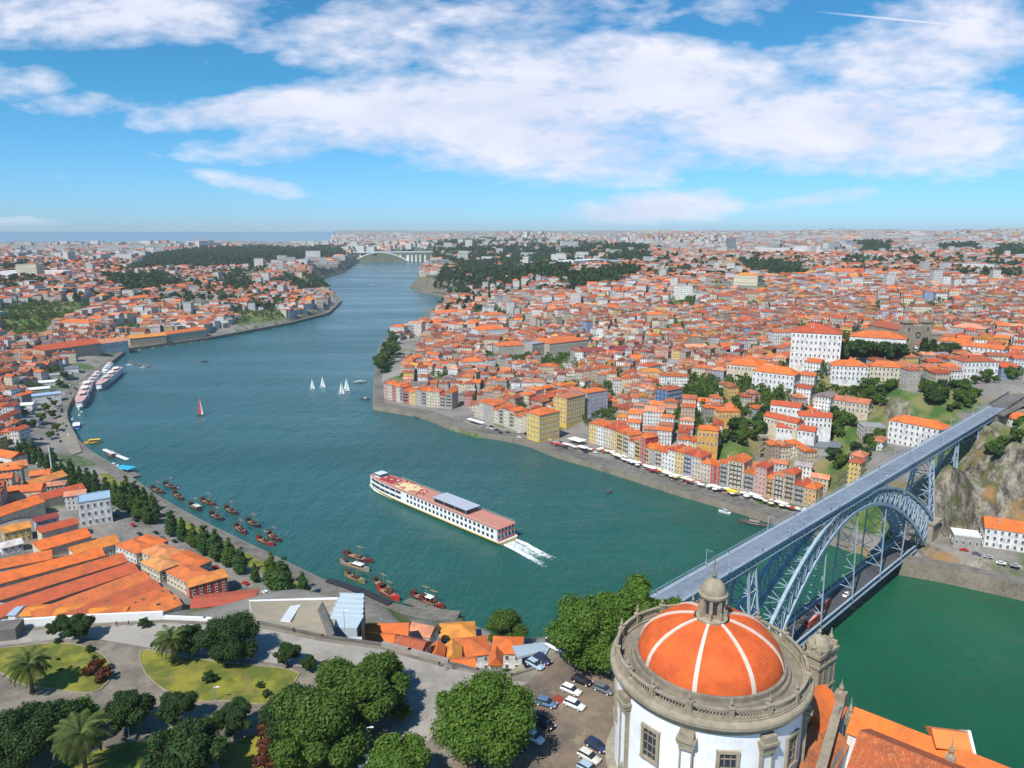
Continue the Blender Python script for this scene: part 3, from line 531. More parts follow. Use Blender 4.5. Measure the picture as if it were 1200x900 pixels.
# ------------------------------------------------------------------ buildings
WIN = {}
def window_mesh(w, h):
    k = (round(w, 1), round(h, 1))
    if k not in WIN:
        b = MB(); b.cur = 0
        f = .12 if w < 2 else .2
        for x in (-w / 2, w / 2): b.box((x, -.05, 0), (f, .16, h + f))
        b.box((0, -.05, h / 2), (w - f, .16, f)); b.box((0, -.07, -h / 2), (w - f, .22, f)); b.box((0, -.03, 0), (f * .6, .08, h - f))
        b.box((0, .0, 0), (w - f, .06, h - f), m=1); WIN[k] = b.mesh('window', ['white', 'glass'])
    return WIN[k]
def roof_mb(w, d, zt, rh, style, ov=.45):
    b = MB(); x, y = w / 2 + ov, d / 2 + ov; t = .22
    if style == 'flat':
        b.box((0, 0, zt + .12), (w - .3, d - .3, .24))
        for q, s_ in (((0, -d / 2, zt + .4), (w + .3, .35, .8)), ((0, d / 2, zt + .4), (w + .3, .35, .8)), ((-w / 2, 0, zt + .4), (.35, d - .36, .8)), ((w / 2, 0, zt + .4), (.35, d - .36, .8))): b.box(q, s_)
        return b
    z0 = zt - rh * ov / (min(w, d) / 2) * .6
    lx = (w >= d)
    ins = (min(x, y) if style == 'hip' else 0.0)
    if lx: r0, r1 = (-x + ins, 0), (x - ins, 0)
    else: r0, r1 = (0, -y + ins), (0, y - ins)
    zr = zt + rh; base = [(-x, -y), (x, -y), (x, y), (-x, y)]
    vs = [(*p, z0) for p in base] + [(*p, z0 + t) for p in base] + [(*r0, zr), (*r1, zr)]
    fs = [(3, 2, 1, 0), (0, 1, 5, 4), (1, 2, 6, 5), (2, 3, 7, 6), (3, 0, 4, 7)]
    fs += [(4, 5, 9, 8), (5, 6, 9), (6, 7, 8, 9), (7, 4, 8)] if lx else [(4, 5, 8), (5, 6, 9, 8), (6, 7, 9), (7, 4, 8, 9)]
    return b.add(vs, fs)
def house(name, label, cat, a, e, w, d, zg, h, rh, style, wall, roof, rows=0, group=None, rng=random, real=True, chim=True, tile='tile', sides=True, deep=6, wcol=2.9, balc=False, rh_dir=None):
    n = Vector((-e.y, e.x, 0)); c = a + e * (w / 2) + n * (d / 2); rz = math.atan2(e.y, e.x)
    o = empty(name, (c.x, c.y, zg), rz); tag(o, label, cat, group)
    wb = MB(); wb.box((0, 0, (h - deep) / 2), (w, d, h + deep))
    if style == 'gable':
        lx = w >= d
        for s_ in (-1, 1):
            q = [(s_ * w / 2, -d / 2, h), (s_ * w / 2, d / 2, h), (s_ * w / 2, 0, h + rh * .9)] if lx else [(-w / 2, s_ * d / 2, h), (w / 2, s_ * d / 2, h), (0, s_ * d / 2, h + rh * .9)]
            wb.add(q, [(0, 1, 2)])
    wl = wb.build('wall', 'facade_plain' if real else 'facade', o, col=wall)
    rf = roof_mb(w, d, h, rh, style).build('roof', tile if style != 'flat' else 'oc', o, col=roof)
    if chim and style != 'flat' and max(w, d) > 6:
        for k in range(1 if w < 14 else 2):
            cx = rng.uniform(-.32, .32) * w; cy = rng.choice((-1, 1)) * d * .22
            b = MB(); b.box((0, 0, 0), (.9, .7, 2.2)); b.box((0, 0, 1.2), (1.15, .95, .2)); b.build('chimney', 'facade_plain', rf, loc=(cx, cy, h + rh * .55 + .6), col=(.5, .42, .34))
    if real and rows:
        fl = h / rows; ww = 1.15 if w < 14 else 1.25; wh = min(fl * .58, 2.3)
        cs = max(2, int(w / wcol)); tot = 0
        wm_ = window_mesh(ww, wh)
        for r_ in range(rows):
            for k in range(cs):
                if tot < 78: obj('window', wm_, o, (-w / 2 + (k + .5) * w / cs, -d / 2 - .04, fl * (r_ + .5)), 0); tot += 1
        if sides:
            cs = min(5, max(1, int(d / 4)))
            for sx, ang in ((-1, -math.pi / 2), (1, math.pi / 2)):
                for r_ in range(rows):
                    for k in range(cs):
                        if tot < 98: obj('window', wm_, o, (sx * (w / 2 + .04), -d / 2 + (k + .5) * d / cs, fl * (r_ + .5)), ang); tot += 1
        if balc:
            for r_ in range(1, rows):
                b = MB(); b.box((0, -.45, 0), (w * .8, .8, .12)); 
                for k in range(9): b.box((-w * .38 + k * w * .095, -.82, .5), (.05, .05, .9))
                b.box((0, -.82, .97), (w * .8, .07, .07)); b.build('balcony', 'dark', o, loc=(0, -d / 2, fl * r_ + .12))
    return o, wl, rf
FOOT = []      # keep-out circles for filler houses
for b in BL:
    a, c, e, n, w = bld_geo(b)
    nm, lab, cat = b[0], b[13], b[14]; zg = b[5]
    if nm == 'tower_block': zg = 62
    house(nm, lab, cat, a, e, w, b[7], zg, b[6], b[8], b[9], C[b[10]], RC[b[11]], b[12], chim=(b[12] > 0), deep=12, wcol=3.4 if w > 30 else 2.9)
    k = int(max(w, b[7]) / 8) + 1
    for i in range(k + 1):
        for j in (0, .5, 1): q = a + e * (w * i / k) + n * (b[7] * j); FOOT.append((q.x, q.y, 6.5))
# bright metal details: palace corner stones and door
# cathedral on the hill
def cathedral():
    p = U(1070, 408, 74); o = empty('cathedral', p, R(12)); tag(o, 'grey granite cathedral with two square towers and crenellated body right of the palace trees', 'cathedral')
    for s_ in (-1, 1):
        b = MB(); b.box((0, 0, 10.5), (8, 8, 27)); t_ = b.build('tower', 'stone', o, loc=(s_ * 10, 0, 0))
        c = MB(); c.box((0, 0, 0), (9.8, 9.8, .8)); 
        for k in range(5):
            for q in ((-4.4 + k * 2.2, -4.5), (-4.4 + k * 2.2, 4.5), (-4.5, -4.4 + k * 2.2), (4.5, -4.4 + k * 2.2)): c.box((*q, 1.0), (.9, .9, 1.2))
        c.build('battlement', 'stone', t_, loc=(0, 0, 24.4))
        d = MB(); d.lathe([(2.6, 0), (2.9, 1.2), (2.4, 3.0), (1.2, 4.4), (.25, 5.2), (.1, 6.4)], 12); d.build('cupola', 'stone', t_, loc=(0, 0, 24.6), smooth=True)
        for z in (9, 18): w_ = MB(); w_.box((0, 0, 0), (1.4, .2, 3.4)); w_.build('window', 'glass', t_, loc=(0, -4.05, z))
    b = MB(); b.box((0, 0, 9), (11, 8, 24)); b.build('front_wall', 'stone', o)
    b = MB(); b.lathe([(2.6, 0), (2.6, .3), (2.0, .35), (2.0, .1)], 20); m = b.build('rose_window', 'glass', o, loc=(0, -4.1, 13)); m.rotation_euler = (R(90), 0, 0)
    b = MB(); b.box((0, 26, 6), (24, 44, 20)); b.build('nave', 'stone', o)
    r_ = roof_mb(24, 44, 16, 4, 'gable').build('roof', 'tile', o, loc=(0, 26, 0), col=RC['rust'])
    b = MB(); b.box((20, 10, 4), (14, 26, 16)); b.build('cloister', 'stone', o)
    b = MB(); [b.box((13.5 + 1.8 * k, -3, 12.7), (.9, .9, 1.4)) for k in range(8)]; b.build('cloister_battlement', 'stone', o)
    for q in ((1060, 408), (1070, 404), (1085, 402), (1090, 410), (1075, 396), (1095, 404)):
        w = U(*q, 74); FOOT.append((w.x, w.y, 16))
cathedral()
# ------------------------------------------------------------------ riverfront row
FR = [U(*p, 4.4) for p in [(450, 466), (472, 472), (500, 476), (530, 479)]]
FR2 = [U(*p, 4.4) for p in [(556, 488), (585, 497), (612, 506), (632, 513)]]
FR3 = [U(*p, 4.4) for p in [(690, 517), (716, 525), (760, 544), (800, 556), (832, 565), (870, 574), (905, 583), (955, 596)]]
rng = random.Random(11); FH = []
WN = ['ochre', 'yellow', 'cream', 'white', 'grey', 'pink', 'blue', 'lilac', 'red', 'tan', 'stone', 'beige']
def row(pts, wl, hl, first=None, weights=None, dist=None):
    seg = 0; pos = pts[0].copy(); res = []
    for a, b in zip(pts, pts[1:]):
        e = (b - a).normalized(); L_ = (b - a).length; s_ = 0
        while s_ < L_ - 3:
            w = min(rng.uniform(*wl), L_ - s_)
            if L_ - s_ - w < 4: w = L_ - s_
            col = rng.choices(WN, weights)[0]; rc = rng.choices(['orange', 'red', 'bright', 'faded'], [5, 2, 2, 2])[0]
            st_ = rng.choice(hl); res.append((a + e * (s_ + .05), e, w - .1, st_, col, rc)); s_ += w
    return res
GW = [4, 4, 5, 4, 4, 2, 1.5, 1.5, 1.5, 2, 4, 4]
rows_ = [('western riverfront row', row(FR, (6, 9), (4, 5, 5), weights=[1, 1, 3, 4, 5, 1, 0, 1, .5, 1, 5, 4])), ('row behind the riverside square', row(FR2, (6, 9), (4, 5, 5), weights=[1, 1, 3, 3, 4, 1, 0, 1, 1, 2, 5, 4])), ('long eastern riverfront row', row(FR3, (5.5, 8.5), (4, 5, 5, 6), weights=GW))]
for lab, rs in rows_:
    cnt = {}
    for (a, e, w, st_, col, rc) in rs:
        k = cnt.get((col), 0); cnt[col] = k + 1
        h = st_ * 3.3; d = rng.uniform(11, 14)
        house('riverfront_house', f'{ORD[k]} {col} house from the left in the {lab}, {st_} storeys high', 'house', a, e, w, d, 4.2, h, 2.6, 'hip' if rng.random() < .5 else 'gable', C[col], RC[rc], st_, group='tall houses along the riverfront', rng=rng, sides=False, wcol=2.3, balc=rng.random() < .4)
        n = Vector((-e.y, e.x, 0)); q = a + e * w / 2 + n * 7; FOOT.append((q.x, q.y, 10))
# ------------------------------------------------------------------ port lodges, near left bank: long parallel tiled aisles
rl = random.Random(3)
def ridge(px0, py0, px1, py1, zr, wid, rh, zg, roof, wall, label, name='port_lodge', cat='lodge', style='gable', rows=0, tile='tile'):
    a = U(px0, py0, zr); b = U(px1, py1, zr); e = (b - a); L_ = e.length; e.normalize()
    if e.x < 0: a, b = b, a; e = -e
    n = Vector((-e.y, e.x, 0)); a = a - n * wid / 2
    k = max(2, int(L_ / 7))
    for i in range(k + 1):
        q = a + e * (L_ * i / k) + n * wid / 2; FOOT.append((q.x, q.y, wid * .5 + 5))
    return house(name, label, cat, a, e, L_, wid, zg, zr - rh - zg, rh, style, wall, roof, rows, chim=False, tile=tile, rng=rl, deep=10)
# eight parallel aisles of the biggest lodge, from the near wall to the street edge
s0 = [(-70, 668), (-70, 690), (-60, 708), (-20, 716), (40, 717), (80, 718), (118, 718), (152, 716)]
s1 = [(60, 644), (118, 641), (143, 648), (155, 659), (168, 669), (180, 679), (192, 688), (205, 697)]
rn = ['northernmost', 'second northernmost', 'third', 'fourth', 'fifth', 'sixth', 'seventh', 'nearest']
rcs = [RC['orange'], RC['bright'], (.60, .13, .04), (.56, .11, .045), (.66, .17, .05), (.50, .11, .045), (.62, .15, .04), (.68, .19, .045)]
for i in range(8):
    ridge(*s0[i], *s1[i], 20 - .05 * i, 12.5, 2.6, 9, rcs[i], C['beige'], f'{rn[i]} of the eight parallel orange tiled aisles of the big lodge below the hotel')
ridge(30, 712, 60, 711, 19, 9, 1.5, 9, (.75, .26, .03), C['white'], 'left ochre orange flat-pitched roof by the white wall under the park')
ridge(68, 712, 96, 711, 19, 9, 1.5, 9, (.75, .26, .03), C['white'], 'middle ochre orange flat-pitched roof by the white wall under the park')
ridge(104, 713, 150, 711, 19, 9, 1.5, 9, (.75, .26, .03), C['white'], 'right ochre orange flat-pitched roof by the white wall under the park')
ridge(-14, 711, 26, 711, 18.5, 10, 1.2, 9, (.30, .40, .50), C['white'], 'blue grey metal roofed shed at the left end of the white wall', 'shed', 'shed', tile='oc')
ridge(42, 634, 100, 618, 20, 15, 3, 9, RC['bright'], C['cream'], 'wide bright orange lodge roof just above the long parallel aisles')
ridge(84, 640, 134, 626, 19, 13, 3, 9, (.70, .22, .04), C['white'], 'orange lodge with white gable wall beside the street corner', rows=1)
ridge(45, 617, 88, 606, 20, 9, 2.5, 9, RC['red'], C['cream'], 'narrow red roofed lodge behind the wide bright orange roof')
ridge(-20, 600, 42, 580, 22, 15, 3.2, 11, RC['bright'], C['cream'], 'wide orange lodge at the left edge, level with the white hotel')
ridge(-20, 572, 50, 566, 22, 11, 3, 11, RC['orange'], C['cream'], 'orange lodge at the left edge, second above the white hotel level')
ridge(-10, 545, 30, 538, 20, 12, 3, 11, (.70, .24, .07), C['cream'], 'pale orange lodge nearest the poplars at the left edge')
ridge(-25, 522, 22, 530, 20, 12, 3, 11, RC['bright'], C['white'], 'orange lodge with white parapet at the top of the left lodge quarter')
ridge(32, 563, 72, 551, 19, 11, 3, 9, (.70, .27, .07), C['white'], 'light orange lodge with white gable strip beside the poplars')
ridge(38, 580, 95, 566, 19, 12, 3, 9, RC['red'], C['cream'], 'red orange lodge directly above the white hotel')
ridge(2, 617, 34, 610, 20, 9, 2.5, 10, RC['yellow'], C['yellow'], 'yellow orange house with yellow wall left of the wine red roof', 'townhouse', 'house', rows=2)
ridge(40, 606, 66, 600, 19, 7, 2, 10, RC['wine'], C['lilac'], 'small house with wine red roof and lilac wall behind the lodges', 'townhouse', 'house', rows=2)
ridge(0, 636, 24, 630, 17, 8, 2, 9, RC['white'], C['white'], 'small white roofed house at the left edge among the lodges', 'townhouse', 'house', rows=2)
for i, (p, rc, wc, lb_) in enumerate([((148, 630, 172, 640), RC['orange'], 'white', 'orange roofed white street house nearest the street corner'), ((160, 627, 185, 634), RC['bright'], 'white', 'bright orange street house behind the first white one'), ((176, 637, 205, 648), (.7, .27, .1), 'cream', 'pale orange roofed cream house in the middle of the street row'),
        ((178, 649, 200, 660), (.66, .3, .1), 'cream', 'cream street house with patched ochre roof facing the long aisles'), ((205, 645, 235, 658), RC['orange'], 'beige', 'wide orange roofed house of the street row by the poplars'), ((208, 660, 232, 672), (.66, .17, .05), 'cream', 'cream street house with flat orange roof and dark skylight')]):
    ridge(*p, 18, 12, 2, 7, rc, C[wc], lb_, 'townhouse', 'house', 'hip', rows=3)
ridge(218, 680, 262, 668, 17, 10, 1.6, 7, (.72, .25, .06), C['red'], 'house with dark red front and orange roof at the near end of the street row', 'townhouse', 'house', 'gable', rows=3)
ridge(226, 702, 300, 694, 14, 12, 1.6, 7, (.42, .08, .05), C['tan'], 'low dark red tiled roof beside the packed sand ramp', 'townhouse', 'house', 'gable')
# orange cluster above the near river steps
cl = [((424, 731, 478, 730), 'orange', 'long orange roof next to the pale blue stepped wall', 8, 40), ((430, 741, 462, 744), 'bright', 'small bright orange roof tucked under the long one', 8, 42), ((466, 745, 498, 752), 'rust', 'rusty orange roof above the curved parapet', 8, 42), ((484, 729, 508, 734), 'salmon', 'pinkish orange roof in the middle of the river cluster', 7, 34),
      ((516, 733, 556, 731), 'yellow', 'light ochre roof nearest the water in the river cluster', 11, 24), ((504, 757, 520, 757), 'bright', 'small bright roof left of the light orange one in the river cluster', 7, 38), ((520, 758, 540, 757), 'yellow', 'small ochre roof in the middle of the river cluster', 8, 36), ((536, 752, 572, 748), 'orange', 'large orange roof at the heart of the river cluster', 11, 34),
      ((520, 774, 556, 772), 'bright', 'red orange roof closest to the road in the river cluster', 9, 42), ((578, 748, 612, 749), 'bright', 'orange hipped roof at the right end under the green tree', 10, 34), ((574, 764, 588, 764), 'orange', 'tiny orange roof below the right end roof', 6, 40)]
for p, rc, lb_, wd, zg in cl:
    ridge(*p, zg + 9, wd, 2.4, zg, RC[rc], C['white'], lb_, 'cottage', 'house', 'hip' if wd > 9 else 'gable', rows=2, tile='tile_near')
# market sheds near the ferry berths
for i, (x0, y0, x1, y1, rc, nm) in enumerate([(50, 438, 84, 436, 'grey', 'grey roofed market shed farthest from the poplars'), (62, 431, 92, 429, 'slate', 'dark market shed behind the others by the berths'), (36, 447, 72, 444, 'white', 'white roofed market shed third from the far end'), (26, 455, 58, 452, 'white', 'small white market shed between two longer ones'), (6, 465, 70, 458, 'blue', 'longest blue grey market shed'),
        (0, 473, 40, 471, 'white', 'white green market shed with skylights'), (0, 481, 38, 478, 'grey', 'grey market shed left of the green court'), (4, 492, 46, 489, 'slate', 'dark grey market shed nearest the poplars')]):
    ridge(x0, y0, x1, y1, 14, 13, 1.6, 6, RC[rc], C['green'] if i % 3 == 0 else C['white'], nm, 'market_shed', 'shed', tile='oc')
# ------------------------------------------------------------------ filler town: thousands of small houses in rotated street blocks
LMK = [('white palace', 957, 405), ('grey cathedral', 1075, 395), ('big white hall', 705, 310), ('exchange hall', 635, 412), ('customs warehouse', 530, 380), ('white seminary', 905, 445), ('long white block', 1072, 505), ('yellow corner house', 645, 495), ('blue house', 792, 468), ('tunnel hall', 950, 525), ('market hall', 715, 415), ('white mansion', 577, 395), ('tall ochre house', 855, 490),
       ('white hotel', 110, 595), ('market sheds', 25, 465), ('ferry berths', 95, 440), ('factory', 40, 345), ('far white lodges', 245, 372), ('riverside lodges', 190, 395), ('mansion among gardens', 85, 385), ('round dark tree', 1110, 408), ('lilac house', 700, 470), ('walled cluster', 930, 490), ('beige barracks', 990, 318)]
cand = []
rs = np.random.RandomState(5)
def lattice(ymin, ymax, cell, lw, ld, street, cross, sxm=1.0):
    gxs = np.arange(-.95 * ymax, 1.05 * ymax, cell); gys = np.arange(ymin, ymax, cell)
    sx, sy = np.meshgrid(gxs, gys); sx = sx.ravel() + rs.uniform(-.4, .4, sx.size) * cell; sy = sy.ravel() + rs.uniform(-.4, .4, sy.size) * cell
    k = (np.abs(sx) < .85 * sy + 150); sx = sx[k]; sy = sy[k]
    res = []
    for i in range(len(sx)):
        dd = np.hypot(sx - sx[i], sy - sy[i]); nb = np.argsort(dd)[1:9]
        th = rs.uniform(-.5, .5) + (-.35 if sx[i] > 0 and sy[i] < 900 else 0) + (0 if rs.rand() < .6 else math.pi / 2); Rr = cell * .85
        vs_ = []; y = -Rr; k = 0
        while y < Rr:
            x = -Rr + rs.uniform(0, 5); m = 0
            while x < Rr:
                w = rs.uniform(*lw); vs_.append((x + w / 2, y, w)); x += w; m += 1
                if m % cross == 0: x += street
            y += ld + (street if k % 2 else .6); k += 1
        a = np.array(vs_); c_, s_ = math.cos(th), math.sin(th)
        X = sx[i] + a[:, 0] * c_ - a[:, 1] * s_; Y = sy[i] + a[:, 0] * s_ + a[:, 1] * c_
        own = np.ones(len(X), bool); d0 = np.hypot(X - sx[i], Y - sy[i])
        for j in nb: own &= d0 < np.hypot(X - sx[j], Y - sy[j]) - 3
        own &= (Y > ymin) & (Y < ymax) & (rs.rand(len(X)) > .05)
        res.append(np.stack([X, Y, a[:, 2], np.full(len(X), ld), np.full(len(X), th)], 1)[own])
    return np.concatenate(res)
def clean(A, quay_w, keep=1.0):
    x, y = A[:, 0], A[:, 1]; px, py, d = Pn(x, y, 40 + 0 * x)
    k = (px > -60) & (px < 1270); A = A[k]; x, y = A[:, 0], A[:, 1]; z = Hh(x, y)
    px, py, d = Pn(x, y, z); rd = -poly_sd(x, y, RIV); pd = poly_sd(x, y, PW)
    k = (rd > quay_w) & (z > 3.5) & (pd < -22) & (px > -40) & (px < 1240)
    slope = np.hypot(Hh(x + 6, y) - z, Hh(x, y + 6) - z) / 6; k &= slope < .95; k &= (np.abs((x - 324.5) * .6839 - (y - 474.0) * .7296) > 15) | (y > 640)
    for gi, (P_, f) in enumerate(GREEN): k &= ~inpoly(px, py, P_) | ((gi == 1) & (rs.rand(len(k)) < .13))
    # open places: esplanades and streets near both banks
    for P_ in [[(0, 520), (60, 520), (260, 650), (320, 700), (240, 700), (110, 600), (40, 560), (0, 540)], [(62, 432), (160, 410), (150, 450), (110, 520), (60, 520), (30, 500)], [(470, 400), (500, 390), (490, 425), (468, 440)], [(640, 500), (720, 480), (720, 530), (660, 540)], [(1040, 512), (1100, 490), (1130, 660), (950, 620), (1000, 575)],
               [(430, 455), (530, 468), (560, 482), (640, 505), (960, 575), (960, 640), (430, 500)], [(1090, 480), (1300, 470), (1300, 720), (1090, 700)], [(560, 415), (700, 415), (700, 425), (570, 430)], [(230, 640), (700, 700), (900, 760), (1300, 950), (700, 900), (230, 800)], [(-50, 600), (240, 600), (320, 720), (320, 800), (-50, 800)], [(1125, 440), (1185, 445), (1185, 470), (1135, 462)]]: k &= ~inpoly(px, py, P_)
    A = A[k]; z = z[k]; px = px[k]; py = py[k]; d = d[k]
    F_ = np.array(FOOT); k = np.ones(len(A), bool)
    for fx, fy, fr in FOOT: k &= np.hypot(A[:, 0] - fx, A[:, 1] - fy) > fr
    k &= rs.rand(len(A)) < keep
    return np.concatenate([A, z[:, None], px[:, None], py[:, None], d[:, None]], 1)[k]
near = clean(lattice(240, 1150, 95, (6.5, 10.5), 11.5, 4.5, 7), 36)
bi = rs.permutation(len(near))[:190]; kp = np.ones(len(near), bool)
for i in bi:
    if not kp[i]: continue
    w_ = rs.uniform(17, 28); dd_ = np.hypot(near[:, 0] - near[i, 0], near[:, 1] - near[i, 1]); kp &= (dd_ > w_ * .62) | (dd_ < .01); near[i, 2] = w_; near[i, 3] = rs.uniform(13, 17)
near = near[kp]
mid = clean(lattice(1150, 2600, 170, (9, 15), 14, 6.5, 7), 24)
farh = clean(lattice(2600, 8200, 420, (16, 34), 20, 16, 6), 30, .8)
gz_ = (np.sin(near[:, 0] / 37 + 2) * np.sin(near[:, 1] / 41) < .93); near = near[gz_]
gz_ = (np.sin(mid[:, 0] / 67 + 2) * np.sin(mid[:, 1] / 91) < .60); mid = mid[gz_]
WP = ['white', 'cream', 'beige', 'stone', 'grey', 'yellow', 'pink', 'ochre', 'lilac', 'blue', 'tan']; WPw = np.array([26, 18, 14, 12, 10, 4, 5, 2.5, 2, 1.5, 6]); WPw = WPw / WPw.sum()
RP = ['orange', 'red', 'bright', 'rust', 'salmon', 'faded', 'grey', 'yellow']; RPw = np.array([24, 14, 9, 13, 14, 20, 7, 3.]); RPw = RPw / RPw.sum()
order = np.argsort(near[:, 8]); vis = (near[:, 6] > 0) & (near[:, 6] < 1195)
sel = [i for i in order if vis[i]][:300]; selset = set(sel); rest = np.array([i for i in range(len(near)) if i not in selset])
recs = []
rh_ = random.Random(21)
for i in sel:
    X, Y, w, d, th, z, px, py, dd = near[i]
    wc = rh_.choices(WP, WPw)[0] if w < 16 else rh_.choice(('white', 'white', 'cream', 'beige')); rc = rh_.choices(RP, RPw)[0]; st_ = rh_.choice((2, 3, 3, 4, 4))
    lm = min(LMK, key=lambda l: (l[1] - px) ** 2 + 2 * (l[2] - py) ** 2); dx = px - lm[1]; dy = py - lm[2]
    rel = ('left of' if dx < 0 else 'right of') if abs(dx) > 1.2 * abs(dy) else ('behind' if dy < 0 else 'below')
    recs.append(dict(X=X, Y=Y, w=w, d=d, th=th, z=z, px=px, wc=wc, rc=rc, st=st_, key=(wc, rc, rel, lm[0])))
cnt = {}; ADJ = dict(orange='orange', red='red', bright='bright orange', rust='rust', salmon='salmon', faded='faded', grey='grey', yellow='ochre')
for r_ in sorted(recs, key=lambda q: q['px']): cnt.setdefault(r_['key'], []).append(r_)
for k, ls in cnt.items():
    for i, r_ in enumerate(ls):
        pre = '' if len(ls) == 1 else (ORD[i] + ' from the left, ')
        r_['label'] = f"{pre}{k[0]} house with {ADJ[k[1]]} roof {k[2]} the {k[3]}"
for r_ in recs:
    e = Vector((math.cos(r_['th']), math.sin(r_['th']), 0)); n = Vector((-e.y, e.x, 0))
    c = Vector((r_['X'], r_['Y'], 0)); a = c - e * (r_['w'] / 2) - n * (r_['d'] / 2)
    k = rh_.uniform(.8, 1.15); wcol = tuple(min(1, q * k) for q in C[r_['wc']]); k = rh_.uniform(.6, 1.2); rcol = tuple(min(1, q * k) for q in RC[r_['rc']])
    house('townhouse', r_['label'], 'house', a, e, r_['w'] - .1, r_['d'], r_['z'], r_['st'] * 3.1, rh_.uniform(1.8, 2.8), rh_.choice(('hip', 'gable', 'gable')), wcol, rcol, real=False, rng=rh_, group='small houses packed across the old town', chim=rh_.random() < .5)
RPf = np.array([24, 13, 10, 9, 16, 18, 10, 3.]); RPf = RPf / RPf.sum()
def bulk(A, name, label, flatp, hs, cat='houses', storey=3.1, palette=None, bigwhite=0.0, chunk=None):
    RPw = RPf if name != 'distant_houses' else globals()['RPw']
    n = len(A); X, Y, w, d, th, z = [A[:, i] for i in range(6)]
    h = rs.choice(hs, n) * storey; fl = rs.rand(n) < flatp; rh = np.where(fl, .3, rs.uniform(1.8, 3.0, n) * d / 12)
    tall = rs.rand(n) < bigwhite; h = np.where(tall, rs.uniform(16, 34, n), h); w = np.where(tall, w * 1.5, w); fl |= tall; rh = np.where(tall, .3, rh)
    wv = np.array([C[c] for c in WP])[rs.choice(len(WP), n, p=WPw)] * rs.uniform(.8, 1.2, (n, 1)); rv = np.array([RC[c] for c in RP])[rs.choice(len(RP), n, p=RPw)] * rs.uniform(.42, 1.2, (n, 1))
    rv[fl] = np.array([.42, .40, .37]) * rs.uniform(.5, 1.3, (fl.sum(), 1)); wv[tall] = np.array([.62, .61, .58]) * rs.uniform(.7, 1.1, (tall.sum(), 1))
    if name != 'distant_houses':
        bg_ = rs.rand(n) < .10; w = np.where(bg_, w * 1.7, w); d = np.where(bg_, d * 1.25, d); h = np.where(bg_, h * 1.25, h); wv[bg_] = np.array([.74, .73, .69]) * rs.uniform(.85, 1.05, (bg_.sum(), 1))
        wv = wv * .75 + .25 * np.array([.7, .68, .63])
    w = w - .1; c, s_ = np.cos(th), np.sin(th); ins = np.where(rs.rand(n) < .45, np.minimum(w, d) * .48, .1); lx = w >= d
    V = np.zeros((n, 14, 3)); xs = np.array([-1, 1, 1, -1]); ys = np.array([-1, -1, 1, 1])
    def put(k, lx_, ly_, lz): V[:, k, 0] = X + lx_ * c - ly_ * s_; V[:, k, 1] = Y + lx_ * s_ + ly_ * c; V[:, k, 2] = lz
    for k in range(4):
        put(k, xs[k] * w / 2, ys[k] * d / 2, z - (7 if name != 'rooftop_chimneys' else .5)); put(4 + k, xs[k] * w / 2, ys[k] * d / 2, z + h)
        put(8 + k, xs[k] * (w / 2 + .4), ys[k] * (d / 2 + .4), z + h - .1)
    put(12, np.where(lx, -(w / 2 + .4) + ins, 0), np.where(lx, 0, -(d / 2 + .4) + ins), z + h + rh); put(13, np.where(lx, w / 2 + .4 - ins, 0), np.where(lx, 0, d / 2 + .4 - ins), z + h + rh)
    quads = np.array([(0, 1, 5, 4), (1, 2, 6, 5), (2, 3, 7, 6), (3, 0, 4, 7)]); o = np.arange(n)[:, None, None] * 14
    QW = (quads[None] + o).reshape(-1, 4)
    # roofs as quads (a triangle repeats its ridge point side): long in x -> faces; triangles stored as separate list
    r4x = np.array([(8, 9, 13, 12), (10, 11, 12, 13)]); r4y = np.array([(9, 10, 13, 12), (11, 8, 12, 13)]); r3x = np.array([(9, 10, 13), (11, 8, 12)]); r3y = np.array([(8, 9, 12), (10, 11, 13)])
    R4 = (np.where(lx[:, None, None], r4x, r4y) + o).reshape(-1, 4); R3 = (np.where(lx[:, None, None], r3x, r3y) + o).reshape(-1, 3)
    me = bpy.data.meshes.new(name); vv = V.reshape(-1, 3); me.vertices.add(len(vv)); me.vertices.foreach_set('co', vv.astype(np.float32).ravel())
    li = np.concatenate([QW.ravel(), R4.ravel(), R3.ravel()]); tot = np.concatenate([np.full(len(QW), 4), np.full(len(R4), 4), np.full(len(R3), 3)])
    me.loops.add(len(li)); me.loops.foreach_set('vertex_index', li.astype(np.int32)); me.polygons.add(len(tot)); me.polygons.foreach_set('use_smooth', [False] * len(tot)); st_ = np.concatenate([[0], np.cumsum(tot)[:-1]])
    me.polygons.foreach_set('loop_start', st_.astype(np.int32)); me.polygons.foreach_set('loop_total', tot.astype(np.int32))
    me.materials.append(M['facade_far']); me.materials.append(M['tile_far']); me.polygons.foreach_set('material_index', np.concatenate([np.zeros(len(QW)), np.ones(len(R4) + len(R3))]).astype(np.int32))
    me.update(calc_edges=True)
    colf = np.concatenate([np.repeat(wv, 4, 0), np.repeat(rv, 2, 0), np.repeat(rv, 2, 0)]); cl_ = np.repeat(colf, tot, 0)
    ca = me.color_attributes.new('col', 'FLOAT_COLOR', 'CORNER'); ca.data.foreach_set('color', np.concatenate([cl_, np.ones((len(cl_), 1))], 1).astype(np.float32).ravel())
    uvw = np.zeros((n, 4, 4, 2)); ln = np.stack([w, d, w, d], 1); off = rs.rand(n) * 2
    uvw[:, :, 0, 0] = 0; uvw[:, :, 1, 0] = ln; uvw[:, :, 2, 0] = ln; uvw[:, :, 3, 0] = 0; uvw[:, :, 0:2, 1] = -7; uvw[:, :, 2:4, 1] = h[:, None, None]
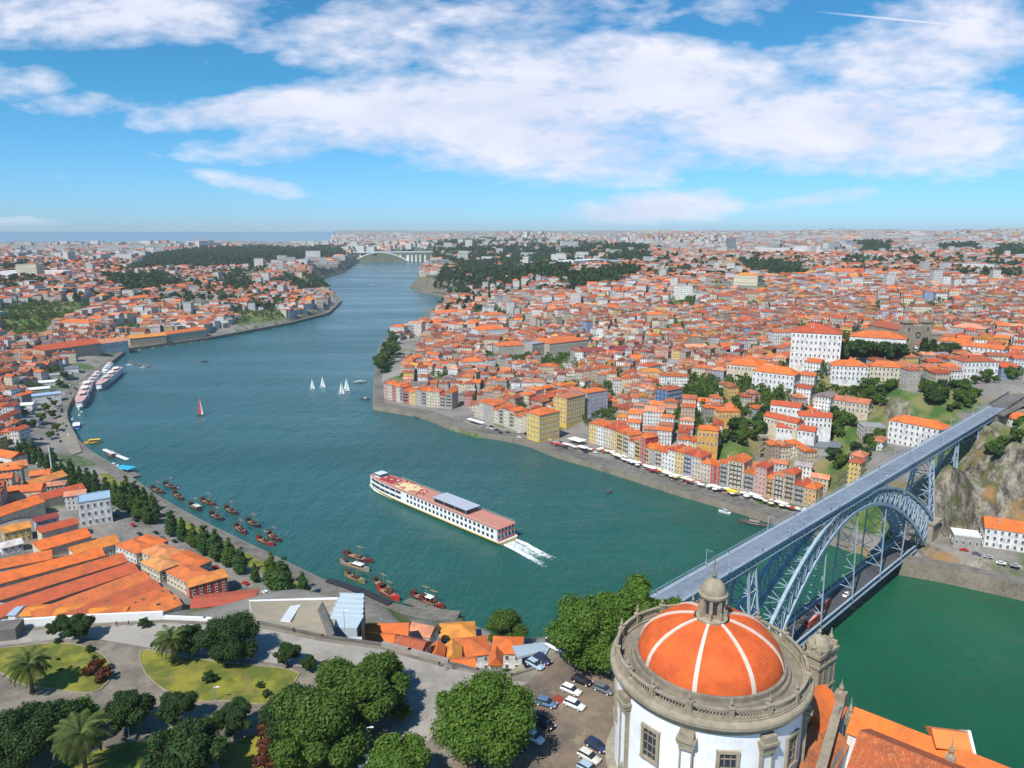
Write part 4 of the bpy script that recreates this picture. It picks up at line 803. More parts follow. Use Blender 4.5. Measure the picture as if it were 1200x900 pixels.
    uvs = np.concatenate([uvw.reshape(-1, 2), np.zeros((R4.size + R3.size, 2))]); r4 = uvs[QW.size:QW.size + R4.size].reshape(-1, 4, 2); r4[:, 1, 0] = 9; r4[:, 2] = (7, 6); r4[:, 3] = (2, 6); r4[:, 0] = 0
    ul = me.uv_layers.new(name='uv'); ul.data.foreach_set('uv', uvs.astype(np.float32).ravel())
    o_ = obj(name, me); tag(o_, label, cat, kind='stuff')
    if name == 'distant_houses':
        k = 2; A2 = np.repeat(A, k, 0).copy(); hh = np.repeat(h, k); ox = rs.uniform(-.35, .35, len(A2)) * A2[:, 2]; oy = rs.choice([-.25, .25], len(A2)) * A2[:, 3]; c2, s2 = np.cos(A2[:, 4]), np.sin(A2[:, 4])
        A2[:, 0] += ox * c2 - oy * s2; A2[:, 1] += ox * s2 + oy * c2; A2[:, 2] = rs.uniform(.8, 1.9, len(A2)); A2[:, 3] = rs.uniform(.7, 1.3, len(A2)); A2[:, 5] += hh + .6
        bulk(A2, 'rooftop_chimneys', 'small chimneys and dormers standing on the old town roofs', .8, [.6, .8, .5], 'chimneys')
    return o_
bulk(near[rest], 'distant_houses', 'dense orange roofed old town houses climbing the hills beyond the nearest streets', .08, [2, 3, 3, 4, 4, 5])
print('near', len(near), 'mid', len(mid), 'far', len(farh))
bulk(mid, 'distant_city', 'far off town houses and blocks filling both banks towards the horizon', .26, [2, 3, 4, 5], bigwhite=.008)
bulk(farh, 'horizon_city', 'hazy pale apartment blocks and roofs along the horizon', .6, [2, 3, 4, 6], bigwhite=.11)
# tower blocks standing out on the skyline
for i, (px, z, h, w, lab, wc) in enumerate([(853, 120, 62, 34, 'dark grey office tower standing highest on the skyline', (.16, .19, .23)), (786, 125, 52, 26, 'beige tower block on the skyline left of the dark one', C['beige']), (550, 110, 46, 34, 'white tower block above the woods', C['white']), (1020, 135, 40, 30, 'white tower block with a stepped top on the right skyline', C['white']), (178, 85, 42, 60, 'long white housing block on the left skyline', C['white']), (260, 84, 30, 70, 'long grey housing block at the left skyline by the wood', C['grey']), (200, 84, 44, 34, 'pinkish tower block among the left skyline', C['pink']), (748, 118, 44, 26, 'slim white tower block left of the beige one', C['white']), (722, 118, 52, 18, 'thin grey tower block among trees on the skyline', C['grey'])]):
    dist = 3600 if i not in (0, ) else 3100
    if i in (4, 5, 6): dist = 4300
    x = (px - 600) / F * dist * 1.0; zz = H1(x, dist)
    a = Vector((x - w / 2, dist, 0)); o, wl_, rf_ = house('tower_block', lab, 'tower block', a, Vector((1, 0, 0)), w, w * .7, zz, h, 2, 'flat', wc, RC['grey'], real=False, chim=False, deep=12)
# ------------------------------------------------------------------ trees
def leaf_cloud(name, mat, lobes, n, size, seed, shell=.55, flat=.0):
    """n leaf faces scattered in the outer shell of overlapping lobes (x,y,z,r)"""
    g = np.random.RandomState(seed); L_ = np.array(lobes, float); pw = L_[:, 3] ** 2; pw /= pw.sum()
    li = g.choice(len(L_), n, p=pw); u = g.normal(size=(n, 3)); u /= np.linalg.norm(u, axis=1)[:, None]
    rad = L_[li, 3] * (shell + (1 - shell) * g.rand(n) ** .6) * (1 + .12 * g.normal(size=n)); c = L_[li, :3] + u * rad[:, None] * np.array([1, 1, .85])
    nn = u + g.normal(size=(n, 3)) * .6 + np.array([0, 0, .35]); nn /= np.linalg.norm(nn, axis=1)[:, None]
    t1 = np.cross(nn, g.normal(size=(n, 3))); t1 /= np.linalg.norm(t1, axis=1)[:, None]; t2 = np.cross(nn, t1)
    s_ = size * (.45 + 1.1 * g.rand(n))[:, None]
    V = np.stack([c - t1 * s_, c - t2 * s_ * .6, c + t1 * s_, c + t2 * s_ * .6], 1)
    V[:, 2] += nn * s_ * .25
    me = bpy.data.meshes.new(name); npmesh(me, V.reshape(-1, 3), np.arange(4 * n).reshape(-1, 4)); me.update(calc_edges=True)
    at = me.attributes.new('rnd', 'FLOAT', 'FACE'); at.data.foreach_set('value', (g.rand(n)).astype(np.float32)); me.materials.append(M[mat]); return me
def crown_lobes(Rr, Hh_, z0, k, seed, squash=.8):
    g = np.random.RandomState(seed); lob = []
    for i in range(k):
        a = 2.4 * i + g.uniform(-.3, .3); f = math.sqrt((i + .5) / k); zf = g.rand()
        prof = math.sqrt(max(0.05, 1 - (zf * 1.55 - .55) ** 2)) if zf * 1.55 > .55 else .75 + .25 * zf / .36
        rr = Rr * f * g.uniform(.70, .96) * prof; lob.append((rr * math.cos(a), rr * math.sin(a), z0 + Hh_ * (.12 + .78 * zf), Rr * g.uniform(.15, .36)))
    lob.append((0, 0, z0 + Hh_ * .5, Rr * .5)); return lob
def trunk_mesh(h, r, seed, z1, spread):
    b = MB(); g = random.Random(seed); p = [(0, 0, -1), (g.uniform(-.2, .2), 0, h * .4), (g.uniform(-.4, .4), g.uniform(-.3, .3), h)]
    b.tube(p, [r * 1.35, r, r * .7], 8)
    for k in range(6):
        a = k * 1.05 + g.uniform(-.2, .2); b.tube([p[2], (spread * .35 * math.cos(a), spread * .35 * math.sin(a), h + z1 * .2), (spread * .7 * math.cos(a), spread * .7 * math.sin(a), h + z1 * .55)], [r * .5, r * .32, r * .12], 6)
    return b.mesh('trunk', 'bark', True)
TREE = {}
def tree_proto(key, mat, Rr, Hc, th, n, size, k=18, seed=1, name='broadleaf_tree', shell=.4, lobes=None, tr=.35):
    lob = lobes or crown_lobes(Rr, Hc, th * .8, k, seed); TREE[key] = (leaf_cloud('crown', mat, lob, n, size, seed, shell), trunk_mesh(th, tr, seed, Hc, Rr), name)
def tree(key, loc, rz=0, sc=1, label=None, cat='tree', group=None, name=None):
    cr, tk, nm = TREE[key]; o = empty(name or nm, loc, rz); o.scale = (sc, sc, sc) if not isinstance(sc, tuple) else sc; tag(o, label, cat, group)
    obj('crown', cr, o); obj('trunk', tk, o); return o
# near kinds (metres): real foliage detail
for i, (k, mat, sd) in enumerate([('dk1', 'leaf_dark', 3), ('dk2', 'leaf_dark', 8), ('md1', 'leaf_mid', 5), ('md2', 'leaf_mid', 12), ('br1', 'leaf_bright', 6), ('br2', 'leaf_bright', 15)]):
    tree_proto(k, mat, 8, 10, 4, 26000, .34, 26, sd)
tree_proto('big1', 'leaf_mid', 12, 14, 5, 52000, .36, 44, 31, tr=.5); tree_proto('big2', 'leaf_dark', 12, 13, 5, 52000, .36, 44, 32, tr=.5)
tree_proto('big3', 'leaf_bright', 12, 14, 5, 60000, .34, 60, 33, tr=.5)
for i, (k, mat) in enumerate([('c1', 'leaf_dark'), ('c2', 'leaf_mid'), ('c3', 'leaf_mid')]): tree_proto(k, mat, 5, 7, 3, 1500, .75, 12, 40 + i, tr=.3)
def pop_lobes(h, r, seed):
    g = np.random.RandomState(seed); return [(g.uniform(-.25, .25) * r, g.uniform(-.25, .25) * r, 2 + h * t_, r * (.95 - .75 * max(0, t_ - .35) / .65) * g.uniform(.8, 1.1) * (.75 + .25 * min(1, t_ / .2))) for t_ in np.linspace(.08, .95, 11)]
for i in range(3): tree_proto(f'pop{i}', 'leaf_poplar' if i != 2 else 'leaf_mid', 3, 16, 3, 5200, .40, seed=50 + i, name='poplar_tree', lobes=pop_lobes(15.5, 2.9, 50 + i), tr=.28)
tree_proto('cyp', 'leaf_dark', 2, 14, 2, 2600, .45, seed=60, name='cypress_tree', lobes=[(0, 0, 2 + t_ * 12, 2.6 * (1 - .75 * t_) + .3) for t_ in np.linspace(0, 1, 9)])
def gtree(key, px, py, z, sc, label, name=None, group=None, dz=0):
    p = U(px, py, z); return tree(key, (p.x, p.y, z + dz), random.uniform(0, 6), sc, label, 'tree', group, name)
# park trees (px of trunk foot)
for a in [('dk1', 72, 747, .42, 'small dark round tree, left one of the pair on the edge of the oval lawn'), ('dk2', 93, 750, .5, 'small dark round tree, right one of the pair on the edge of the oval lawn'),
          ('big2', 272, 774, .62, 'large dense dark tree standing against the park wall'), ('dk2', 223, 770, .60, 'dark tree squeezed between the palm and the large dense dark tree'),
          ('dk1', 337, 780, .40, 'small dark tree on the pavement right of the large dense dark tree'), ('dk2', 363, 786, .28, 'smallest dark tree on the pavement, beside the small one'),
          ('dk2', 154, 857, .66, 'grey green open tree at the crossing of the park paths'), ('dk1', 208, 850, .52, 'low dark tree between the open tree and the lamp post lawn'),
          ('dk1', 277, 864, .55, 'dark tree with lime undergrowth in the middle of the park'), ('dk2', 222, 918, .92, 'broad dark tree at the bottom edge below the low dark one'),
          ('big2', 22, 905, .68, 'big very dark tree in the bottom left corner'), ('dk1', 60, 880, .8, 'dark tree right of the corner tree, behind the bright one'), ('br1', 92, 868, .66, 'bright green tree directly behind the tall palm'),
          ('br1', 3, 925, .4, 'bright green shrub tree at the very left bottom edge'),
          ('big1', 372, 897, .82, 'huge dense green tree filling the middle of the park edge, front one'), ('big2', 350, 868, .6, 'dark tree at the left of the huge park edge clump'), ('md2', 432, 858, 1.0, 'round green tree at the right of the huge park edge clump'), ('md1', 446, 822, .84, 'lighter olive tree at the back of the huge park edge clump'), ('md2', 400, 838, .9, 'green tree in the middle of the huge park edge clump'),
          ('br1', 472, 845, .3, 'slim bright young tree at the right side of the park clump'), ('br2', 412, 905, .34, 'small bright shrub tree beside the lamp post by the road'), ('br1', 468, 925, .82, 'bright round tree cut by the bottom edge in the middle'),
          ('big3', 569, 884, .87, 'biggest bright green tree standing alone beside the parked cars'), ('big3', 692, 778, .88, 'large green tree left of the church dome above the cars'), ('br2', 742, 748, 1.12, 'bright green tree just behind the church balustrade'), ('br1', 786, 748, .8, 'bright green tree farthest right behind the church balustrade')]:
    gtree(a[0], a[1], a[2], 78, a[3], a[4])
gtree('md1', 592, 748, 32, 1.05, 'round green tree by the river at the end of the orange cottages', dz=-3)
gtree('md2', 512, 746, 34, .3, 'small green tree among the orange cottages')
# palms
def palm(px, py, h, Rr, label, seed):
    p = U(px, py, 78); o = empty('palm_tree', (p.x, p.y, 78)); tag(o, label, 'palm'); g = random.Random(seed)
    b = MB(); b.tube([(0, 0, -1), (.15, 0, h * .5), (0, .1, h)], [.5, .36, .42], 10); b.build('trunk', 'bark', o)
    b = MB(); b.lathe([(.3, -.6), (.75, -.1), (.7, .4), (.2, .7)], 10, (0, .1, h)); b.build('crown_shaft', plain('palm_heart', (.22, .10, .03), .9) if 'ph' not in M else M['ph'], o)
    for k in range(46):
        az = k * 2.399; el = R(78 - 100 * (k / 46) ** .9); n = 9; fr = MB(); L_ = Rr * g.uniform(.9, 1.12); pts = []; x = z = 0; a_ = el
        for i in range(n + 1):
            pts.append((x, z)); x += math.cos(a_) * L_ / n; z += math.sin(a_) * L_ / n; a_ -= R(10 + 3 * (i > 5))
        for i in range(n):
            for sub in (0, .5):
                (x0, z0), (x1, z1) = pts[i], pts[i + 1]; bx = x0 + (x1 - x0) * sub; bz = z0 + (z1 - z0) * sub; t_ = (i + sub) / n; ll = Rr * .24 * math.sin(math.pi * min(1, t_ * .85 + .12)) + .1
                for s_ in (-1, 1):
                    q = [(bx, 0, bz), (bx + .34, 0, bz + .03), (bx + .55 * ll, s_ * ll, bz - ll * .35)]
                    fr.add(q, [(0, 1, 2)])
        me = fr.mesh('frond', 'leaf_palm'); at = me.attributes.new('rnd', 'FLOAT', 'FACE'); at.data.foreach_set('value', [g.random() for _ in me.polygons])
        f = obj('frond', me, o, (0, .1, h), az)
palm(38, 812, 7.0, 5.2, 'palm with reddish heart on the left oval lawn', 1)
palm(203, 777, 6.0, 4.8, 'palm at the corner of the bright lawn next to the dark trees', 2)
palm(101, 912, 9.5, 5.8, 'tallest palm with bare trunk at the bottom left', 3)
# promenade poplars
PP = [(12, 527), (24, 540), (33, 545), (42, 549), (50, 552), (57, 556), (30, 532), (40, 537), (62, 545), (48, 542), (68, 568), (78, 572), (87, 577), (96, 582), (104, 587), (112, 592), (84, 562), (94, 567), (104, 572), (113, 577), (64, 556), (74, 560), (126, 585), (136, 592), (146, 599), (156, 605), (165, 611), (174, 615), (182, 614), (150, 588), (160, 594), (170, 600), (180, 606),
      (202, 629), (215, 635), (228, 643), (241, 651), (255, 659), (269, 665), (283, 674), (299, 683), (319, 691), (333, 700), (355, 699)]
for i, (x, y) in enumerate(PP):
    z = 5; sc = (.85 if i < 22 else 1.0) * random.uniform(.85, 1.12) * (1.25 if i in (41, 42) else 1) * (.7 if i in (40, 43) else 1)
    lab = f'{ORD[i]} poplar of the row by the lodges, counted from the left' if i < 33 else f'{ORD[43 - i]} poplar from the near end of the river bank row'
    if i == 0: lab = 'lone dark poplar standing at the left edge before the row'
    gtree(f'pop{(i * 7) % 3 if i > 22 else (i % 2)}', x, y, z, (sc * random.uniform(1.15, 1.5), sc * random.uniform(1.15, 1.5), sc), lab, group='poplars along the left bank promenade')
# palace trees, cypress, named city trees
for a in [('c1', 990, 424, 1.3, 'dark tree at the left end of the clump in front of the palace wing'), ('c1', 1001, 424, 1.45, 'second dark tree from the left in front of the palace wing'), ('c1', 1014, 424, 1.4, 'third dark tree from the left in front of the palace wing'), ('c1', 1028, 424, 1.25, 'fourth dark tree in front of the palace wing'), ('c1', 1041, 424, 1.3, 'fifth dark tree in front of the palace wing'), ('c1', 1054, 424, 1.2, 'last dark tree at the right end in front of the palace wing'),
          ('c1', 1110, 423, 1.25, 'round dark tree standing alone right of the cathedral')]:
    gtree(a[0], a[1], a[2], 69, a[3] * 1.6, a[4], dz=-1)
for x, y, s_, l_ in [(1081, 425, 1.5, 'tall dark cypress in front of the cathedral, left'), (1091, 425, 1.4, 'tall dark cypress in front of the cathedral, right')]: gtree('cyp', x, y, 68, (s_ * 1.6, s_ * 1.6, s_), l_)
for i in range(16):
    t_ = i / 15; x = 445 + 18 * math.sin(t_ * 1.5); y = 436 - 42 * t_
    gtree('c2' if i % 2 else 'c1', x + random.uniform(-3, 3), y, 7, random.uniform(1.6, 2.2), f'{ORD[i]} tree from the near end of the grove on the river point', group='grove on the river point')
# trees scattered in gardens and streets: up to 200 individuals, the rest one far woodland
tr_pts = []
g = np.random.RandomState(9)
for P_, k in GREEN:
    if k == 0: continue
    xs_ = [p[0] for p in P_]; ys_ = [p[1] for p in P_]; ar = abs(sum(xs_[i - 1] * ys_[i] - xs_[i] * ys_[i - 1] for i in range(len(xs_)))) / 2
    dm = U(sum(xs_) / len(xs_), sum(ys_) / len(ys_), 60).y; far_ = dm > 1500; s2_ = 850 * (13 if far_ else 9.5) / dm
    nb = 3.0 * (max(xs_) - min(xs_)) * (max(ys_) - min(ys_)) / (s2_ * s2_ * .35) * k; nb = int(min(nb, 26000))
    px = g.uniform(min(xs_), max(xs_), nb); py = g.uniform(min(ys_), max(ys_), nb); zz = np.full(nb, 70.0)
    for it in range(5):
        u_ = (px - 600) / F; v_ = (450 - py) / F; Yd = math.cos(TH) + v_ * math.sin(TH); Zd = -math.sin(TH) + v_ * math.cos(TH); Zd = np.minimum(Zd, -.004); tt_ = (zz - HC) / Zd; x = u_ * tt_; y = Yd * tt_; zz = .5 * zz + .5 * Hh(x, np.minimum(y, 9500))
    z = Hh(x, y); px, py, d = Pn(x, y, z)
    ok = inpoly(px, py, P_) & (z > 4) & (y < 9000)
    if far_ and dm > 2200: ok &= np.sin(x / 240 + 1) * np.sin(y / 330) < .72
    tr_pts += [(a, b, c, e_, f_, h_, far_) for a, b, c, e_, f_, h_ in zip(x[ok], y[ok], z[ok], px[ok], py[ok], d[ok])]
# loose clumps between the houses
for q in range(2100):
    cxp, cyp = g.uniform(0, 1200), 283 + 210 * g.rand() ** 1.1; zz = 60.0
    for it in range(4): w_ = U(cxp, cyp, zz); zz = .5 * zz + .5 * H1(w_.x, min(w_.y, 9000))
    if w_.y > 7500 or w_.y < 560: continue
    kk = g.randint(4, 12); xs_ = w_.x + g.normal(size=kk) * (9 if w_.y < 1500 else 26); ys_ = w_.y + g.normal(size=kk) * (9 if w_.y < 1500 else 30); zs_ = Hh(xs_, ys_)
    if zs_.min() < 5 or (-poly_sd(xs_, ys_, RIV)).min() < 30: continue
    px, py, d = Pn(xs_, ys_, zs_)
    tr_pts += [(a, b, c, e_, f_, h_, w_.y > 1500) for a, b, c, e_, f_, h_ in zip(xs_, ys_, zs_, px, py, d)]
# street trees
A = lattice(420, 3000, 260, (30, 80), 60, 30, 5); A = clean(A, 40, .75)
tr_pts += [(r_[0], r_[1], r_[5], r_[6], r_[7], r_[8], r_[1] > 1500) for r_ in A]
tr_pts = [p for p in tr_pts if -20 < p[3] < 1210 and abs((p[0] - 324.5) * .6839 - (p[1] - 474.0) * .7296) > 16]
_ax = np.array([p[0] for p in tr_pts]); _ay = np.array([p[1] for p in tr_pts]); _ok = (poly_sd(_ax, _ay, FLP) < -2) & (-poly_sd(_ax, _ay, RIV) > 14); tr_pts = [p for p, k in zip(tr_pts, _ok) if k]
F_ = np.array(FOOT); tr_pts = [p for p in tr_pts if p[5] > 1500 or np.min(np.hypot(F_[:, 0] - p[0], F_[:, 1] - p[1]) - F_[:, 2]) > -3]
tr_pts.sort(key=lambda p: p[5]); ind = tr_pts[:200]; rest_t = tr_pts[200:]
print('trees', len(tr_pts))
cnt = {}
for p in ind:
    lm = min(LMK, key=lambda l: (l[1] - p[3]) ** 2 + 2 * (l[2] - p[4]) ** 2); dx = p[3] - lm[1]; dy = p[4] - lm[2]
    rel = ('left of' if dx < 0 else 'right of') if abs(dx) > 1.2 * abs(dy) else ('above' if dy < 0 else 'below')
    cnt.setdefault((rel, lm[0]), []).append(p)
for (rel, k), ls in cnt.items():
    ls.sort(key=lambda q: q[3])
    for i, p in enumerate(ls):
        lab = f'only green tree standing just {rel} the {k}' if len(ls) == 1 else f'{ORD[i]} green tree from the left among those {rel} the {k}'
        tree(random.choice(('c1', 'c2', 'c3')), (p[0], p[1], p[2] - .5), random.uniform(0, 6), random.uniform(.6, 1.15), lab, 'tree', 'trees in gardens and streets of the old town')
def woodland(pts, name, label, nl, ls, sc, mat):
    base = []; 
    for v_ in range(5):
        lob = crown_lobes(5, 7, 1.5, 7, 70 + v_); gg = np.random.RandomState(v_); L_ = np.array(lob); li = gg.choice(len(L_), nl); u = gg.normal(size=(nl, 3)); u /= np.linalg.norm(u, axis=1)[:, None]; u[:, 2] = np.abs(u[:, 2]) * .9
        c = L_[li, :3] + u * L_[li, 3:4] * .9; nn = u + gg.normal(size=(nl, 3)) * .5; nn /= np.linalg.norm(nn, axis=1)[:, None]; t1 = np.cross(nn, gg.normal(size=(nl, 3))); t1 /= np.linalg.norm(t1, axis=1)[:, None]; t2 = np.cross(nn, t1)
        base.append(np.stack([c - t1 * ls, c - t2 * ls * .8, c + t1 * ls, c + t2 * ls * .8], 1))
    out_ = []; rn_ = []
    for p in pts:
        s_ = g.uniform(.7, 1.4) * sc * (1.9 if p[6] else 1); a_ = g.uniform(0, 6.28); c, s2 = math.cos(a_), math.sin(a_); q = base[g.randint(5)] * s_
        out_.append(np.stack([q[..., 0] * c - q[..., 1] * s2 + p[0], q[..., 0] * s2 + q[..., 1] * c + p[1], q[..., 2] + p[2] - .5], -1)); rn_.append(np.clip(g.rand() * .7 + g.rand(nl) * .3, 0, 1))
    V = np.concatenate(out_).reshape(-1, 3); me = bpy.data.meshes.new(name); npmesh(me, V, np.arange(len(V)).reshape(-1, 4)); me.update(calc_edges=True)
    at = me.attributes.new('rnd', 'FLOAT', 'FACE'); at.data.foreach_set('value', np.concatenate(rn_).astype(np.float32)); me.materials.append(M[mat]); o = obj(name, me); tag(o, label, 'woodland', kind='stuff'); return o
woodland([p for p in rest_t if not p[6]], 'garden_trees', 'mixed green trees and shrubs on slopes and in gardens of both towns', 90, .8, .85, 'leaf_mid')
woodland([p for p in rest_t if p[6]][:22000], 'distant_woods', 'dark green woods on the far hills of both banks', 46, 1.5, .95, 'leaf_dark')
# ------------------------------------------------------------------ two-level arch bridge
BE = Vector((-0.7296, -0.6839, 0)); BN = Vector((0.6839, -0.7296, 0)); BA = Vector((324.5, 474.0, 0))
def B3(s, o, z): p = BA + BE * s + BN * o; return Vector((p.x, p.y, z))
def bridge():
    o = empty('arch_bridge', B3(230, 0, 0)); tag(o, 'blue grey two-level iron arch bridge with tram tracks on its upper deck', 'bridge')
    inv = Matrix.Translation(-B3(230, 0, 0))
    def put(b, name, mats, par=None, smooth=False):
        b.v = [tuple(inv @ Vector(p)) for p in b.v]; return b.build(name, mats, par or o, smooth=smooth)
    s0, s1, DZ = -8, 426, 62
    b = MB(); b.beam(B3(s0, 0, DZ), B3(s1, 0, DZ), 9.2, .5); put(b, 'upper_deck', 'iron_deck')
    for sd in (-1, 1):
        b = MB(); b.beam(B3(s0, sd * 4.1, DZ + .33), B3(s1, sd * 4.1, DZ + .33), 1.35, .16); put(b, 'footway', plain('footway_grey', (.33, .38, .45), .8) if 'fw' not in M else M['fw'])
        b = MB(); b.beam(B3(s0, sd * 4.85, DZ + 1.5), B3(s1, sd * 4.85, DZ + 1.5), .14, .14); b.beam(B3(s0, sd * 4.85, DZ + .95), B3(s1, sd * 4.85, DZ + .95), .06)
        s = s0
        while s < s1: b.beam(B3(s, sd * 4.85, DZ + .2), B3(s, sd * 4.85, DZ + 1.5), .1); s += 2
        put(b, 'railing', 'iron')
    for k in (-2.55, -1.15, 1.15, 2.55):
        b = MB(); b.beam(B3(s0, k, DZ + .29), B3(s1, k, DZ + .29), .14, .1); put(b, 'tram_rail', 'iron')
    b = MB()
    for sd in (-1, 1):
        b.beam(B3(s0, sd * 4.2, DZ - .6), B3(s1, sd * 4.2, DZ - .6), .5, .7); b.beam(B3(s0, sd * 4.2, DZ - 3.0), B3(s1, sd * 4.2, DZ - 3.0), .5, .4)
        s = s0
        while s < s1 - 3: b.beam(B3(s, sd * 4.2, DZ - 3), B3(s + 3.5, sd * 4.2, DZ - .6), .2); b.beam(B3(s + 3.5, sd * 4.2, DZ - 3), B3(s, sd * 4.2, DZ - .6), .2); b.beam(B3(s, sd * 4.2, DZ - 3), B3(s, sd * 4.2, DZ - .6), .22); s += 3.5
    s = s0
    while s < s1: b.beam(B3(s, -4.2, DZ - 3), B3(s, 4.2, DZ - 3), .3); s += 3.5
    put(b, 'deck_girder', 'iron')
    CS, HS = 230, 93
    def lo(t): return 7 + 47 * (1 - abs(t) ** 2.05)
    def up(t): return 24 + 36.6 * (1 - abs(t) ** 2.2)
    def wd(t): return 3.4 + 4.6 * abs(t) ** 1.6
    NP = 30
    for sd in (-1, 1):
        for fn, nm, th in ((lo, 'lower_chord', 1.5), (up, 'upper_chord', 1.5)):
            b = MB(); n = NP * 2
            for i in range(n):
                ta, tb = -1 + 2 * i / n, -1 + 2 * (i + 1) / n; f = 1 if fn is lo else 1.03
                b.beam(B3(CS + HS * ta * f, sd * wd(ta), fn(ta)), B3(CS + HS * tb * f, sd * wd(tb), fn(tb)), 1.3, th if fn is lo else 1.2)
            put(b, nm, 'iron')
        b = MB()
        for i in range(NP + 1):
            t = -1 + 2 * i / NP; a = B3(CS + HS * t, sd * wd(t), lo(t)); c = B3(CS + HS * t * 1.03, sd * wd(t), up(t)); b.beam(a, c, .55)
            if i < NP:
                t2 = -1 + 2 * (i + 1) / NP; a2 = B3(CS + HS * t2, sd * wd(t2), lo(t2)); c2 = B3(CS + HS * t2 * 1.03, sd * wd(t2), up(t2)); b.beam(a, c2, .4); b.beam(c, a2, .4)
        put(b, 'arch_lattice', 'iron')
    b = MB()
    for i in range(NP + 1):
        t = -1 + 2 * i / NP
        for fn, f in ((lo, 1), (up, 1.03)):
            l, r_ = B3(CS + HS * t * f, -wd(t), fn(t)), B3(CS + HS * t * f, wd(t), fn(t)); b.beam(l, r_, .34)
            if i < NP:
                t2 = -1 + 2 * (i + 1) / NP; l2, r2 = B3(CS + HS * t2 * f, -wd(t2), fn(t2)), B3(CS + HS * t2 * f, wd(t2), fn(t2)); b.beam(l, r2, .2); b.beam(r_, l2, .2)
    put(b, 'arch_cross_bracing', 'iron')
    # lower deck
    LZ, LO = 9.5, 0; l0, l1 = CS - 94, CS + 94
    b = MB(); b.beam(B3(l0, LO, LZ), B3(l1, LO, LZ), 9.0, .4); put(b, 'lower_deck', 'asphalt')
    for sd in (-1, 1):
        b = MB(); b.beam(B3(l0, LO + sd * 4.9, LZ + 1.6), B3(l1, LO + sd * 4.9, LZ + 1.6), .8, .35); b.beam(B3(l0, LO + sd * 4.9, LZ - 1.6), B3(l1, LO + sd * 4.9, LZ - 1.6), .8, .5)
        s = l0
        while s < l1 - 1: b.beam(B3(s, LO + sd * 4.9, LZ - 1.6), B3(s + 2.6, LO + sd * 4.9, LZ + 1.6), .2); b.beam(B3(s + 2.6, LO + sd * 4.9, LZ - 1.6), B3(s, LO + sd * 4.9, LZ + 1.6), .2); s += 2.6
        put(b, 'lower_girder', 'iron')
        b = MB(); b.beam(B3(l0, LO + sd * 3.9, LZ + .3), B3(l1, LO + sd * 3.9, LZ + .3), 1.2, .15); put(b, 'lower_footway', 'pave')
    for k, t in enumerate((-.66, -.36, 0, .36, .66)):
        b = MB()
        for sd in (-1, 1):
            b.beam(B3(CS + HS * t, sd * wd(t), lo(t)), B3(CS + HS * t, sd * 5.0, LZ), .5)
        top = lo(t); n = max(1, int((top - LZ) / 9)); 
        for i in range(n):
            za, zb = LZ + 6 + (top - LZ - 6) * i / n, LZ + 6 + (top - LZ - 6) * (i + 1) / n
            b.beam(B3(CS + HS * t, -4.7, za), B3(CS + HS * t, 4.7, zb), .26); b.beam(B3(CS + HS * t, 4.7, za), B3(CS + HS * t, -4.7, zb), .26); b.beam(B3(CS + HS * t, -4.7, za), B3(CS + HS * t, 4.7, za), .3)
        put(b, 'hanger', 'iron')
    # iron towers from the piers to the upper deck
    def tower(s, zb, zt, wb, wt, lb_=6, name='iron_pier'):
        b = MB(); n = max(2, int((zt - zb) / 8)); 
        def c(i, a, q):
            f = i / n; return B3(s + a * (lb_ * (1 - f) + 2.6 * f) / 1, q * (wb * (1 - f) + wt * f), zb + (zt - zb) * f)
        for a in (-1, 1):
            for q in (-1, 1): b.beam(c(0, a, q), c(n, a, q), .8)
        for i in range(n):
            for a in (-1, 1): b.beam(c(i, a, -1), c(i + 1, a, 1), .3); b.beam(c(i, a, 1), c(i + 1, a, -1), .3); b.beam(c(i, a, -1), c(i, a, 1), .4)
            for q in (-1, 1): b.beam(c(i, -1, q), c(i + 1, 1, q), .3); b.beam(c(i, 1, q), c(i + 1, -1, q), .3); b.beam(c(i, -1, q), c(i, 1, q), .4)
        put(b, name, 'iron')
    tower(CS - HS - 4, 22, DZ - 4, 7.5, 3.8, 4); tower(CS + HS + 4, 22, DZ - 4, 7.5, 3.8, 4)
    
    tower(CS - HS - 48, 28, DZ - 4, 5, 3.6, 3.2); tower(CS + HS + 44, 22, DZ - 4, 5.5, 3.6, 3.2)
    tower(CS - HS - 92, 48, DZ - 4, 4.6, 3.6, 3); tower(CS + HS + 78, 44, DZ - 4, 4.6, 3.6, 3)
    for sg in (-1, 1):
        b = MB(); p = B3(CS + sg * (HS + 5), 0, 10); b.box((p.x, p.y, 9), (13, 22, 26), math.atan2(BE.y, BE.x), taper=.9); b.box((p.x, p.y, 22.4), (12.8, 21.8, 1.0), math.atan2(BE.y, BE.x)); put(b, 'masonry_pier', 'stone')
    b = MB(); p = B3(-14, 0, 0); b.box((p.x, p.y, 44), (18, 15, 35), math.atan2(BE.y, BE.x)); put(b, 'abutment', 'stone')
    b = MB(); p = B3(434, 0, 0); b.box((p.x, p.y, 50), (18, 14, 23), math.atan2(BE.y, BE.x)); put(b, 'abutment', 'stone')
    for k in (-2, 2): b = MB(); b.beam(B3(s0, k, DZ + 6.1), B3(s1, k, DZ + 6.1), .05); put(b, 'overhead_wire', 'dark')
    for s in (30, 75, 120, 165, 210, 255, 300, 345, 385):
        for sd in (-1, 1):
            b = MB(); a = B3(s, sd * 4.6, DZ); b.tube([a, a + Vector((0, 0, 6.6))], [.16, .11], 6); q = a - BN * sd * 2.6 + Vector((0, 0, 6.4)); b.beam(a + Vector((0, 0, 6.4)), q, .1); b.beam(a + Vector((0, 0, 5.4)), q, .06); put(b, 'catenary_mast', 'iron')
bridge()
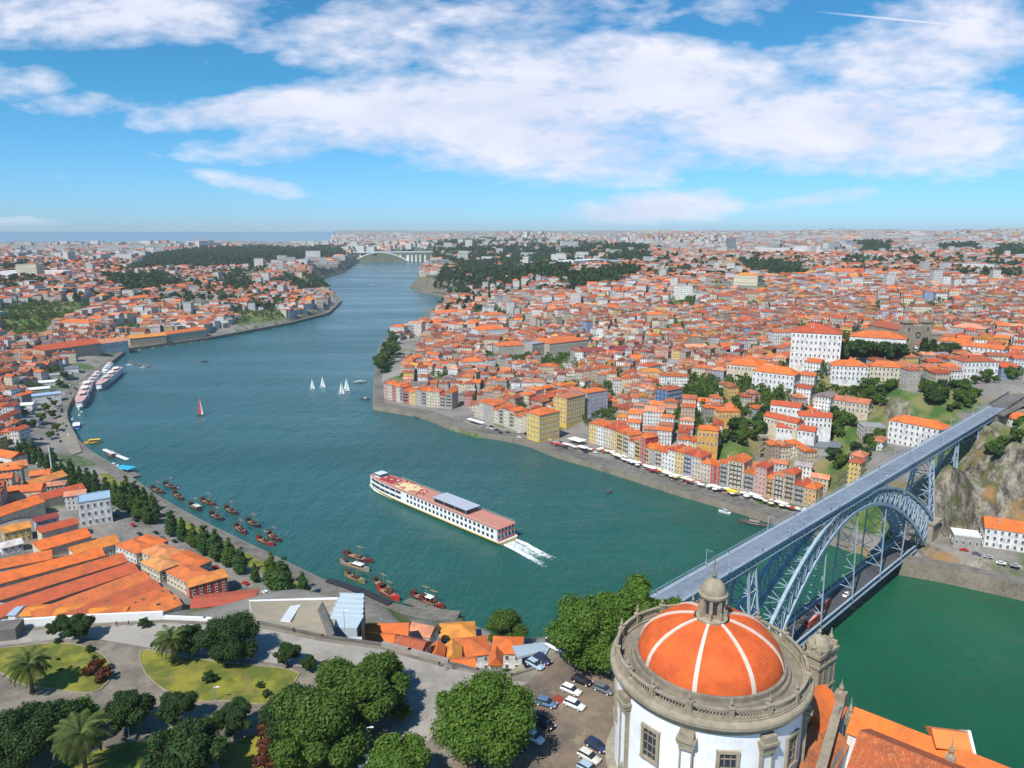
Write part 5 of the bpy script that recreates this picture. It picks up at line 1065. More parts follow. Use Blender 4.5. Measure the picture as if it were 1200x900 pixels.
# approach road beyond the far abutment
b = MB(); a = B3(-10, 0, 62.2); pts = [a, U(1205, 455, 62.2), U(1260, 430, 63)]; b.beam(pts[0], pts[1], 12, .6); b.beam(pts[1], pts[2], 12, .6); struct(b.build('approach_road', 'pave'))
for sd_ in (-1, 1):
    b = MB(); off_ = (pts[2] - pts[0]).normalized().cross(Vector((0, 0, 1))) * (5.8 * sd_)
    for p0_, p1_ in ((pts[0], pts[1]), (pts[1], pts[2])): b.beam(p0_ + off_ + Vector((0, 0, .9)), p1_ + off_ + Vector((0, 0, .9)), .4, 1.4)
    tag(b.build('parapet_wall', 'pave'), ('near' if sd_ > 0 else 'far') + '-side pale parapet of the approach road beyond the far bridge end', 'wall')
b = MB(); b.beam(U(1168, 486, 61.5), U(1230, 455, 62), 9, .6); struct(b.build('side_road', 'pave'))
# viaduct wall on the cliff top right of the far abutment, embankment road
def wall(name, pts, z0, z1, th, mat, label, cat='wall', par=True):
    b = MB(); p = [Vector(q) for q in pts]
    for a, c in zip(p, p[1:]): e = (c - a).normalized() * th * .5; b.beam(Vector((a.x, a.y, (z0 + z1) / 2)) - e, Vector((c.x, c.y, (z0 + z1) / 2)) + e, th, z1 - z0)
    return tag(b.build(name, mat), label, cat)
wall('retaining_wall', [U(1166, 488, 60), U(1205, 480, 60), U(1290, 490, 60)], 36, 60.5, 3, 'stone', 'tall old stone retaining wall on top of the cliff, right of the far bridge end')
wall('retaining_wall', [U(1180, 590, 25), U(1140, 612, 16), U(1122, 622, 10)], 6, 20, 2, 'stone', 'sloping stone wall descending the foot of the cliff behind the white quay house')
er = MB(); pr = [U(1098, 640, 9.3), U(1150, 652, 9.3), U(1200, 662, 9.3), U(1290, 690, 9.3)]; pi = [p + Vector((4, 12, 0)) for p in pr]
er.add([(p.x, p.y, 9.4) for p in pr + pi], [(i, i + 1, i + 5, i + 4) for i in range(3)]); struct(er.build('riverside_road', 'asphalt'))
# arched tunnel mouth wall
tb = MB(); pa, pb_ = U(950, 541, 14), U(984, 533, 14); e = (pb_ - pa).normalized(); nn = 12; vs = []; W_ = (pb_ - pa).length; fs = []
for i in range(nn + 1):
    t_ = i / nn; x = W_ * (.28 + .44 * t_); zz = 1 + 5.5 * math.sin(math.pi * t_); q = pa + e * x; vs += [(q.x, q.y, zz + 5), (q.x, q.y, 18)]
fs = [(2 * i, 2 * i + 2, 2 * i + 3, 2 * i + 1) for i in range(nn)]
q0, q1 = pa, pa + e * W_ * .28; q2, q3 = pa + e * W_ * .72, pb_
for u_, w_ in ((q0, q1), (q2, q3)): k = len(vs); vs += [(u_.x, u_.y, 2), (w_.x, w_.y, 2), (w_.x, w_.y, 18), (u_.x, u_.y, 18)]; fs.append((k, k + 1, k + 2, k + 3))
tb.add(vs, fs); o = tb.build('tunnel_portal', 'stone'); sm_ = o.modifiers.new('thickness', 'SOLIDIFY'); sm_.thickness = 2; tag(o, 'stone road tunnel portal with round arch under the dark flat-roofed hall', 'tunnel portal')
# distant concrete arch bridge across the river mouth
def far_bridge():
    a = U(400, 288, 58); b_ = U(505, 285, 58); a = Vector((-960, 4150, 60)); b_ = Vector((-500, 4230, 60)); e = (b_ - a).normalized(); L_ = (b_ - a).length
    o = empty('distant_bridge', (0, 0, 0)); tag(o, 'distant white concrete arch bridge over the river narrows', 'bridge')
    b = MB(); b.beam(a - e * 90, b_ + e * 80, 22, 4); b.build('deck', 'white', o)
    for sd in (-6, 6):
        b = MB(); n = 24; f = lambda t: a + e * (L_ * (.13 + .66 * t)) + Vector((-e.y * sd, e.x * sd, -52 + 50 * (1 - (2 * t - 1) ** 2)))
        for i in range(n): b.beam(f(i / n), f((i + 1) / n), 8, 5)
        b.build('arch', 'white', o)
    for t in (.02, .08, .13, .22, .30, .62, .70, .79, .84, .89, .94, 1.0):
        q = a + e * L_ * t; k = (t - .13) / .66; zb = -52 + 50 * (1 - (2 * k - 1) ** 2) if .13 < t < .79 else -58
        b = MB(); b.beam(q + Vector((0, 0, max(zb, -58))), q, 14 if t in (.13, .79) else 8, 4); b.build('pillar', 'white', o)
far_bridge()
# ------------------------------------------------------------------ church with round drum and dome
def church():
    cx, cy, G = 35.35, 117.0, 78.0; o = empty('domed_church', (cx, cy, G)); tag(o, 'round whitewashed church with orange tiled dome, stone balustrade and lantern', 'church')
    Rw = 16.25
    b = MB(); b.lathe([(Rw + .5, -3), (Rw + .5, 3), (Rw, 3.2), (Rw, 24.2)], 96); b.build('drum_wall', 'whitewash', o, col=(.82, .83, .84))
    b = MB(); b.lathe([(Rw, 23.8), (Rw + .3, 24.0), (Rw + .3, 24.4), (Rw + .8, 24.7), (Rw + .9, 25.1), (Rw + 1.3, 25.4), (Rw + 1.35, 26.0), (Rw + 1.2, 26.4), (Rw + .6, 26.6), (Rw + .6, 26.9), (Rw - .6, 26.9), (Rw - .6, 26.4)], 96); b.build('cornice', 'stone', o)
    b = MB(); b.lathe([(Rw + .55, 4.6), (Rw + 1.5, 5.2), (Rw + 1.7, 5.9), (Rw + .4, 6.2), (Rw, 6.2)], 96); b.build('lower_cornice', 'stone', o)
    b = MB(); b.lathe([(Rw - .4, 26.55), (13.9, 26.65), (13.7, 27.2), (13.2, 27.3), (13.1, 28.1), (12.6, 28.2)], 96); b.build('roof_walk', 'stone_dark', o)
    # balustrade: rail, base, balusters; pedestals with pinnacles
    b = MB(); rb = Rw + .1; b.lathe([(rb - .3, 26.9), (rb - .3, 27.25), (rb + .3, 27.25), (rb + .3, 26.9)], 96); b.lathe([(rb - .28, 28.3), (rb - .28, 28.6), (rb + .28, 28.6), (rb + .28, 28.3), (rb - .28, 28.3)], 96)
    for i in range(192):
        if i % 12 == 0: continue
        a = 2 * math.pi * i / 192; b.lathe([(.10, 27.2), (.17, 27.5), (.09, 27.85), (.13, 28.3)], 6, (rb * math.cos(a), rb * math.sin(a), 0))
    b.build('balustrade', 'stone', o, smooth=False)
    for i in range(16):
        a = 2 * math.pi * (i + .25) / 16 + R(-26 - 90) - R(5.6); x, y = rb * math.cos(a), rb * math.sin(a)
        b = MB(); b.box((x, y, 27.85), (.9, .9, 1.9), a); b.box((x, y, 28.85), (1.05, 1.05, .2), a); b.lathe([(.28, 28.9), (.12, 29.2), (.3, 29.6), (.2, 30.0), (.06, 30.7), (.02, 31.0)], 8, (x, y, 0)); b.build('pinnacle', 'stone', o)
    # dome
    prof = [(12.6 * math.cos(t), 27.5 + 7.9 * math.sin(t)) for t in [R(q) for q in np.linspace(0, 76, 16)]]
    b = MB(); b.lathe(prof, 96); d = b.build('dome', dome_mat(), o, smooth=True)
    for k in range(8):
        a = R(-26 + 45 * k - 90); b = MB(); tt = [R(q) for q in np.linspace(-1, 76, 18)]
        for t0, t1 in zip(tt, tt[1:]):
            w0, w1 = .38, .38
            p = []; r0, z0, r1, z1 = 12.68 * math.cos(t0), 27.5 + 8.0 * math.sin(t0), 12.68 * math.cos(t1), 27.5 + 8.0 * math.sin(t1)
            for r_, z_, h_ in ((r0, z0, 0), (r1, z1, 0)):
                for s_ in (-1, 1):
                    p.append((r_ * math.cos(a) - s_ * w0 * math.sin(a) * (.5 + .5 * r_ / 13), r_ * math.sin(a) + s_ * w0 * math.cos(a) * (.5 + .5 * r_ / 13), z_ + .16))
            for r_, z_ in ((r0, z0), (r1, z1)):
                for s_ in (-1, 1):
                    p.append((r_ * .98 * math.cos(a) - s_ * w0 * math.sin(a) * (.5 + .5 * r_ / 13), r_ * .98 * math.sin(a) + s_ * w0 * math.cos(a) * (.5 + .5 * r_ / 13), z_ - .3))
            b.add(p, [(0, 1, 3, 2), (0, 2, 6, 4), (1, 5, 7, 3)])
        b.build('dome_rib', plain('rib_render', (.62, .54, .45), .9, .3, 1.2) if 'ribm' not in M else M['ribm'], d)
    # lantern
    b = MB(); b.lathe([(3.5, 35.6), (3.5, 36.4), (3.1, 36.6), (2.3, 36.7)], 32); b.lathe([(2.1, 36.6), (2.1, 41.0)], 32); b.lathe([(2.1, 40.6), (3.1, 40.9), (3.2, 41.4), (2.7, 41.6)], 32); ln = b.build('lantern', 'stone', o, (0, 0, -1.1))
    for k in range(8):
        a = R(22.5 + 45 * k); b = MB(); b.box((2.35 * math.cos(a), 2.35 * math.sin(a), 38.6), (.8, .7, 4.1), a); b.box((2.9 * math.cos(a), 2.9 * math.sin(a), 37.3), (.7, .4, 1.5), a); b.build('buttress', 'stone', ln)
        a = R(45 * k); b = MB(); w = MB(); w.box((2.1 * math.cos(a), 2.1 * math.sin(a), 38.7), (.1, .8, 2.4), a); w.build('lantern_window', 'glass', ln)
    b = MB(); b.lathe([(2.75 * math.cos(t), 41.5 + 3.0 * math.sin(t)) for t in [R(q) for q in range(0, 86, 7)]], 32); b.build('lantern_dome', 'stone', ln, smooth=True)
    b = MB(); b.lathe([(.6, 44.3), (.3, 44.7), (.55, 45.2), (.25, 45.6), (.1, 46.0)], 12); b.beam((0, 0, 45.8), (0, 0, 48.4), .18); b.beam((-.6, 0, 47.5), (.6, 0, 47.5), .16); b.build('cross', 'stone_dark', ln); ln.scale = (.8, .8, .88); ln.location = (0, 0, 3.4)
    # pilasters and windows of the drum
    for k in range(8):
        a = R(-26 + 45 * k - 90); p = MB(); cr, sr = math.cos(a), math.sin(a)
        def at(r, l, z): return (r * cr - l * sr, r * sr + l * cr, z)
        p.box(at(Rw + .15, 0, 14), (.7, 2.1, 16.4), a, 1)
        for l in (-.95, .95): p.box(at(Rw + .35, l, 14), (.8, .28, 16.4), a, 0)
        p.box(at(Rw + .5, 0, 21.6), (1.3, 2.9, .5), a, 0); p.box(at(Rw + .45, 0, 20.9), (1.1, 2.4, .9), a, 0); p.box(at(Rw + .6, 0, 22.3), (1.7, 3.2, .5), a, 0); p.box(at(Rw + .5, 0, 23.1), (1.3, 2.4, 1.2), a, 0)
        p.box(at(Rw + .6, 0, 6.4), (1.4, 2.9, .7), a, 0); p.box(at(Rw + .5, 0, 7.2), (1.2, 2.5, .9), a, 0); p.box(at(Rw + .6, 0, 9), (.6, .8, 2.5), a, 0, .3)
        p.build('pilaster', ['stone', 'whitewash'], o, col=(.80, .80, .80))
        a2 = R(-26 + 22.5 + 45 * k - 90); cr, sr = math.cos(a2), math.sin(a2); w = MB()
        zc, hh, ww = 18.0, 5.4, 2.8
        w.box(at(Rw + .05, 0, zc + hh / 2 + .2), (.7, ww + .9, .55), a2, 0); w.box(at(Rw + .05, 0, zc - hh / 2 - .2), (.9, ww + .9, .5), a2, 0)
        for l in (-1, 1): w.box(at(Rw + .05, l * (ww / 2 + .15), zc), (.7, .5, hh), a2, 0)
        w.box(at(Rw - .2, 0, zc), (.5, ww, hh), a2, 1)
        for l in (-.5, .5): w.box(at(Rw + .1, l, zc), (.12, .1, hh), a2, 2)
        for z_ in (-1.6, 0, 1.6): w.box(at(Rw + .1, 0, zc + z_), (.12, ww, .1), a2, 2)
        w.build('drum_window', ['stone', 'glass', 'stone'], o)
    # belfry gable behind the drum
    bp = U(958, 800, 96) - Vector((cx, cy, G)); b = MB()
    q = Vector((62.3 - cx, 131.5 - cy, 0)); an = R(38)
    b.box((q.x, q.y, 9.2), (6.6, 2.6, 20.4), an); b.box((q.x, q.y, 19.6), (7.4, 3.3, .7), an)
    b.lathe([(2.3, 19.8), (2.4, 20.5), (2.1, 21.5), (1.3, 22.4), (.5, 22.8), (.25, 23.3), (.4, 23.7), (.1, 24.4)], 16, (q.x - .8, q.y, 0))
    for s_ in (-1, 1):
        xx, y2 = q.x + s_ * 3.2 * math.cos(an), q.y + s_ * 3.2 * math.sin(an); b.lathe([(.5, 19.9), (.25, 20.8), (.5, 21.4), (.2, 22.2), (.05, 23.4)], 8, (xx, y2, 0))
    [b.box((q.x + s_ * math.cos(an), q.y + s_ * math.sin(an), 14 + k * 5), (.45, 2.9, 4.2), an) for s_ in (-3.0, -1.1, 1.1, 3.0) for k in (-1, 0, 1)]; b.box((q.x, q.y, 17.2), (7.0, 3.1, .5), an); b.box((q.x, q.y, 11.8), (7.0, 3.1, .5), an)
    b.build('belfry', 'stone', o)
    # choir and cloister roofs running to the right
    D = Vector((.762, -.648, 0)); Nn = Vector((.648, .762, 0)); rz = math.atan2(D.y, D.x)
    def blk(name, c0, L_, wd, zt, rh, style, roofm, rc, wallc=(.78, .78, .78)):
        c = Vector((c0[0] - cx, c0[1] - cy, 0)) + D * (L_ / 2); h = zt - G
        w = MB(); w.box((c.x, c.y, (h - 3) / 2), (L_, wd, h + 3), rz); 
        if style == 'gable':
            for s_ in (-1, 1):
                m_ = c + D * (s_ * L_ / 2); a_, b2 = m_ + Nn * wd / 2, m_ - Nn * wd / 2; w.add([(a_.x, a_.y, h), (b2.x, b2.y, h), (m_.x, m_.y, h + rh * .92)], [(0, 1, 2)])
        w.build('nave_wall', 'whitewash', o, col=(.78, .78, .77))
        r_ = roof_mb(L_, wd, h, rh, style, .3).build(name, roofm, o, (c.x, c.y, 0), rz, col=rc); return r_
    blk('nave_roof', (54.5, 125), 8.5, 9, 90.5, 3.2, 'gable', 'tile_near', RC['bright'])
    blk('choir_roof', (59.6, 108.8), 80, 14.5, 92.3, 4.2, 'gable', 'tile_old', (.42, .10, .035))
    blk('cloister_roof', (63.6, 118.8), 80, 8, 90.8, 3.0, 'gable', 'tile_near', (.74, .18, .03))
    blk('side_roof', (47.4, 117.2), 11.5, 17, 88.2, 3.0, 'gable', 'tile_old', (.48, .17, .06))
    # stone parapet wall crossing the roofs
    b = MB(); a0 = Vector((63.0 - cx, 123.6 - cy, 0)); a1 = a0 - Vector((.528, .849, 0)) * 26; b.beam((a0.x, a0.y, 11.0), (a1.x, a1.y, 11.0), 1.2, 5); b.beam((a0.x, a0.y, 13.7), (a1.x, a1.y, 13.7), 1.6, .5)
    b.box((a0.x, a0.y, 13.4), (2.0, 2.0, 4.2), rz); b.lathe([(.7, 15.5), (.35, 16.0), (.5, 16.6), (.1, 17.6), (.05, 18.4)], 8, (a0.x, a0.y, 0)); a2 = a0 + D * 3 - Nn * 4.5; b.lathe([(.6, 10), (.5, 14.5), (.35, 15.1), (.45, 15.7), (.12, 16.9), (.05, 18.2)], 8, (a2.x, a2.y, 0))
    b.build('gable_parapet', 'stone', o)
    # gabled dormer tower at the far end
    c = Vector((76.0 - cx, 110.5 - cy, 0)); b = MB(); b.box((c.x, c.y, 11), (4.6, 4.6, 9), rz + .5); g_ = b.build('stair_turret', plain('ochre_render', (.66, .27, .06), .85) if 'or' not in M else M['or'], o)
    b = roof_mb(5.6, 5.2, 0, 1.7, 'gable', .2); b.build('turret_roof', 'tile_near', g_, (c.x, c.y, 15.5), rz + .5, col=(.74, .24, .06))
    b = MB(); dd = Vector((math.cos(rz + .5), math.sin(rz + .5), 0)); n2 = Vector((-dd.y, dd.x, 0))
    for s_ in (-1, 1): m_ = c + dd * 2.85; b.beam(m_ + n2 * s_ * 3.1 + Vector((0, 0, 15.3)), m_ + Vector((0, 0, 17.5)), .45, .4)
    b.build('gable_trim', 'white', g_)
    b = MB(); m_ = c + D * 1 - Nn * 4.5; b.box((m_.x, m_.y, 12), (1.4, 1.4, 7), rz); b.lathe([(.5, 15.4), (.25, 16.0), (.45, 16.6), (.1, 17.6), (.04, 19)], 8, (m_.x, m_.y, 0)); b.build('corner_pinnacle', 'stone', o)
    # attached white lower wall at the drum foot (left) and terrace parapet
def dome_mat():
    t = NT('dome_tile'); v = t.pos(); c = t.mix(t.ramp(t.noise(.35, 6, v, .65), .38, .66), (.72, .13, .026, 1), (.50, .085, .022, 1)); c = t.mix(t.math('MULTIPLY', t.ramp(t.noise(.8, 7, v, .75), .55, .68), .55), c, (.20, .07, .035, 1)); c = t.mix(t.math('MULTIPLY', t.ramp(t.noise(2.2, 6, v, .7), .56, .72), .6), c, (.42, .12, .04, 1)); c = t.mix(t.math('MULTIPLY', t.ramp(t.noise(7, 3, v, .7), .6, .75), .5), c, (.82, .24, .08, 1))
    w = t.n('ShaderNodeTexWave', wave_type='BANDS', bands_direction='Z'); w.inputs['Scale'].default_value = .9; w.inputs['Distortion'].default_value = .6; t.set(w.inputs['Vector'], v); t.bump(t.math('ADD', t.math('MULTIPLY', w.outputs['Fac'], .5), t.noise(5, 3, v)), .8, .06); return t.done(c, .85)
church()
# ------------------------------------------------------------------ terrace: park, road, car park
def sheet(name, poly, z, mat, kind='structure', label=None, smooth_=True, zs=78):
    p = [U(x, y, zs) for x, y in poly]
    if smooth_:
        q = []
        for i in range(len(p)):
            a, b_ = p[i], p[(i + 1) % len(p)]; q += [a.lerp(b_, .25), a.lerp(b_, .75)]
        p = q; q = []
        for i in range(len(p)):
            a, b_ = p[i], p[(i + 1) % len(p)]; q += [a.lerp(b_, .25), a.lerp(b_, .75)]
        p = q
    bm = bmesh.new(); vs = [bm.verts.new((a.x, a.y, z)) for a in p]; f = bm.faces.new(vs)
    if f.normal.z < 0: f.normal_flip()
    bmesh.ops.triangulate(bm, faces=[f]); me = bpy.data.meshes.new(name); bm.to_mesh(me); bm.free(); me.materials.append(M[mat]); o = obj(name, me); tag(o, label, None, None, kind)
    if name == 'lawn':
        kb = MB(); zk = z + .04
        for i in range(len(p)): a, b_ = p[i], p[(i + 1) % len(p)]; kb.beam((a.x, a.y, zk), (b_.x, b_.y, zk), .28, .22)
        struct(kb.build('kerb', 'stone'))
    return o
def two(name, c1, c2, sc, a, b, c3=None, rough=.95, bmp=.05):
    t = NT(name); v = t.pos(); c = t.mix(t.ramp(t.noise(sc, 6, v, .65), a, b), (*c1, 1), (*c2, 1))
    if c3: c = t.mix(t.math('MULTIPLY', t.ramp(t.noise(sc * 2.7, 5, v, .6), .55, .68), .8), c, (*c3, 1))
    c = t.mix(t.math('MULTIPLY', t.noise(3.0, 4, v), .35), c, (.05, .05, .04, 1)); t.bump(t.noise(2.5, 5, v), .8, bmp); M[name] = t.done(c, rough); return M[name]
two('lawn', (.28, .265, .03), (.12, .15, .018), .14, .42, .57, (.24, .16, .07))
two('lawn_worn', (.30, .27, .03), (.20, .13, .04), .10, .42, .58, (.10, .12, .02))
two('terrace_ground', (.27, .235, .185), (.155, .13, .105), .09, .42, .6, (.33, .27, .20))
two('parking_ground', (.25, .185, .13), (.135, .11, .09), .09, .4, .6, (.34, .26, .18))
two('road_pale', (.41, .375, .325), (.29, .265, .235), .07, .42, .62, (.46, .42, .36))
sheet('terrace_ground', [(x, y) for x, y in PLT] + [(1500, 2400), (-2500, 2600)], 78.02, 'terrace_ground', smooth_=False)
sheet('park_road', [(-200, 756), (0, 741), (190, 730), (300, 735), (378, 752), (445, 761), (520, 782), (598, 797), (618, 800), (560, 830), (520, 850), (470, 900), (400, 1010), (300, 1010), (440, 880), (480, 820), (420, 790), (360, 782), (190, 762), (110, 748), (60, 750), (0, 757), (-200, 790)], 78.045, 'road_pale', smooth_=False)
sheet('car_park', [(655, 768), (720, 790), (745, 860), (760, 1000), (560, 1010), (520, 900), (560, 850), (618, 802), (640, 775)], 78.06, 'parking_ground')
sheet('lawn', [(-60, 768), (0, 760), (75, 752), (114, 762), (132, 779), (130, 798), (110, 815), (60, 808), (18, 802), (0, 785), (-60, 800)], 78.12, 'lawn')
sheet('lawn', [(162, 759), (200, 768), (270, 778), (354, 785), (345, 800), (330, 824), (300, 827), (270, 821), (235, 824), (205, 815), (186, 806), (166, 785)], 78.12, 'lawn')
sheet('lawn', [(30, 910), (120, 876), (180, 866), (215, 872), (245, 905), (235, 960), (60, 960)], 78.12, 'lawn')
sheet('lawn', [(250, 882), (300, 858), (345, 848), (400, 870), (390, 960), (270, 960), (258, 905)], 78.12, 'lawn_worn')
sheet('lawn', [(238, 846), (252, 838), (262, 856), (246, 862)], 78.13, 'lawn')
two('dry_shrub', (.17, .055, .03), (.10, .045, .02), .3, .4, .6)
# parapet walls at the terrace edge
def pwall(px_pts, z0, h, th, label, mat='stone', name='parapet_wall', cat='wall', zs=78):
    return wall(name, [U(x, y, zs) for x, y in px_pts], z0, z0 + h, th, mat, label, cat)
pwall([(-120, 745), (0, 736), (100, 729), (190, 725)], 77.5, 2.6, .8, 'long white parapet wall between the park road and the orange lodges', 'white')
pwall([(192, 725), (240, 727), (300, 731)], 77.5, 1.4, .7, 'short low white wall between the palm and the big dark tree', 'white')
pwall([(-60, 752), (12, 745)], 77.5, 3.7, 5, 'grey building corner at the left edge of the park road', 'pave')
pwall([(305, 731), (378, 747), (450, 757)], 77.5, 1.2, .7, 'pale parapet along the road above the sand ramp', 'pave')
pwall([(450, 757), (480, 765), (524, 777)], 77.5, 1.6, .9, 'curved pale parapet above the orange cottages', 'road_pale')
pwall([(524, 777), (560, 786), (600, 792), (632, 782)], 77.5, 1.0, .6, 'low pale wall between the road junction and the orange cottages', 'pave')
pwall([(632, 782), (645, 756), (700, 752)], 77.5, 1.1, .5, 'low parapet behind the parked white van', 'iron')
# pale lookout terrace with sand ramp and blue stepped station roof
def slab(name, pts, z_list, mat, label, cat, th=.8):
    p = [U(x, y, z) for (x, y), z in zip(pts, z_list)]; b = MB(); n = len(p); b.add([tuple(q) for q in p] + [(q.x, q.y, q.z - th) for q in p], [tuple(range(n)), tuple(range(2 * n - 1, n - 1, -1))] + [(i, (i + 1) % n, n + (i + 1) % n, n + i) for i in range(n)])
    return tag(b.build(name, mat), label, cat)
M['blue_metal'] = plain('pale_blue_metal', (.44, .53, .58), .5, .1, .4)
for nm_, pl_, zz_, mt_ in [('sand_ramp', [(292, 703), (400, 700), (388, 748), (300, 735)], [50, 46, 70, 70], 'sand')]:
    p = [U(x, y, z) for (x, y), z in zip(pl_, zz_)]; b = MB(); b.add([tuple(q) for q in p], [(0, 1, 2, 3)]); b.add([(q.x, q.y, q.z - 12) for q in p[:2]] + [tuple(q) for q in p[:2]], [(0, 1, 3, 2)]); struct(b.build(nm_, mt_))
slab('ramp_wall', [(292, 703), (418, 699), (418, 703), (292, 707)], [51, 47, 47, 51], 'white', 'long white wall along the top of the packed sand ramp', 'wall', 4)
slab('ramp_wall', [(343, 706), (354, 706), (340, 728), (328, 728)], [50.5, 50.5, 64, 64], 'white', 'broad white stair wall in the middle of the sand ramp', 'wall', 3)
slab('ramp_wall', [(372, 715), (378, 704), (392, 742), (386, 748)], [56, 49, 72, 72], 'pave', 'pale sloping wall between the sand ramp and the blue roof', 'wall', 4)
def station():
    p = U(398, 724, 52); o = empty('cable_station', p); tag(o, 'pale blue stepped metal roof of the cable car station by the sand ramp', 'station')
    for k in range(5):
        f = k / 5; a = U(396 - 14 * f, 703 + 30 * f, 50 + 13 * f) - p; c = U(424 - 2 * f, 704 + 31 * f, 50 + 13 * f) - p; b = MB(); b.beam(a + Vector((0, 0, -1.5)), c + Vector((0, 0, -1.5)), 7.6, 3.2); b.beam(a + Vector((-.3, 3.9, .3)), c + Vector((0, 3.9, .3)), .25, .9); b.build('roof_step', 'blue_metal', o)
    b = MB(); a = U(424, 706, 50) - p; c = U(423, 740, 63) - p; b.beam(a + Vector((.6, 0, -3)), c + Vector((.6, 0, -3)), .8, 7); b.build('side_wall', 'dark', o)
station()
slab('low_wall', [(388, 748), (424, 746), (424, 752), (390, 756)], [73, 73, 77, 77], 'white', 'low white building edge below the blue stepped roof', 'wall', 3)
slab('glass_canopy', [(600, 757), (640, 752), (640, 762), (606, 770)], [64, 64, 70, 70], 'blue_metal', 'pale blue glass canopy at the edge of the car park by the white van', 'canopy', .6)
# river walk on the near bank, jetties
def jetty(pts, z, w, label, mat='timber'):
    b = MB(); p = [U(x, y, 0) for x, y in pts]
    for a, c in zip(p, p[1:]): b.beam((a.x, a.y, z), (c.x, c.y, z), w, .5)
    for a, c in zip(p, p[1:]):
        for t_ in (0, .5, 1): q = a.lerp(c, t_); b.tube([(q.x, q.y, -3), (q.x, q.y, z + .8)], .25, 6)
    return tag(b.build('jetty', mat), label, 'jetty')
jetty([(476, 706), (500, 714), (522, 724)], 1.2, 5, 'grey floating jetty beside the boat with the white awning', 'pave')
jetty([(385, 690), (425, 703), (458, 718)], 4.9, 4, 'dark walkway along the river edge below the blue stepped roof', 'dark')
jetty([(122, 528), (140, 536), (150, 540)], 1, 3, 'small white pontoon between the yellow boat and the blue canopy', 'white')
jetty([(138, 552), (150, 556), (160, 560)], 1, 8, 'grey pontoon under the bright blue canopy', 'pave')
jetty([(100, 517), (110, 521)], .8, 2, 'thin gangway leading to the yellow boat', 'pave')
jetty([(150, 424), (165, 428), (176, 430)], .8, 3, 'marina pontoon with small boats at the end of the ferry berths', 'pave')
jetty([(470, 482), (492, 490)], 1, 4, 'pale pontoon by the western riverfront', 'pave')
# green strips along the poplars
for pl_ in ([(116, 556), (128, 556), (184, 600), (190, 612), (170, 608)], [(196, 607), (215, 610), (285, 648), (330, 670), (356, 688), (352, 696), (318, 676), (240, 640), (200, 618)]):
    p = [U(x, y, 4.4) for x, y in pl_]; b = MB(); b.add([(q.x, q.y, 5.1) for q in p] + [(q.x, q.y, 3.5) for q in p], [tuple(range(len(p)))] + [(i, (i + 1) % len(p), len(p) + (i + 1) % len(p), len(p) + i) for i in range(len(p))]); struct(b.build('grass_strip', M['lawn']))
p = [U(x, y, 4.4) for x, y in [(66, 488), (77, 488), (90, 512), (96, 530), (84, 534), (70, 516)]]; b = MB(); b.add([(q.x, q.y, 5.0) for q in p] + [(q.x, q.y, 3) for q in p], [tuple(range(6))] + [(i, (i + 1) % 6, 6 + (i + 1) % 6, 6 + i) for i in range(6)]); struct(b.build('esplanade', two('esplanade_sand', (.31, .27, .21), (.24, .22, .19), .08, .4, .6)))
p = [U(x, y, 4.4) for x, y in [(0, 522), (40, 540), (130, 600), (230, 660), (300, 705), (345, 712), (300, 690), (196, 626), (100, 570), (30, 520), (0, 505)]]

# old garden terrace walls stepping up the slope under the palace
for (x0, y0, x1, y1, z, lab) in [(1000, 454, 1062, 458, 52, 'stone terrace wall under the cream building and yellow house'), (948, 480, 985, 484, 38, 'short stone terrace wall right of the walled cluster'), (1018, 474, 1050, 478, 42, 'stone terrace wall left of the long white four storey building'), (872, 476, 900, 470, 38, 'stone terrace wall below the white seminary')]:
    a_, c_ = U(x0, y0, z), U(x1, y1, z); za = min(H1(a_.x, a_.y), H1(c_.x, c_.y))
    wall('terrace_wall', [a_, c_], za - 4, max(H1(a_.x, a_.y), H1(c_.x, c_.y)) + 2.5, 1.2, 'stone', lab)
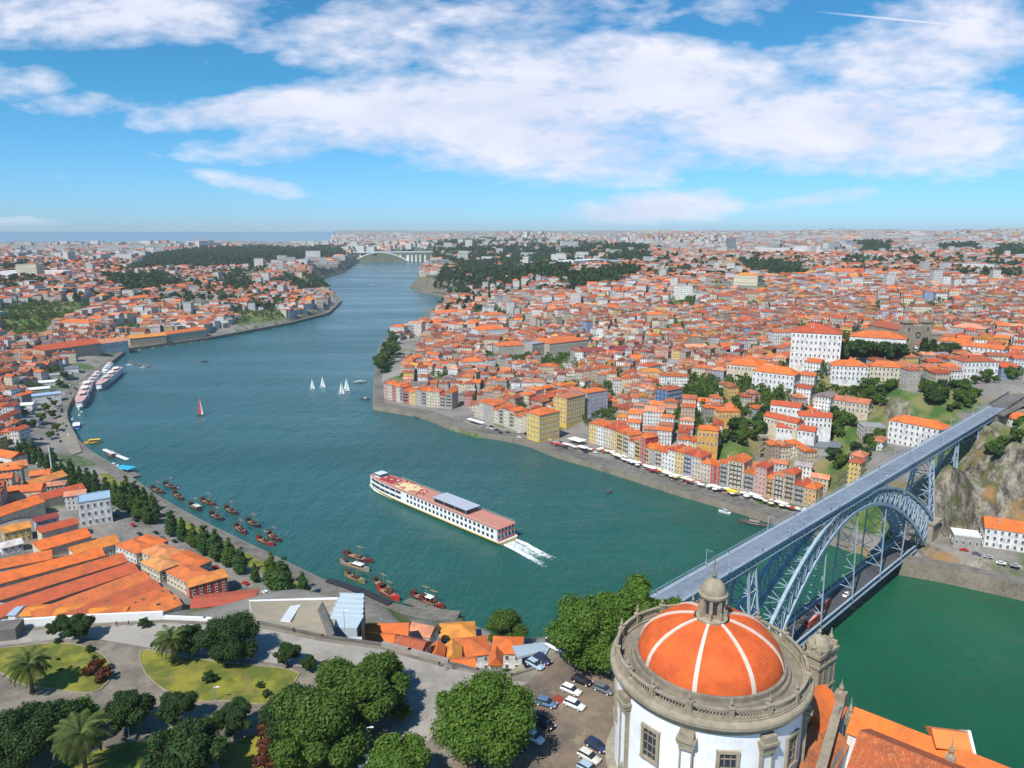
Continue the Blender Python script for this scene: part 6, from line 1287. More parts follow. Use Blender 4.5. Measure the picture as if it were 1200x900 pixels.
# ------------------------------------------------------------------ vehicles
def loft(secs, cap=True):       # list of cross-sections (equal number of points)
    b = MB(); n = len(secs[0]); vs = [p for s_ in secs for p in s_]
    fs = [(i * n + k, i * n + (k + 1) % n, (i + 1) * n + (k + 1) % n, (i + 1) * n + k) for i in range(len(secs) - 1) for k in range(n)]
    if cap: fs += [tuple(range(n))[::-1], tuple(range((len(secs) - 1) * n, len(secs) * n))]
    return b.add(vs, fs)
def make_car(kind='car'):
    L_, Wd = (4.4, 1.8) if kind == 'car' else (5.4, 2.0); o = empty('parked_car' if kind == 'car' else 'parked_van'); hz = .92 if kind == 'car' else 1.15; hr = 1.45 if kind == 'car' else 2.15
    secs = []
    for x, zt, w in ((-.5, .62, .80), (-.49, .84, .9), (-.40, hz, .97), (-.2, hz + .02, 1), (.15, hz, 1), (.33, hz - .08, .97), (.46, hz - .20, .88), (.5, .55, .76)):
        h = Wd / 2 * w; secs.append([(x * L_, -h * .95, .25), (x * L_, -h, .5), (x * L_, -h * .96, zt - .1), (x * L_, -h * .85, zt), (x * L_, h * .85, zt), (x * L_, h * .96, zt - .1), (x * L_, h, .5), (x * L_, h * .95, .25)])
    bd = loft(secs).build('body', 'oc', o, smooth=True); bd['paint'] = 'paint'
    def cab(x0, x1, x2, x3, z0, z1, k0, k1): return loft([[(x, -Wd / 2 * k, z), (x, Wd / 2 * k, z), (y_, Wd / 2 * k, z), (y_, -Wd / 2 * k, z)] for x, y_, k, z in ((x0, x3, k0, z0), (x1, x2, k1, z1))])
    q = (-.47, -.36, .08, .25) if kind == 'car' else (-.48, -.47, .22, .38)
    cab(q[0] * L_, q[1] * L_, q[2] * L_, q[3] * L_, hz - .03, hr - .05, .86, .72).build('windows', 'glass', o)
    rf = cab((q[1] - .015) * L_, q[1] * L_ + .08, q[2] * L_ - .08, (q[2] + .01) * L_, hr - .07, hr, .745, .68).build('roof', 'oc', o); rf['paint'] = 'paint'
    for x in (-.31, .31):
        for y in (-1, 1):
            b = MB(); b.tube([(x * L_, y * (Wd / 2 - .2), .32), (x * L_, y * (Wd / 2 + .01), .32)], .32, 14); w = b.build('wheel', 'dark', o)
            b = MB(); b.tube([(x * L_, y * (Wd / 2), .32), (x * L_, y * (Wd / 2 + .03), .32)], .19, 10); b.build('rim', 'white', w)
    for y in (-1, 1):
        b = MB(); b.box((L_ * .475, y * Wd * .34, .68), (.16, .34, .16)); b.build('headlight', 'white', o)
        b = MB(); b.box((-L_ * .49, y * Wd * .37, .76), (.12, .28, .2)); b.build('tail_light', TL, o)
    return o
TL = plain('tail_light_red', (.4, .02, .02), .3)
def only(o): return reg(o)
CAR = only(make_car()); VAN = only(make_car('van'))
def hide_proto(o):       # prototypes are moved to a real place by their first use
    o['used'] = 0
PC = dict(white=(.80, .80, .80), black=(.012, .012, .015), navy=(.02, .035, .09), blue=(.10, .17, .28), silver=(.42, .44, .46), grey=(.13, .14, .15), red=(.5, .03, .02), pale=(.35, .45, .55), yellow=(.7, .42, .03), cream=(.62, .60, .52))
USED = {}
def put_tree(proto, x, y, z, rz, col, label, cat, group=None, sc=None):
    if proto.name not in USED:
        USED[proto.name] = 1; o = proto; o.location = (x, y, z); o.rotation_euler = (0, 0, rz)
        if sc: o.scale = (sc, sc, sc)
        for k in KC[proto.name][1]:
            for kk in [k] + k[1]:
                if kk[0].get('paint'): kk[0].color = (*col, 1)
        return tag(o, label, cat, group)
    return clone(proto, (x, y, z), rz, sc, label, cat, group, {'paint': col})
def direc(px, py, qx, qy, z): a = U(px, py, z); b = U(qx, qy, z); return math.atan2(b.y - a.y, b.x - a.x)
cars = [(652, 759, 660, 763, 'white', 'V', 'white van parked at the far corner of the car park by the river'), (636, 773, 643, 777, 'navy', 'C', 'dark blue car parked just below the white van'), (627, 779, 634, 783, 'pale', 'C', 'pale silver blue car half hidden by the big tree crown'), (706, 781, 714, 785, 'pale', 'C', 'light blue car in the shade of the tree beside the church'),
        (682, 798, 690, 801, 'black', 'C', 'black car under the tree between the white van and the church'), (669, 809, 676, 812, 'white', 'C', 'white car at the back of the car park, behind the other white one'), (673, 826, 680, 829, 'white', 'C', 'white car with dark windows in the middle of the car park'), (640, 824, 647, 826, 'blue', 'C', 'steel blue car at the right edge of the big tree'),
        (707, 808, 714, 811, 'grey', 'C', 'dark grey car beside the church wall'), (638, 848, 645, 852, 'black', 'C', 'black car parked next to the white hatchback'), (625, 864, 632, 868, 'white', 'C', 'white hatchback with blue glass between two black cars'), (604, 874, 611, 878, 'black', 'C', 'black car half under the big tree, leftmost of its row'),
        (699, 874, 706, 878, 'navy', 'C', 'navy car by the church above the cream one'), (690, 887, 697, 891, 'cream', 'C', 'cream white car at the bottom right of the car park'), (690, 902, 697, 906, 'pale', 'C', 'light blue car cut by the bottom edge of the picture')]
for x, y, qx, qy, c, k, lab in cars:
    p = U(x, y, 78.5); put_tree(VAN if k == 'V' else CAR, p.x, p.y, 78.07, direc(x, y, qx, qy, 78), PC[c], lab, 'van' if k == 'V' else 'car', None, 1.12)
# small cars on the quays (one mesh each: too small in the picture to show parts)
def small_car_mesh():
    b = MB(); b.box((0, 0, .62), (4.3, 1.75, .6)); b.box((-.2, 0, 1.15), (2.4, 1.5, .55), m=1, taper=.85); b.box((-.2, 0, 1.45), (1.9, 1.25, .06))
    for x in (-1.35, 1.35):
        for y in (-.8, .8): b.tube([(x, y - .1, .32), (x, y + .1, .32)], .32, 8, m=1)
    return b.mesh('car', ['oc', 'glass'])
SC = small_car_mesh(); g = random.Random(4); n_ = 0
for seg, (pa, pb_, zz, cnt_, off) in {'street beside the poplars': ((30, 545), (310, 702), 7.0, 34, 9), 'esplanade by the ferry berths': ((66, 520), (100, 442), 4.5, 34, 22), 'lower square of the riverfront': ((560, 498), (700, 532), 4.3, 22, 12), 'road under the cliff': ((1120, 650), (1195, 664), 9.45, 5, 2)}.items():
    a, c = U(*pa, zz), U(*pb_, zz); e = (c - a); L_ = e.length; e.normalize(); rz = math.atan2(e.y, e.x); m_ = {}
    for k in range(cnt_):
        t_ = (k + g.uniform(.2, .8)) / cnt_; q = a + e * L_ * t_ + Vector((-e.y, e.x, 0)) * g.choice((-1, 1)) * g.uniform(1, off) * .6
        cn = g.choice(('white', 'grey', 'silver', 'black', 'navy', 'red', 'white')); m_[cn] = m_.get(cn, 0) + 1
        zc = max(zz, H1(q.x, q.y) + .02) if 'poplar' not in seg else max(H1(q.x, q.y) + .1, 4.5)
        o = obj('small_car', SC, None, (q.x, q.y, zc), rz + g.choice((0, math.pi)) + g.uniform(-.08, .08), PC[cn]); tag(o, f'{ORD[m_[cn] - 1]} {cn} small car on the {seg}, counted from its left end' if 'berths' not in seg else f'{ORD[m_[cn] - 1]} {cn} small car on the {seg}, counted from its near end', 'car', 'small cars on the quays')
# red city bus and vehicles on the lower bridge deck
def bus(s, off, col, label, nm='city_bus', L_=11, h=3.1):
    p = B3(s, off, 9.75); o = empty(nm, p, math.atan2(BE.y, BE.x)); tag(o, label, 'bus'); b = MB(); b.box((0, 0, h / 2 + .35), (L_, 2.5, h - .3)); b.build('body', 'oc', o, col=col); b = MB(); b.box((0, 0, h + .3), (L_ - .6, 2.2, .22)); b.build('roof', 'oc', o, col=(.62, .35, .28))
    for y in (-1, 1):
        b = MB(); [b.box((-L_ / 2 + 1.1 + k * 1.45, y * 1.26, 2.1), (1.2, .04, .95)) for k in range(int((L_ - 1) / 1.45))]; b.build('side_windows', 'glass', o)
    for x in (-1, 1): b = MB(); b.box((x * (L_ / 2 + .01), 0, 2.1), (.04, 2.1, 1.2)); b.build('windscreen', 'glass', o)
    for x in (-.33, .33):
        for y in (-1, 1): b = MB(); b.tube([(x * L_, y * 1.0, .48), (x * L_, y * 1.28, .48)], .48, 12); b.build('wheel', 'dark', o)
bus(264, 1.4, (.62, .08, .04), 'orange red bus on the lower bridge deck, the one nearer the church'); bus(247, -1.2, (.5, .03, .03), 'dark red bus on the lower bridge deck behind the orange red one', L_=10)
p = B3(228, 1.4, 9.75); put_tree(CAR, p.x, p.y, p.z, math.atan2(BE.y, BE.x), PC['white'], 'white car alone on the lower bridge deck beyond the two buses', 'car')
# ------------------------------------------------------------------ boats
def hull_mb(L_, Wd, fb, bow=.6, stern=.3, n=14, dr=.5, fine=2.2, sternw=.75):
    secs = []
    for i in range(n + 1):
        t_ = i / n; x = (t_ - .5) * L_; w = Wd / 2 * (sternw + (1 - sternw) * min(1, t_ / .25)) * (1 - max(0, (t_ - .62) / .38) ** fine); w = max(w, .05); sh = fb + bow * max(0, (t_ - .55) / .45) ** 2 + stern * max(0, (.3 - t_) / .3) ** 2
        secs.append([(x, 0, -dr), (x, w * .75, -dr * .5), (x, w, sh), (x, w * .9, sh), (x, w * .88, sh - .25), (x, -w * .88, sh - .25), (x, -w * .9, sh), (x, -w, sh), (x, -w * .75, -dr * .5)])
    return loft(secs)
PEOPLE_COL = [(.6, .6, .6), (.03, .03, .05), (.4, .05, .04), (.08, .12, .3), (.5, .42, .3), (.7, .7, .66), (.15, .25, .15)]
def rabelo(px, py, rz, label, L_=19, hull=(.06, .025, .02), canopy=None, group='wooden wine boats moored off the left bank', cargo=True):
    p = U(px, py, 0); o = empty('wooden_wine_boat', (p.x, p.y, .25), rz); tag(o, label, 'boat', group)
    hull_mb(L_, 4.2, .9, 1.9, 1.5, dr=.5, fine=1.7, sternw=.35).build('hull', 'oc', o, col=hull)
    b = MB(); b.box((-.5, 0, .78), (L_ * .62, 3.1, .12)); b.build('deck', 'timber', o)
    if cargo:
        for k in range(4):
            for y in (-.75, .75): b = MB(); b.lathe([(.36, 0), (.5, .45), (.36, .9)], 10); c = b.build('wine_barrel', 'wood', o, (-1.5 + k * 1.25, y, 1.3 - .45))
    b = MB(); [b.beam((-L_ * .34 + x, y, .9), (-L_ * .34 + x, y, 3.2), .14) for x in (-.9, .9) for y in (-1.1, 1.1)]; b.box((-L_ * .34, 0, 3.2), (2.4, 2.8, .14)); b.build('helm_stand', 'wood', o)
    b = MB(); b.tube([(1.5, 0, .8), (1.5, 0, 8.5)], [.2, .14], 6); b.beam((-1.2, 0, 6.8), (4.2, 0, 7.5), .14); b.build('mast', 'timber', o)
    b = MB(); b.tube([(1.5 - 2.6, 0, 7.0), (1.5, 0, 7.25), (1.5 + 2.5, 0, 7.5)], [.2, .28, .18], 8); b.build('furled_sail', 'oc', o, col=(.32, .22, .15))
    b = MB(); b.beam((-L_ * .34, 0, 3.3), (-L_ * .66, .2, .1), .16); b.build('steering_oar', 'wood', o)
    if canopy: b = MB(); b.box((2.5, 0, 2.7), (6.5, 3.3, .14)); [b.beam((2.5 + x, y, .8), (2.5 + x, y, 2.7), .08) for x in (-3, 0, 3) for y in (-1.5, 1.5)]; b.build('awning', 'oc', o, col=canopy)
    for k in range(5):
        b = MB(); b.box((3.2 - k * .8 + .4, (-1) ** k * 1.1, 1.05), (.5, .4, .4)); b.build('bench', 'oc', o, col=PEOPLE_COL[k % 7])
rd = direc(185, 575, 200, 583, 0)
RB_ = [(185, 576, 'first of the loose group, closest to the poplars', None), (200, 571, 'farthest from the near bank in the upper group', None), (209, 583, 'just below the farthest of the upper group', None), (229, 596, 'with pale hull interior, touching the bank side', (.6, .58, .5)), (244, 590, 'second outermost of the middle group', None), (254, 607, 'alone in the middle of the string', None), (271, 600, 'long dark one outermost in the middle of the string', None), (282, 622, 'on the inner side below the middle ones', None), (297, 615, 'on the outer side below the middle ones', None), (311, 636, 'red edged inner one of the last pair', None), (321, 631, 'outer one of the last pair, nearest the tall poplars', None)]
for i, (x, y, l_, cn) in enumerate(RB_): rabelo(x, y, rd + random.uniform(-.12, .12), 'dark wooden boat with mast, ' + l_, 17 + random.uniform(-1.5, 1.5), random.choice([(.06, .025, .02), (.10, .025, .02), (.03, .025, .025)]) if i != 9 else (.28, .03, .03), cn)
r2 = direc(400, 655, 440, 668, 0)
rabelo(420, 655, r2, 'long wooden boat with red seats moored outermost at the near jetty', 22, (.12, .03, .03), None, 'wooden boats by the near jetty'); rabelo(416, 665, r2, 'wooden boat with a large white deck cover, inner one of the near pair', 21, (.30, .26, .22), (.75, .74, .70), 'wooden boats by the near jetty')
rabelo(416, 679, r2 - .1, 'small wooden boat with olive hull below the white covered one', 16, (.22, .20, .08), None, 'wooden boats by the near jetty'); rabelo(448, 688, r2 - .25, 'dark wooden boat with olive prow beside the red hulled one', 18, (.10, .08, .03), None, 'wooden boats by the near jetty')
rabelo(455, 697, r2 - .22, 'wooden boat with bright red hull and prow near the jetty', 19, (.45, .03, .02), None, 'wooden boats by the near jetty'); rabelo(497, 703, r2 - .05, 'wooden boat with white awning lying against the floating jetty', 18, (.14, .03, .025), (.78, .76, .72), 'wooden boats by the near jetty')
rabelo(506, 708, r2 - .05, 'dark red wooden boat squeezed between the white awning boat and jetty', 16, (.20, .03, .03), None, 'wooden boats by the near jetty')
def ship(px0, py0, px1, py1, beam, label, name='cruise_ship', decks=2, hullc=(.75, .74, .70), stripe=None, roof=(.5, .16, .12), frac=(.9, ), wh=2.6, front_glass=False, cat='ship', sundeck=True):
    a, c = U(px0, py0, 0), U(px1, py1, 0); L_ = (c - a).length; m_ = (a + c) / 2; rz = math.atan2(c.y - a.y, c.x - a.x); o = empty(name, (m_.x, m_.y, 0), rz); tag(o, label, cat)
    hull_mb(L_, beam, 2.4, 1.0, 0, dr=1.2, fine=3.2, sternw=.96, n=24).build('hull', 'oc', o, col=hullc)
    if stripe: b = hull_mb(L_ * 1.001, beam * 1.02, 1.7, .9, 0, dr=1.0, fine=3.2, sternw=.96, n=24); b.build('hull_stripe', 'oc', o, col=stripe)
    hs = wh * decks; zt = 2.3 + hs
    def plan(x0, x1, k, z0, z1, tp=.3):
        b = MB(); n = 10; pts = []
        for i in range(n + 1):
            t_ = i / n; x = x0 + (x1 - x0) * t_; tt = (x / L_ + .5); w = beam / 2 * k * (1 - max(0, (tt - .70) / .34) ** 2.6 * 1.0); pts.append((x, max(w, .3)))
        return b.prism([(x, -w) for x, w in pts] + [(x, w) for x, w in pts[::-1]], z0, z1)
    sup = plan(-L_ * .485, L_ * .455, .93, 2.2, zt).build('superstructure', 'oc', o, col=(.80, .80, .79))
    plan(-L_ * .49, L_ * .46, .97, zt, zt + .25).build('sun_deck', 'oc', o, col=roof)
    n = int(L_ * .62 / 3.0); wn_ = MB(); wn_.box((0, 0, 0), (1.7, .1, 1.35)); wme = wn_.mesh('cabin_window', 'glass'); tot = 0
    for d_ in range(decks):
        for k in range(n):
            for s_ in (-1, 1):
                if s_ == -1 or True:
                    if tot < 100 and (s_ == SIDE): obj('cabin_window', wme, o, (-L_ * .47 + (k + .5) * L_ * .62 / n, s_ * (beam / 2 * .93 + .02), 2.2 + wh * (d_ + .55))); tot += 1
    for s_ in (-1, 1):
        for d_ in range(decks):
            b = MB(); 
            for k in range(6): x0, x1 = L_ * (.17 + .045 * k), L_ * (.17 + .045 * k + .04); f = lambda x: beam / 2 * .93 * (1 - max(0, ((x / L_ + .5) - .70) / .34) ** 2.6) + .04; b.beam((x0, s_ * f(x0), 2.2 + wh * (d_ + .55)), (x1, s_ * f(x1), 2.2 + wh * (d_ + .55)), .12, 1.7)
            b.build('lounge_glass', 'glass', o)
    b = MB(); 
    for s_ in (-1, 1): b.beam((-L_ * .48, s_ * beam * .46, zt + 1.3), (L_ * .30, s_ * beam * .46, zt + 1.3), .08); [b.beam((-L_ * .48 + k * L_ * .78 / 40, s_ * beam * .46, zt + .2), (-L_ * .48 + k * L_ * .78 / 40, s_ * beam * .46, zt + 1.3), .06) for k in range(41)]
    b.build('railing', 'white', o)
    if sundeck:
        gg = random.Random(int(px0))
        for k in range(3): b = MB(); xx = L_ * (-.34 + .24 * k); b.box((xx, 0, zt + 2.5), (L_ * .13, beam * .6, .2)); [b.beam((xx + a_ * L_ * .06, c_ * beam * .28, zt), (xx + a_ * L_ * .06, c_ * beam * .28, zt + 2.4), .12) for a_ in (-1, 1) for c_ in (-1, 1)]; b.build('deck_awning', 'oc', o, col=gg.choice([(.72, .72, .70), (.5, .52, .55), (.66, .50, .46)]))
        for k in range(22): b = MB(); b.box((0, 0, 0), (1.6, .8, .5)); b.build('deck_chair', 'oc', o, (L_ * gg.uniform(-.45, .3), beam * gg.uniform(-.4, .4), zt + .5), gg.uniform(0, 3), col=gg.choice([(.7, .7, .7), (.1, .1, .12), (.5, .1, .1), (.2, .3, .45)]))
    return o, L_, zt, beam
SIDE = -1
o, L_, zt, bm_ = ship(596, 636, 434, 568, 16, 'long white river cruise ship with yellow hull line heading down the river', stripe=(.55, .42, .10), roof=(.50, .22, .16), wh=3.7, decks=2, sundeck=False)
SHIPSIDE = 1
# the cruise ship turns its port side to the camera: second window row set on that side
def add_windows(o, L_, beam, wh, decks, side):
    n = int(L_ * .6 / 3.8); wn_ = MB(); wn_.box((0, 0, 0), (1.9, .1, 2.0)); wme = wn_.mesh('cabin_window', 'glass')
    for d_ in range(decks):
        for k in range(n): obj('cabin_window', wme, o, (-L_ * .47 + (k + .5) * L_ * .6 / n, side * (beam / 2 * .93 + .03), 2.2 + wh * (d_ + .55)))
for c_ in [c for c in COL.objects if c.parent == o and c.name.startswith('cabin_window')]: bpy.data.objects.remove(c_)
add_windows(o, L_, bm_, 3.7, 2, 1)
b = MB(); b.box((-L_ * .17, 0, zt + 3.4), (L_ * .23, bm_ * .74, .3)); [b.beam((-L_ * .17 + x * L_ * .11, y * bm_ * .35, zt), (-L_ * .17 + x * L_ * .11, y * bm_ * .35, zt + 3.3), .25) for x in (-1, -.33, .33, 1) for y in (-1, 1)]; b.build('sun_awning', 'oc', o, col=(.40, .43, .50))
b = MB(); b.box((-L_ * .17, bm_ * .30, zt + 1.7), (L_ * .22, .3, 2.6)); b.build('awning_side', 'dark', o)
b = MB(); b.box((L_ * .17, 0, zt + .45), (L_ * .13, bm_ * .7, .35)); b.build('pool_deck', 'oc', o, col=(.70, .55, .30))
b = MB(); b.box((L_ * .32, 0, zt + .45), (L_ * .10, bm_ * .6, .35)); b.build('lounge_deck', 'oc', o, col=(.38, .05, .06))
b = MB(); b.box((L_ * .40, 0, zt + 1.6), (7, bm_ * .42, 2.6)); b.build('wheelhouse', 'oc', o, col=(.55, .62, .68))
b = MB(); b.box((L_ * .40, 0, zt + 1.9), (7.2, bm_ * .43, .9)); b.build('wheelhouse_window', 'glass', o)
b = MB(); b.tube([(L_ * .49, 0, 3), (L_ * .495, 0, 8)], .15, 6); b.build('bow_mast', 'white', o)
g = random.Random(8)
for k in range(46):
    b = MB(); x = L_ * (.03 + .40 * g.random()); y = bm_ * .38 * g.uniform(-1, 1) * (1 if x < L_ * .3 else .6); b.box((0, 0, 0), (1.6, .7, .35)); b.box((-.6, 0, .35), (.3, .7, .5)); b.build('deck_chair', 'oc', o, (x, y, zt + .75), g.uniform(0, 3), col=g.choice([(.5, .04, .08), (.45, .05, .1), (.75, .7, .6), (.6, .25, .08), (.35, .03, .04)]))
for k in range(3):
    b = MB(); b.box((-L_ * .489, 0, 2.6 + 4.2 * k if k < 2 else zt), (.9, bm_ * .86, .3)); b.build('aft_balcony', 'oc', o, col=(.5, .12, .08))
for k in range(2):
    b = MB(); [b.box((-L_ * .4855, y * bm_ * .12, 4.6 + 4.2 * k), (.1, 1.5, 2.2)) for y in (-3, -1.5, 0, 1.5, 3)]; b.build('stern_window', 'glass', o)
# wake
for nm_, off_ in (('foam', 0.0), ('foam_faint', .16)):
    t = NT(nm_); v = t.coord('UV'); s_ = t.n('ShaderNodeSeparateXYZ'); t.set(s_.inputs[0], v)
    edge = t.math('SUBTRACT', 1.0, t.math('ABSOLUTE', t.math('SUBTRACT', t.math('MULTIPLY', s_.outputs[1], 2), 1)))
    fade = t.math('SUBTRACT', 1.0, t.math('POWER', s_.outputs[0], 2.6))
    m = t.math('MULTIPLY', t.math('MULTIPLY', t.ramp(edge, 0, .6), fade), 1.25); f = t.ramp(t.math('ADD', t.noise(.42, 8, t.pos(), .7), t.math('MULTIPLY', t.math('SUBTRACT', m, .8), .8)), .46 + off_, .78 + off_)
    t.done((.78, .84, .83, 1), .8); tr_ = t.n('ShaderNodeBsdfTransparent'); mxs = t.n('ShaderNodeMixShader'); t.set(mxs.inputs[0], f); t.set(mxs.inputs[1], tr_.outputs[0]); t.set(mxs.inputs[2], t.b.outputs[0]); t.set(t.out.inputs[0], mxs.outputs[0]); M[nm_] = t.m
def ribbon(name, px_pts, ws_, label, z=.12):
    p = [U(x, y, 0) for x, y in px_pts]; n = len(p); me = bpy.data.meshes.new(name); vs = []; uv = []
    for i, q in enumerate(p):
        e = (p[min(i + 1, n - 1)] - p[max(i - 1, 0)]).normalized(); s2 = Vector((-e.y, e.x, 0)) * ws_[i] / 2; vs += [tuple(q + s2 + Vector((0, 0, z))), tuple(q - s2 + Vector((0, 0, z)))]; uv += [(i / (n - 1), 0), (i / (n - 1), 1)]
    fs = [(2 * i, 2 * i + 1, 2 * i + 3, 2 * i + 2) for i in range(n - 1)]; me.from_pydata(vs, [], fs); ul = me.uv_layers.new(name='uv')
    for l in me.loops: ul.data[l.index].uv = uv[l.vertex_index]
    me.materials.append(M['foam'] if 'faint' not in label else M['foam_faint']); o = obj(name, me); tag(o, label, 'wake', None, 'stuff')
ribbon('ship_wake', [(588, 636), (606, 645), (624, 655), (642, 664), (662, 672)], [5, 6, 7, 9, 11], 'white foam trail on the near side behind the cruise ship')
ribbon('ship_wake', [(600, 630), (617, 638), (634, 648), (652, 656), (674, 663)], [4, 6, 8, 10, 13], 'white foam trail on the far side behind the cruise ship')
ribbon('ship_wake', [(596, 634), (612, 643), (628, 652), (648, 662), (672, 674)], [12, 14, 16, 20, 26], 'faint spreading foam between the two foam trails of the cruise ship', .08)
ribbon('bow_wave', [(434, 568), (440, 575), (455, 583), (480, 594), (500, 603)], [3, 3, 2.5, 2, 2], 'thin foam line along the near side of the cruise ship bow')
# moored ships at the left quay
SIDE = -1
ship(104, 454, 93, 481, 11, 'white river ferry with pink deck moored nearest at the left quay', 'moored_ship', 2, roof=(.55, .33, .30), wh=2.7, cat='ship')
ship(140, 437, 115, 459, 11, 'white river ferry with pink deck moored behind the nearest one', 'moored_ship', 2, roof=(.55, .36, .32), wh=2.7, cat='ship')
ship(116, 440, 103, 456, 8, 'smaller white ferry with grey deck on the inner side of the quay', 'moored_ship', 1, roof=(.55, .55, .56), wh=2.7, cat='ship')
ship(130, 430, 122, 440, 8, 'small white boat moored beyond the two large ferries', 'moored_ship', 1, roof=(.7, .7, .7), wh=2.5, cat='boat')
def launch(px, py, rz, L_, label, hull, cab, cat='boat', name='motor_boat', canopy=None, group=None):
    p = U(px, py, 0); o = empty(name, (p.x, p.y, .1), rz); tag(o, label, cat, group); w = L_ * .3; hull_mb(L_, w, .9, .5, 0, dr=.4).build('hull', 'oc', o, col=hull)
    b = MB(); b.box((-L_ * .05, 0, 1.5), (L_ * .4, w * .7, 1.5), taper=.85); cb_ = b.build('cabin', 'oc', o, col=cab); b = MB(); b.box((-L_ * .05, 0, 1.75), (L_ * .385, w * .72, .5)); b.build('cabin_window', 'glass', o)
    if canopy: b = MB(); b.box((-L_ * .1, 0, 2.9), (L_ * .62, w * .9, .15)); [b.beam((-L_ * .1 + x * L_ * .28, y * w * .4, .8), (-L_ * .1 + x * L_ * .28, y * w * .4, 2.9), .08) for x in (-1, 1) for y in (-1, 1)]; b.build('canopy', 'oc', o, col=canopy)
    b = MB(); b.tube([(L_ * .1, 0, 2.2), (L_ * .1, 0, 4.6)], .06, 5); b.build('mast', 'white', o)
V0 = direc(90, 505, 92, 490, 0)
launch(90, 500, V0, 22, 'white and blue striped tour boat moored below the ferries', (.10, .22, .45), (.7, .75, .8), canopy=(.75, .78, .82)); launch(81, 508, V0, 16, 'small white boat with cream cabin tied to the sandy esplanade', (.6, .6, .55), (.7, .7, .62), canopy=(.6, .6, .5))
launch(109, 519, V0 + 1.4, 14, 'bright yellow river taxi moored alone near the poplars', (.78, .42, .02), (.80, .46, .02), canopy=(.82, .50, .03)); launch(130, 534, V0 + .3, 16, 'dark brown boat with pale awning moored right of the yellow river taxi', (.10, .04, .03), (.4, .3, .25), canopy=(.62, .52, .48))
launch(133, 546, V0 + .8, 9, 'tiny white boat tied up between the brown boat and the blue canopy', (.7, .7, .7), (.7, .7, .7)); launch(152, 441 - 13, 0, 9, 'tiny white boat at the marina end of the ferry berths', (.7, .7, .7), (.7, .7, .72)); launch(168, 431, .3, 8, 'tiny boat farthest out at the marina pontoon', (.65, .65, .68), (.7, .7, .7))
launch(422, 448, .3, 16, 'grey and white boat off the tree-lined river point', (.5, .5, .5), (.62, .64, .6)); launch(428, 468, 2.7, 12, 'small dark boat close to the western riverfront', (.08, .08, .09), (.4, .4, .42)); launch(449, 478, .1, 22, 'orange brown flat boat tied below the western riverfront', (.35, .18, .08), (.5, .3, .12), canopy=(.45, .30, .16))
launch(849, 601, 2.5, 8, 'small white motor boat beside the eastern quay', (.7, .7, .7), (.5, .55, .6)); launch(882, 614, 2.6, 18, 'long dark boat moored by the quay just left of the bridge deck', (.12, .09, .08), (.3, .25, .2)); launch(714, 578, .4, 5, 'tiny dark dinghy off the riverside square', (.08, .08, .1), (.2, .2, .2)); launch(240, 424, .2, 9, 'tiny dark boat alone on the upper river', (.05, .05, .07), (.2, .2, .2)); launch(437, 334, .2, 22, 'tiny pale boat far up the river', (.7, .7, .7), (.7, .7, .7)); launch(441, 318, .2, 22, 'tiny dark boat farthest up the river near the distant bridge', (.08, .08, .1), (.3, .3, .3))
b = MB(); p = U(147, 553, 0); b.box((0, 0, 3.4), (14, 8, .3), taper=.92); [b.beam((x, y, 0), (x, y, 3.3), .15) for x in (-6, 6) for y in (-3.4, 3.4)]; tag(b.build('blue_canopy', 'oc', None, (p.x, p.y, .3), -.3, col=(.03, .42, .62)), 'bright blue canopy over a pontoon beside the left bank', 'canopy')
def sail(px, py, h, label, hull=(.75, .75, .75), sc_=(.82, .82, .80), jib=True, top=None, group=None):
    p = U(px, py, 0); o = empty('sailing_boat', (p.x, p.y, 0), random.uniform(-.3, .3)); tag(o, label, 'sailing boat', group); L_ = h * (.36 if h > 20 else .5); hull_mb(L_, L_ * .28, .6, .3, 0, dr=.4).build('hull', 'oc', o, col=hull)
    b = MB(); b.tube([(L_ * .08, 0, .4), (L_ * .08, 0, h)], .09, 5); b.beam((L_ * .08, 0, 1.5), (-L_ * .4, 0, 1.5), .1); b.build('mast', 'dark', o)
    def tri(a, c, d, nm, col):
        b = MB(); n = 6; vs = []
        for i in range(n + 1):
            for j in range(n + 1 - i): u_, w_ = i / n, j / n; q = Vector(a) * (1 - u_ - w_) + Vector(c) * u_ + Vector(d) * w_; q.y += .55 * math.sin(math.pi * u_) * (1 - w_); vs.append(tuple(q))
        ix = {}; k = 0
        for i in range(n + 1):
            for j in range(n + 1 - i): ix[i, j] = k; k += 1
        fs = [(ix[i, j], ix[i + 1, j], ix[i, j + 1]) for i in range(n) for j in range(n - i)] + [(ix[i + 1, j], ix[i + 1, j + 1], ix[i, j + 1]) for i in range(n) for j in range(n - i - 1)]
        b.add(vs, fs); b.build(nm, 'oc', o, smooth=True, col=col)
    tri((L_ * .05, 0, 1.7), (-L_ * .38, 0, 1.7), (L_ * .05, 0, h * .97), 'main_sail', top or sc_)
    if jib: tri((L_ * .46, 0, .9), (L_ * .1, 0, 1.0), (L_ * .1, 0, h * .82), 'jib', sc_)
sail(235, 487, 21, 'sailing boat with a tall red sail and dark hull on the open river', (.05, .05, .07), (.75, .6, .58), True, (.62, .06, .05))
sail(366, 456, 13, 'white sailing boat, leftmost of the four off the river point', group=None); sail(378, 454, 14, 'white sailing boat, second from the left off the river point'); sail(400, 462, 15, 'white sailing boat, larger of the right-hand pair off the river point'); sail(406, 458, 16, 'white sailing boat, rightmost of the four off the river point')
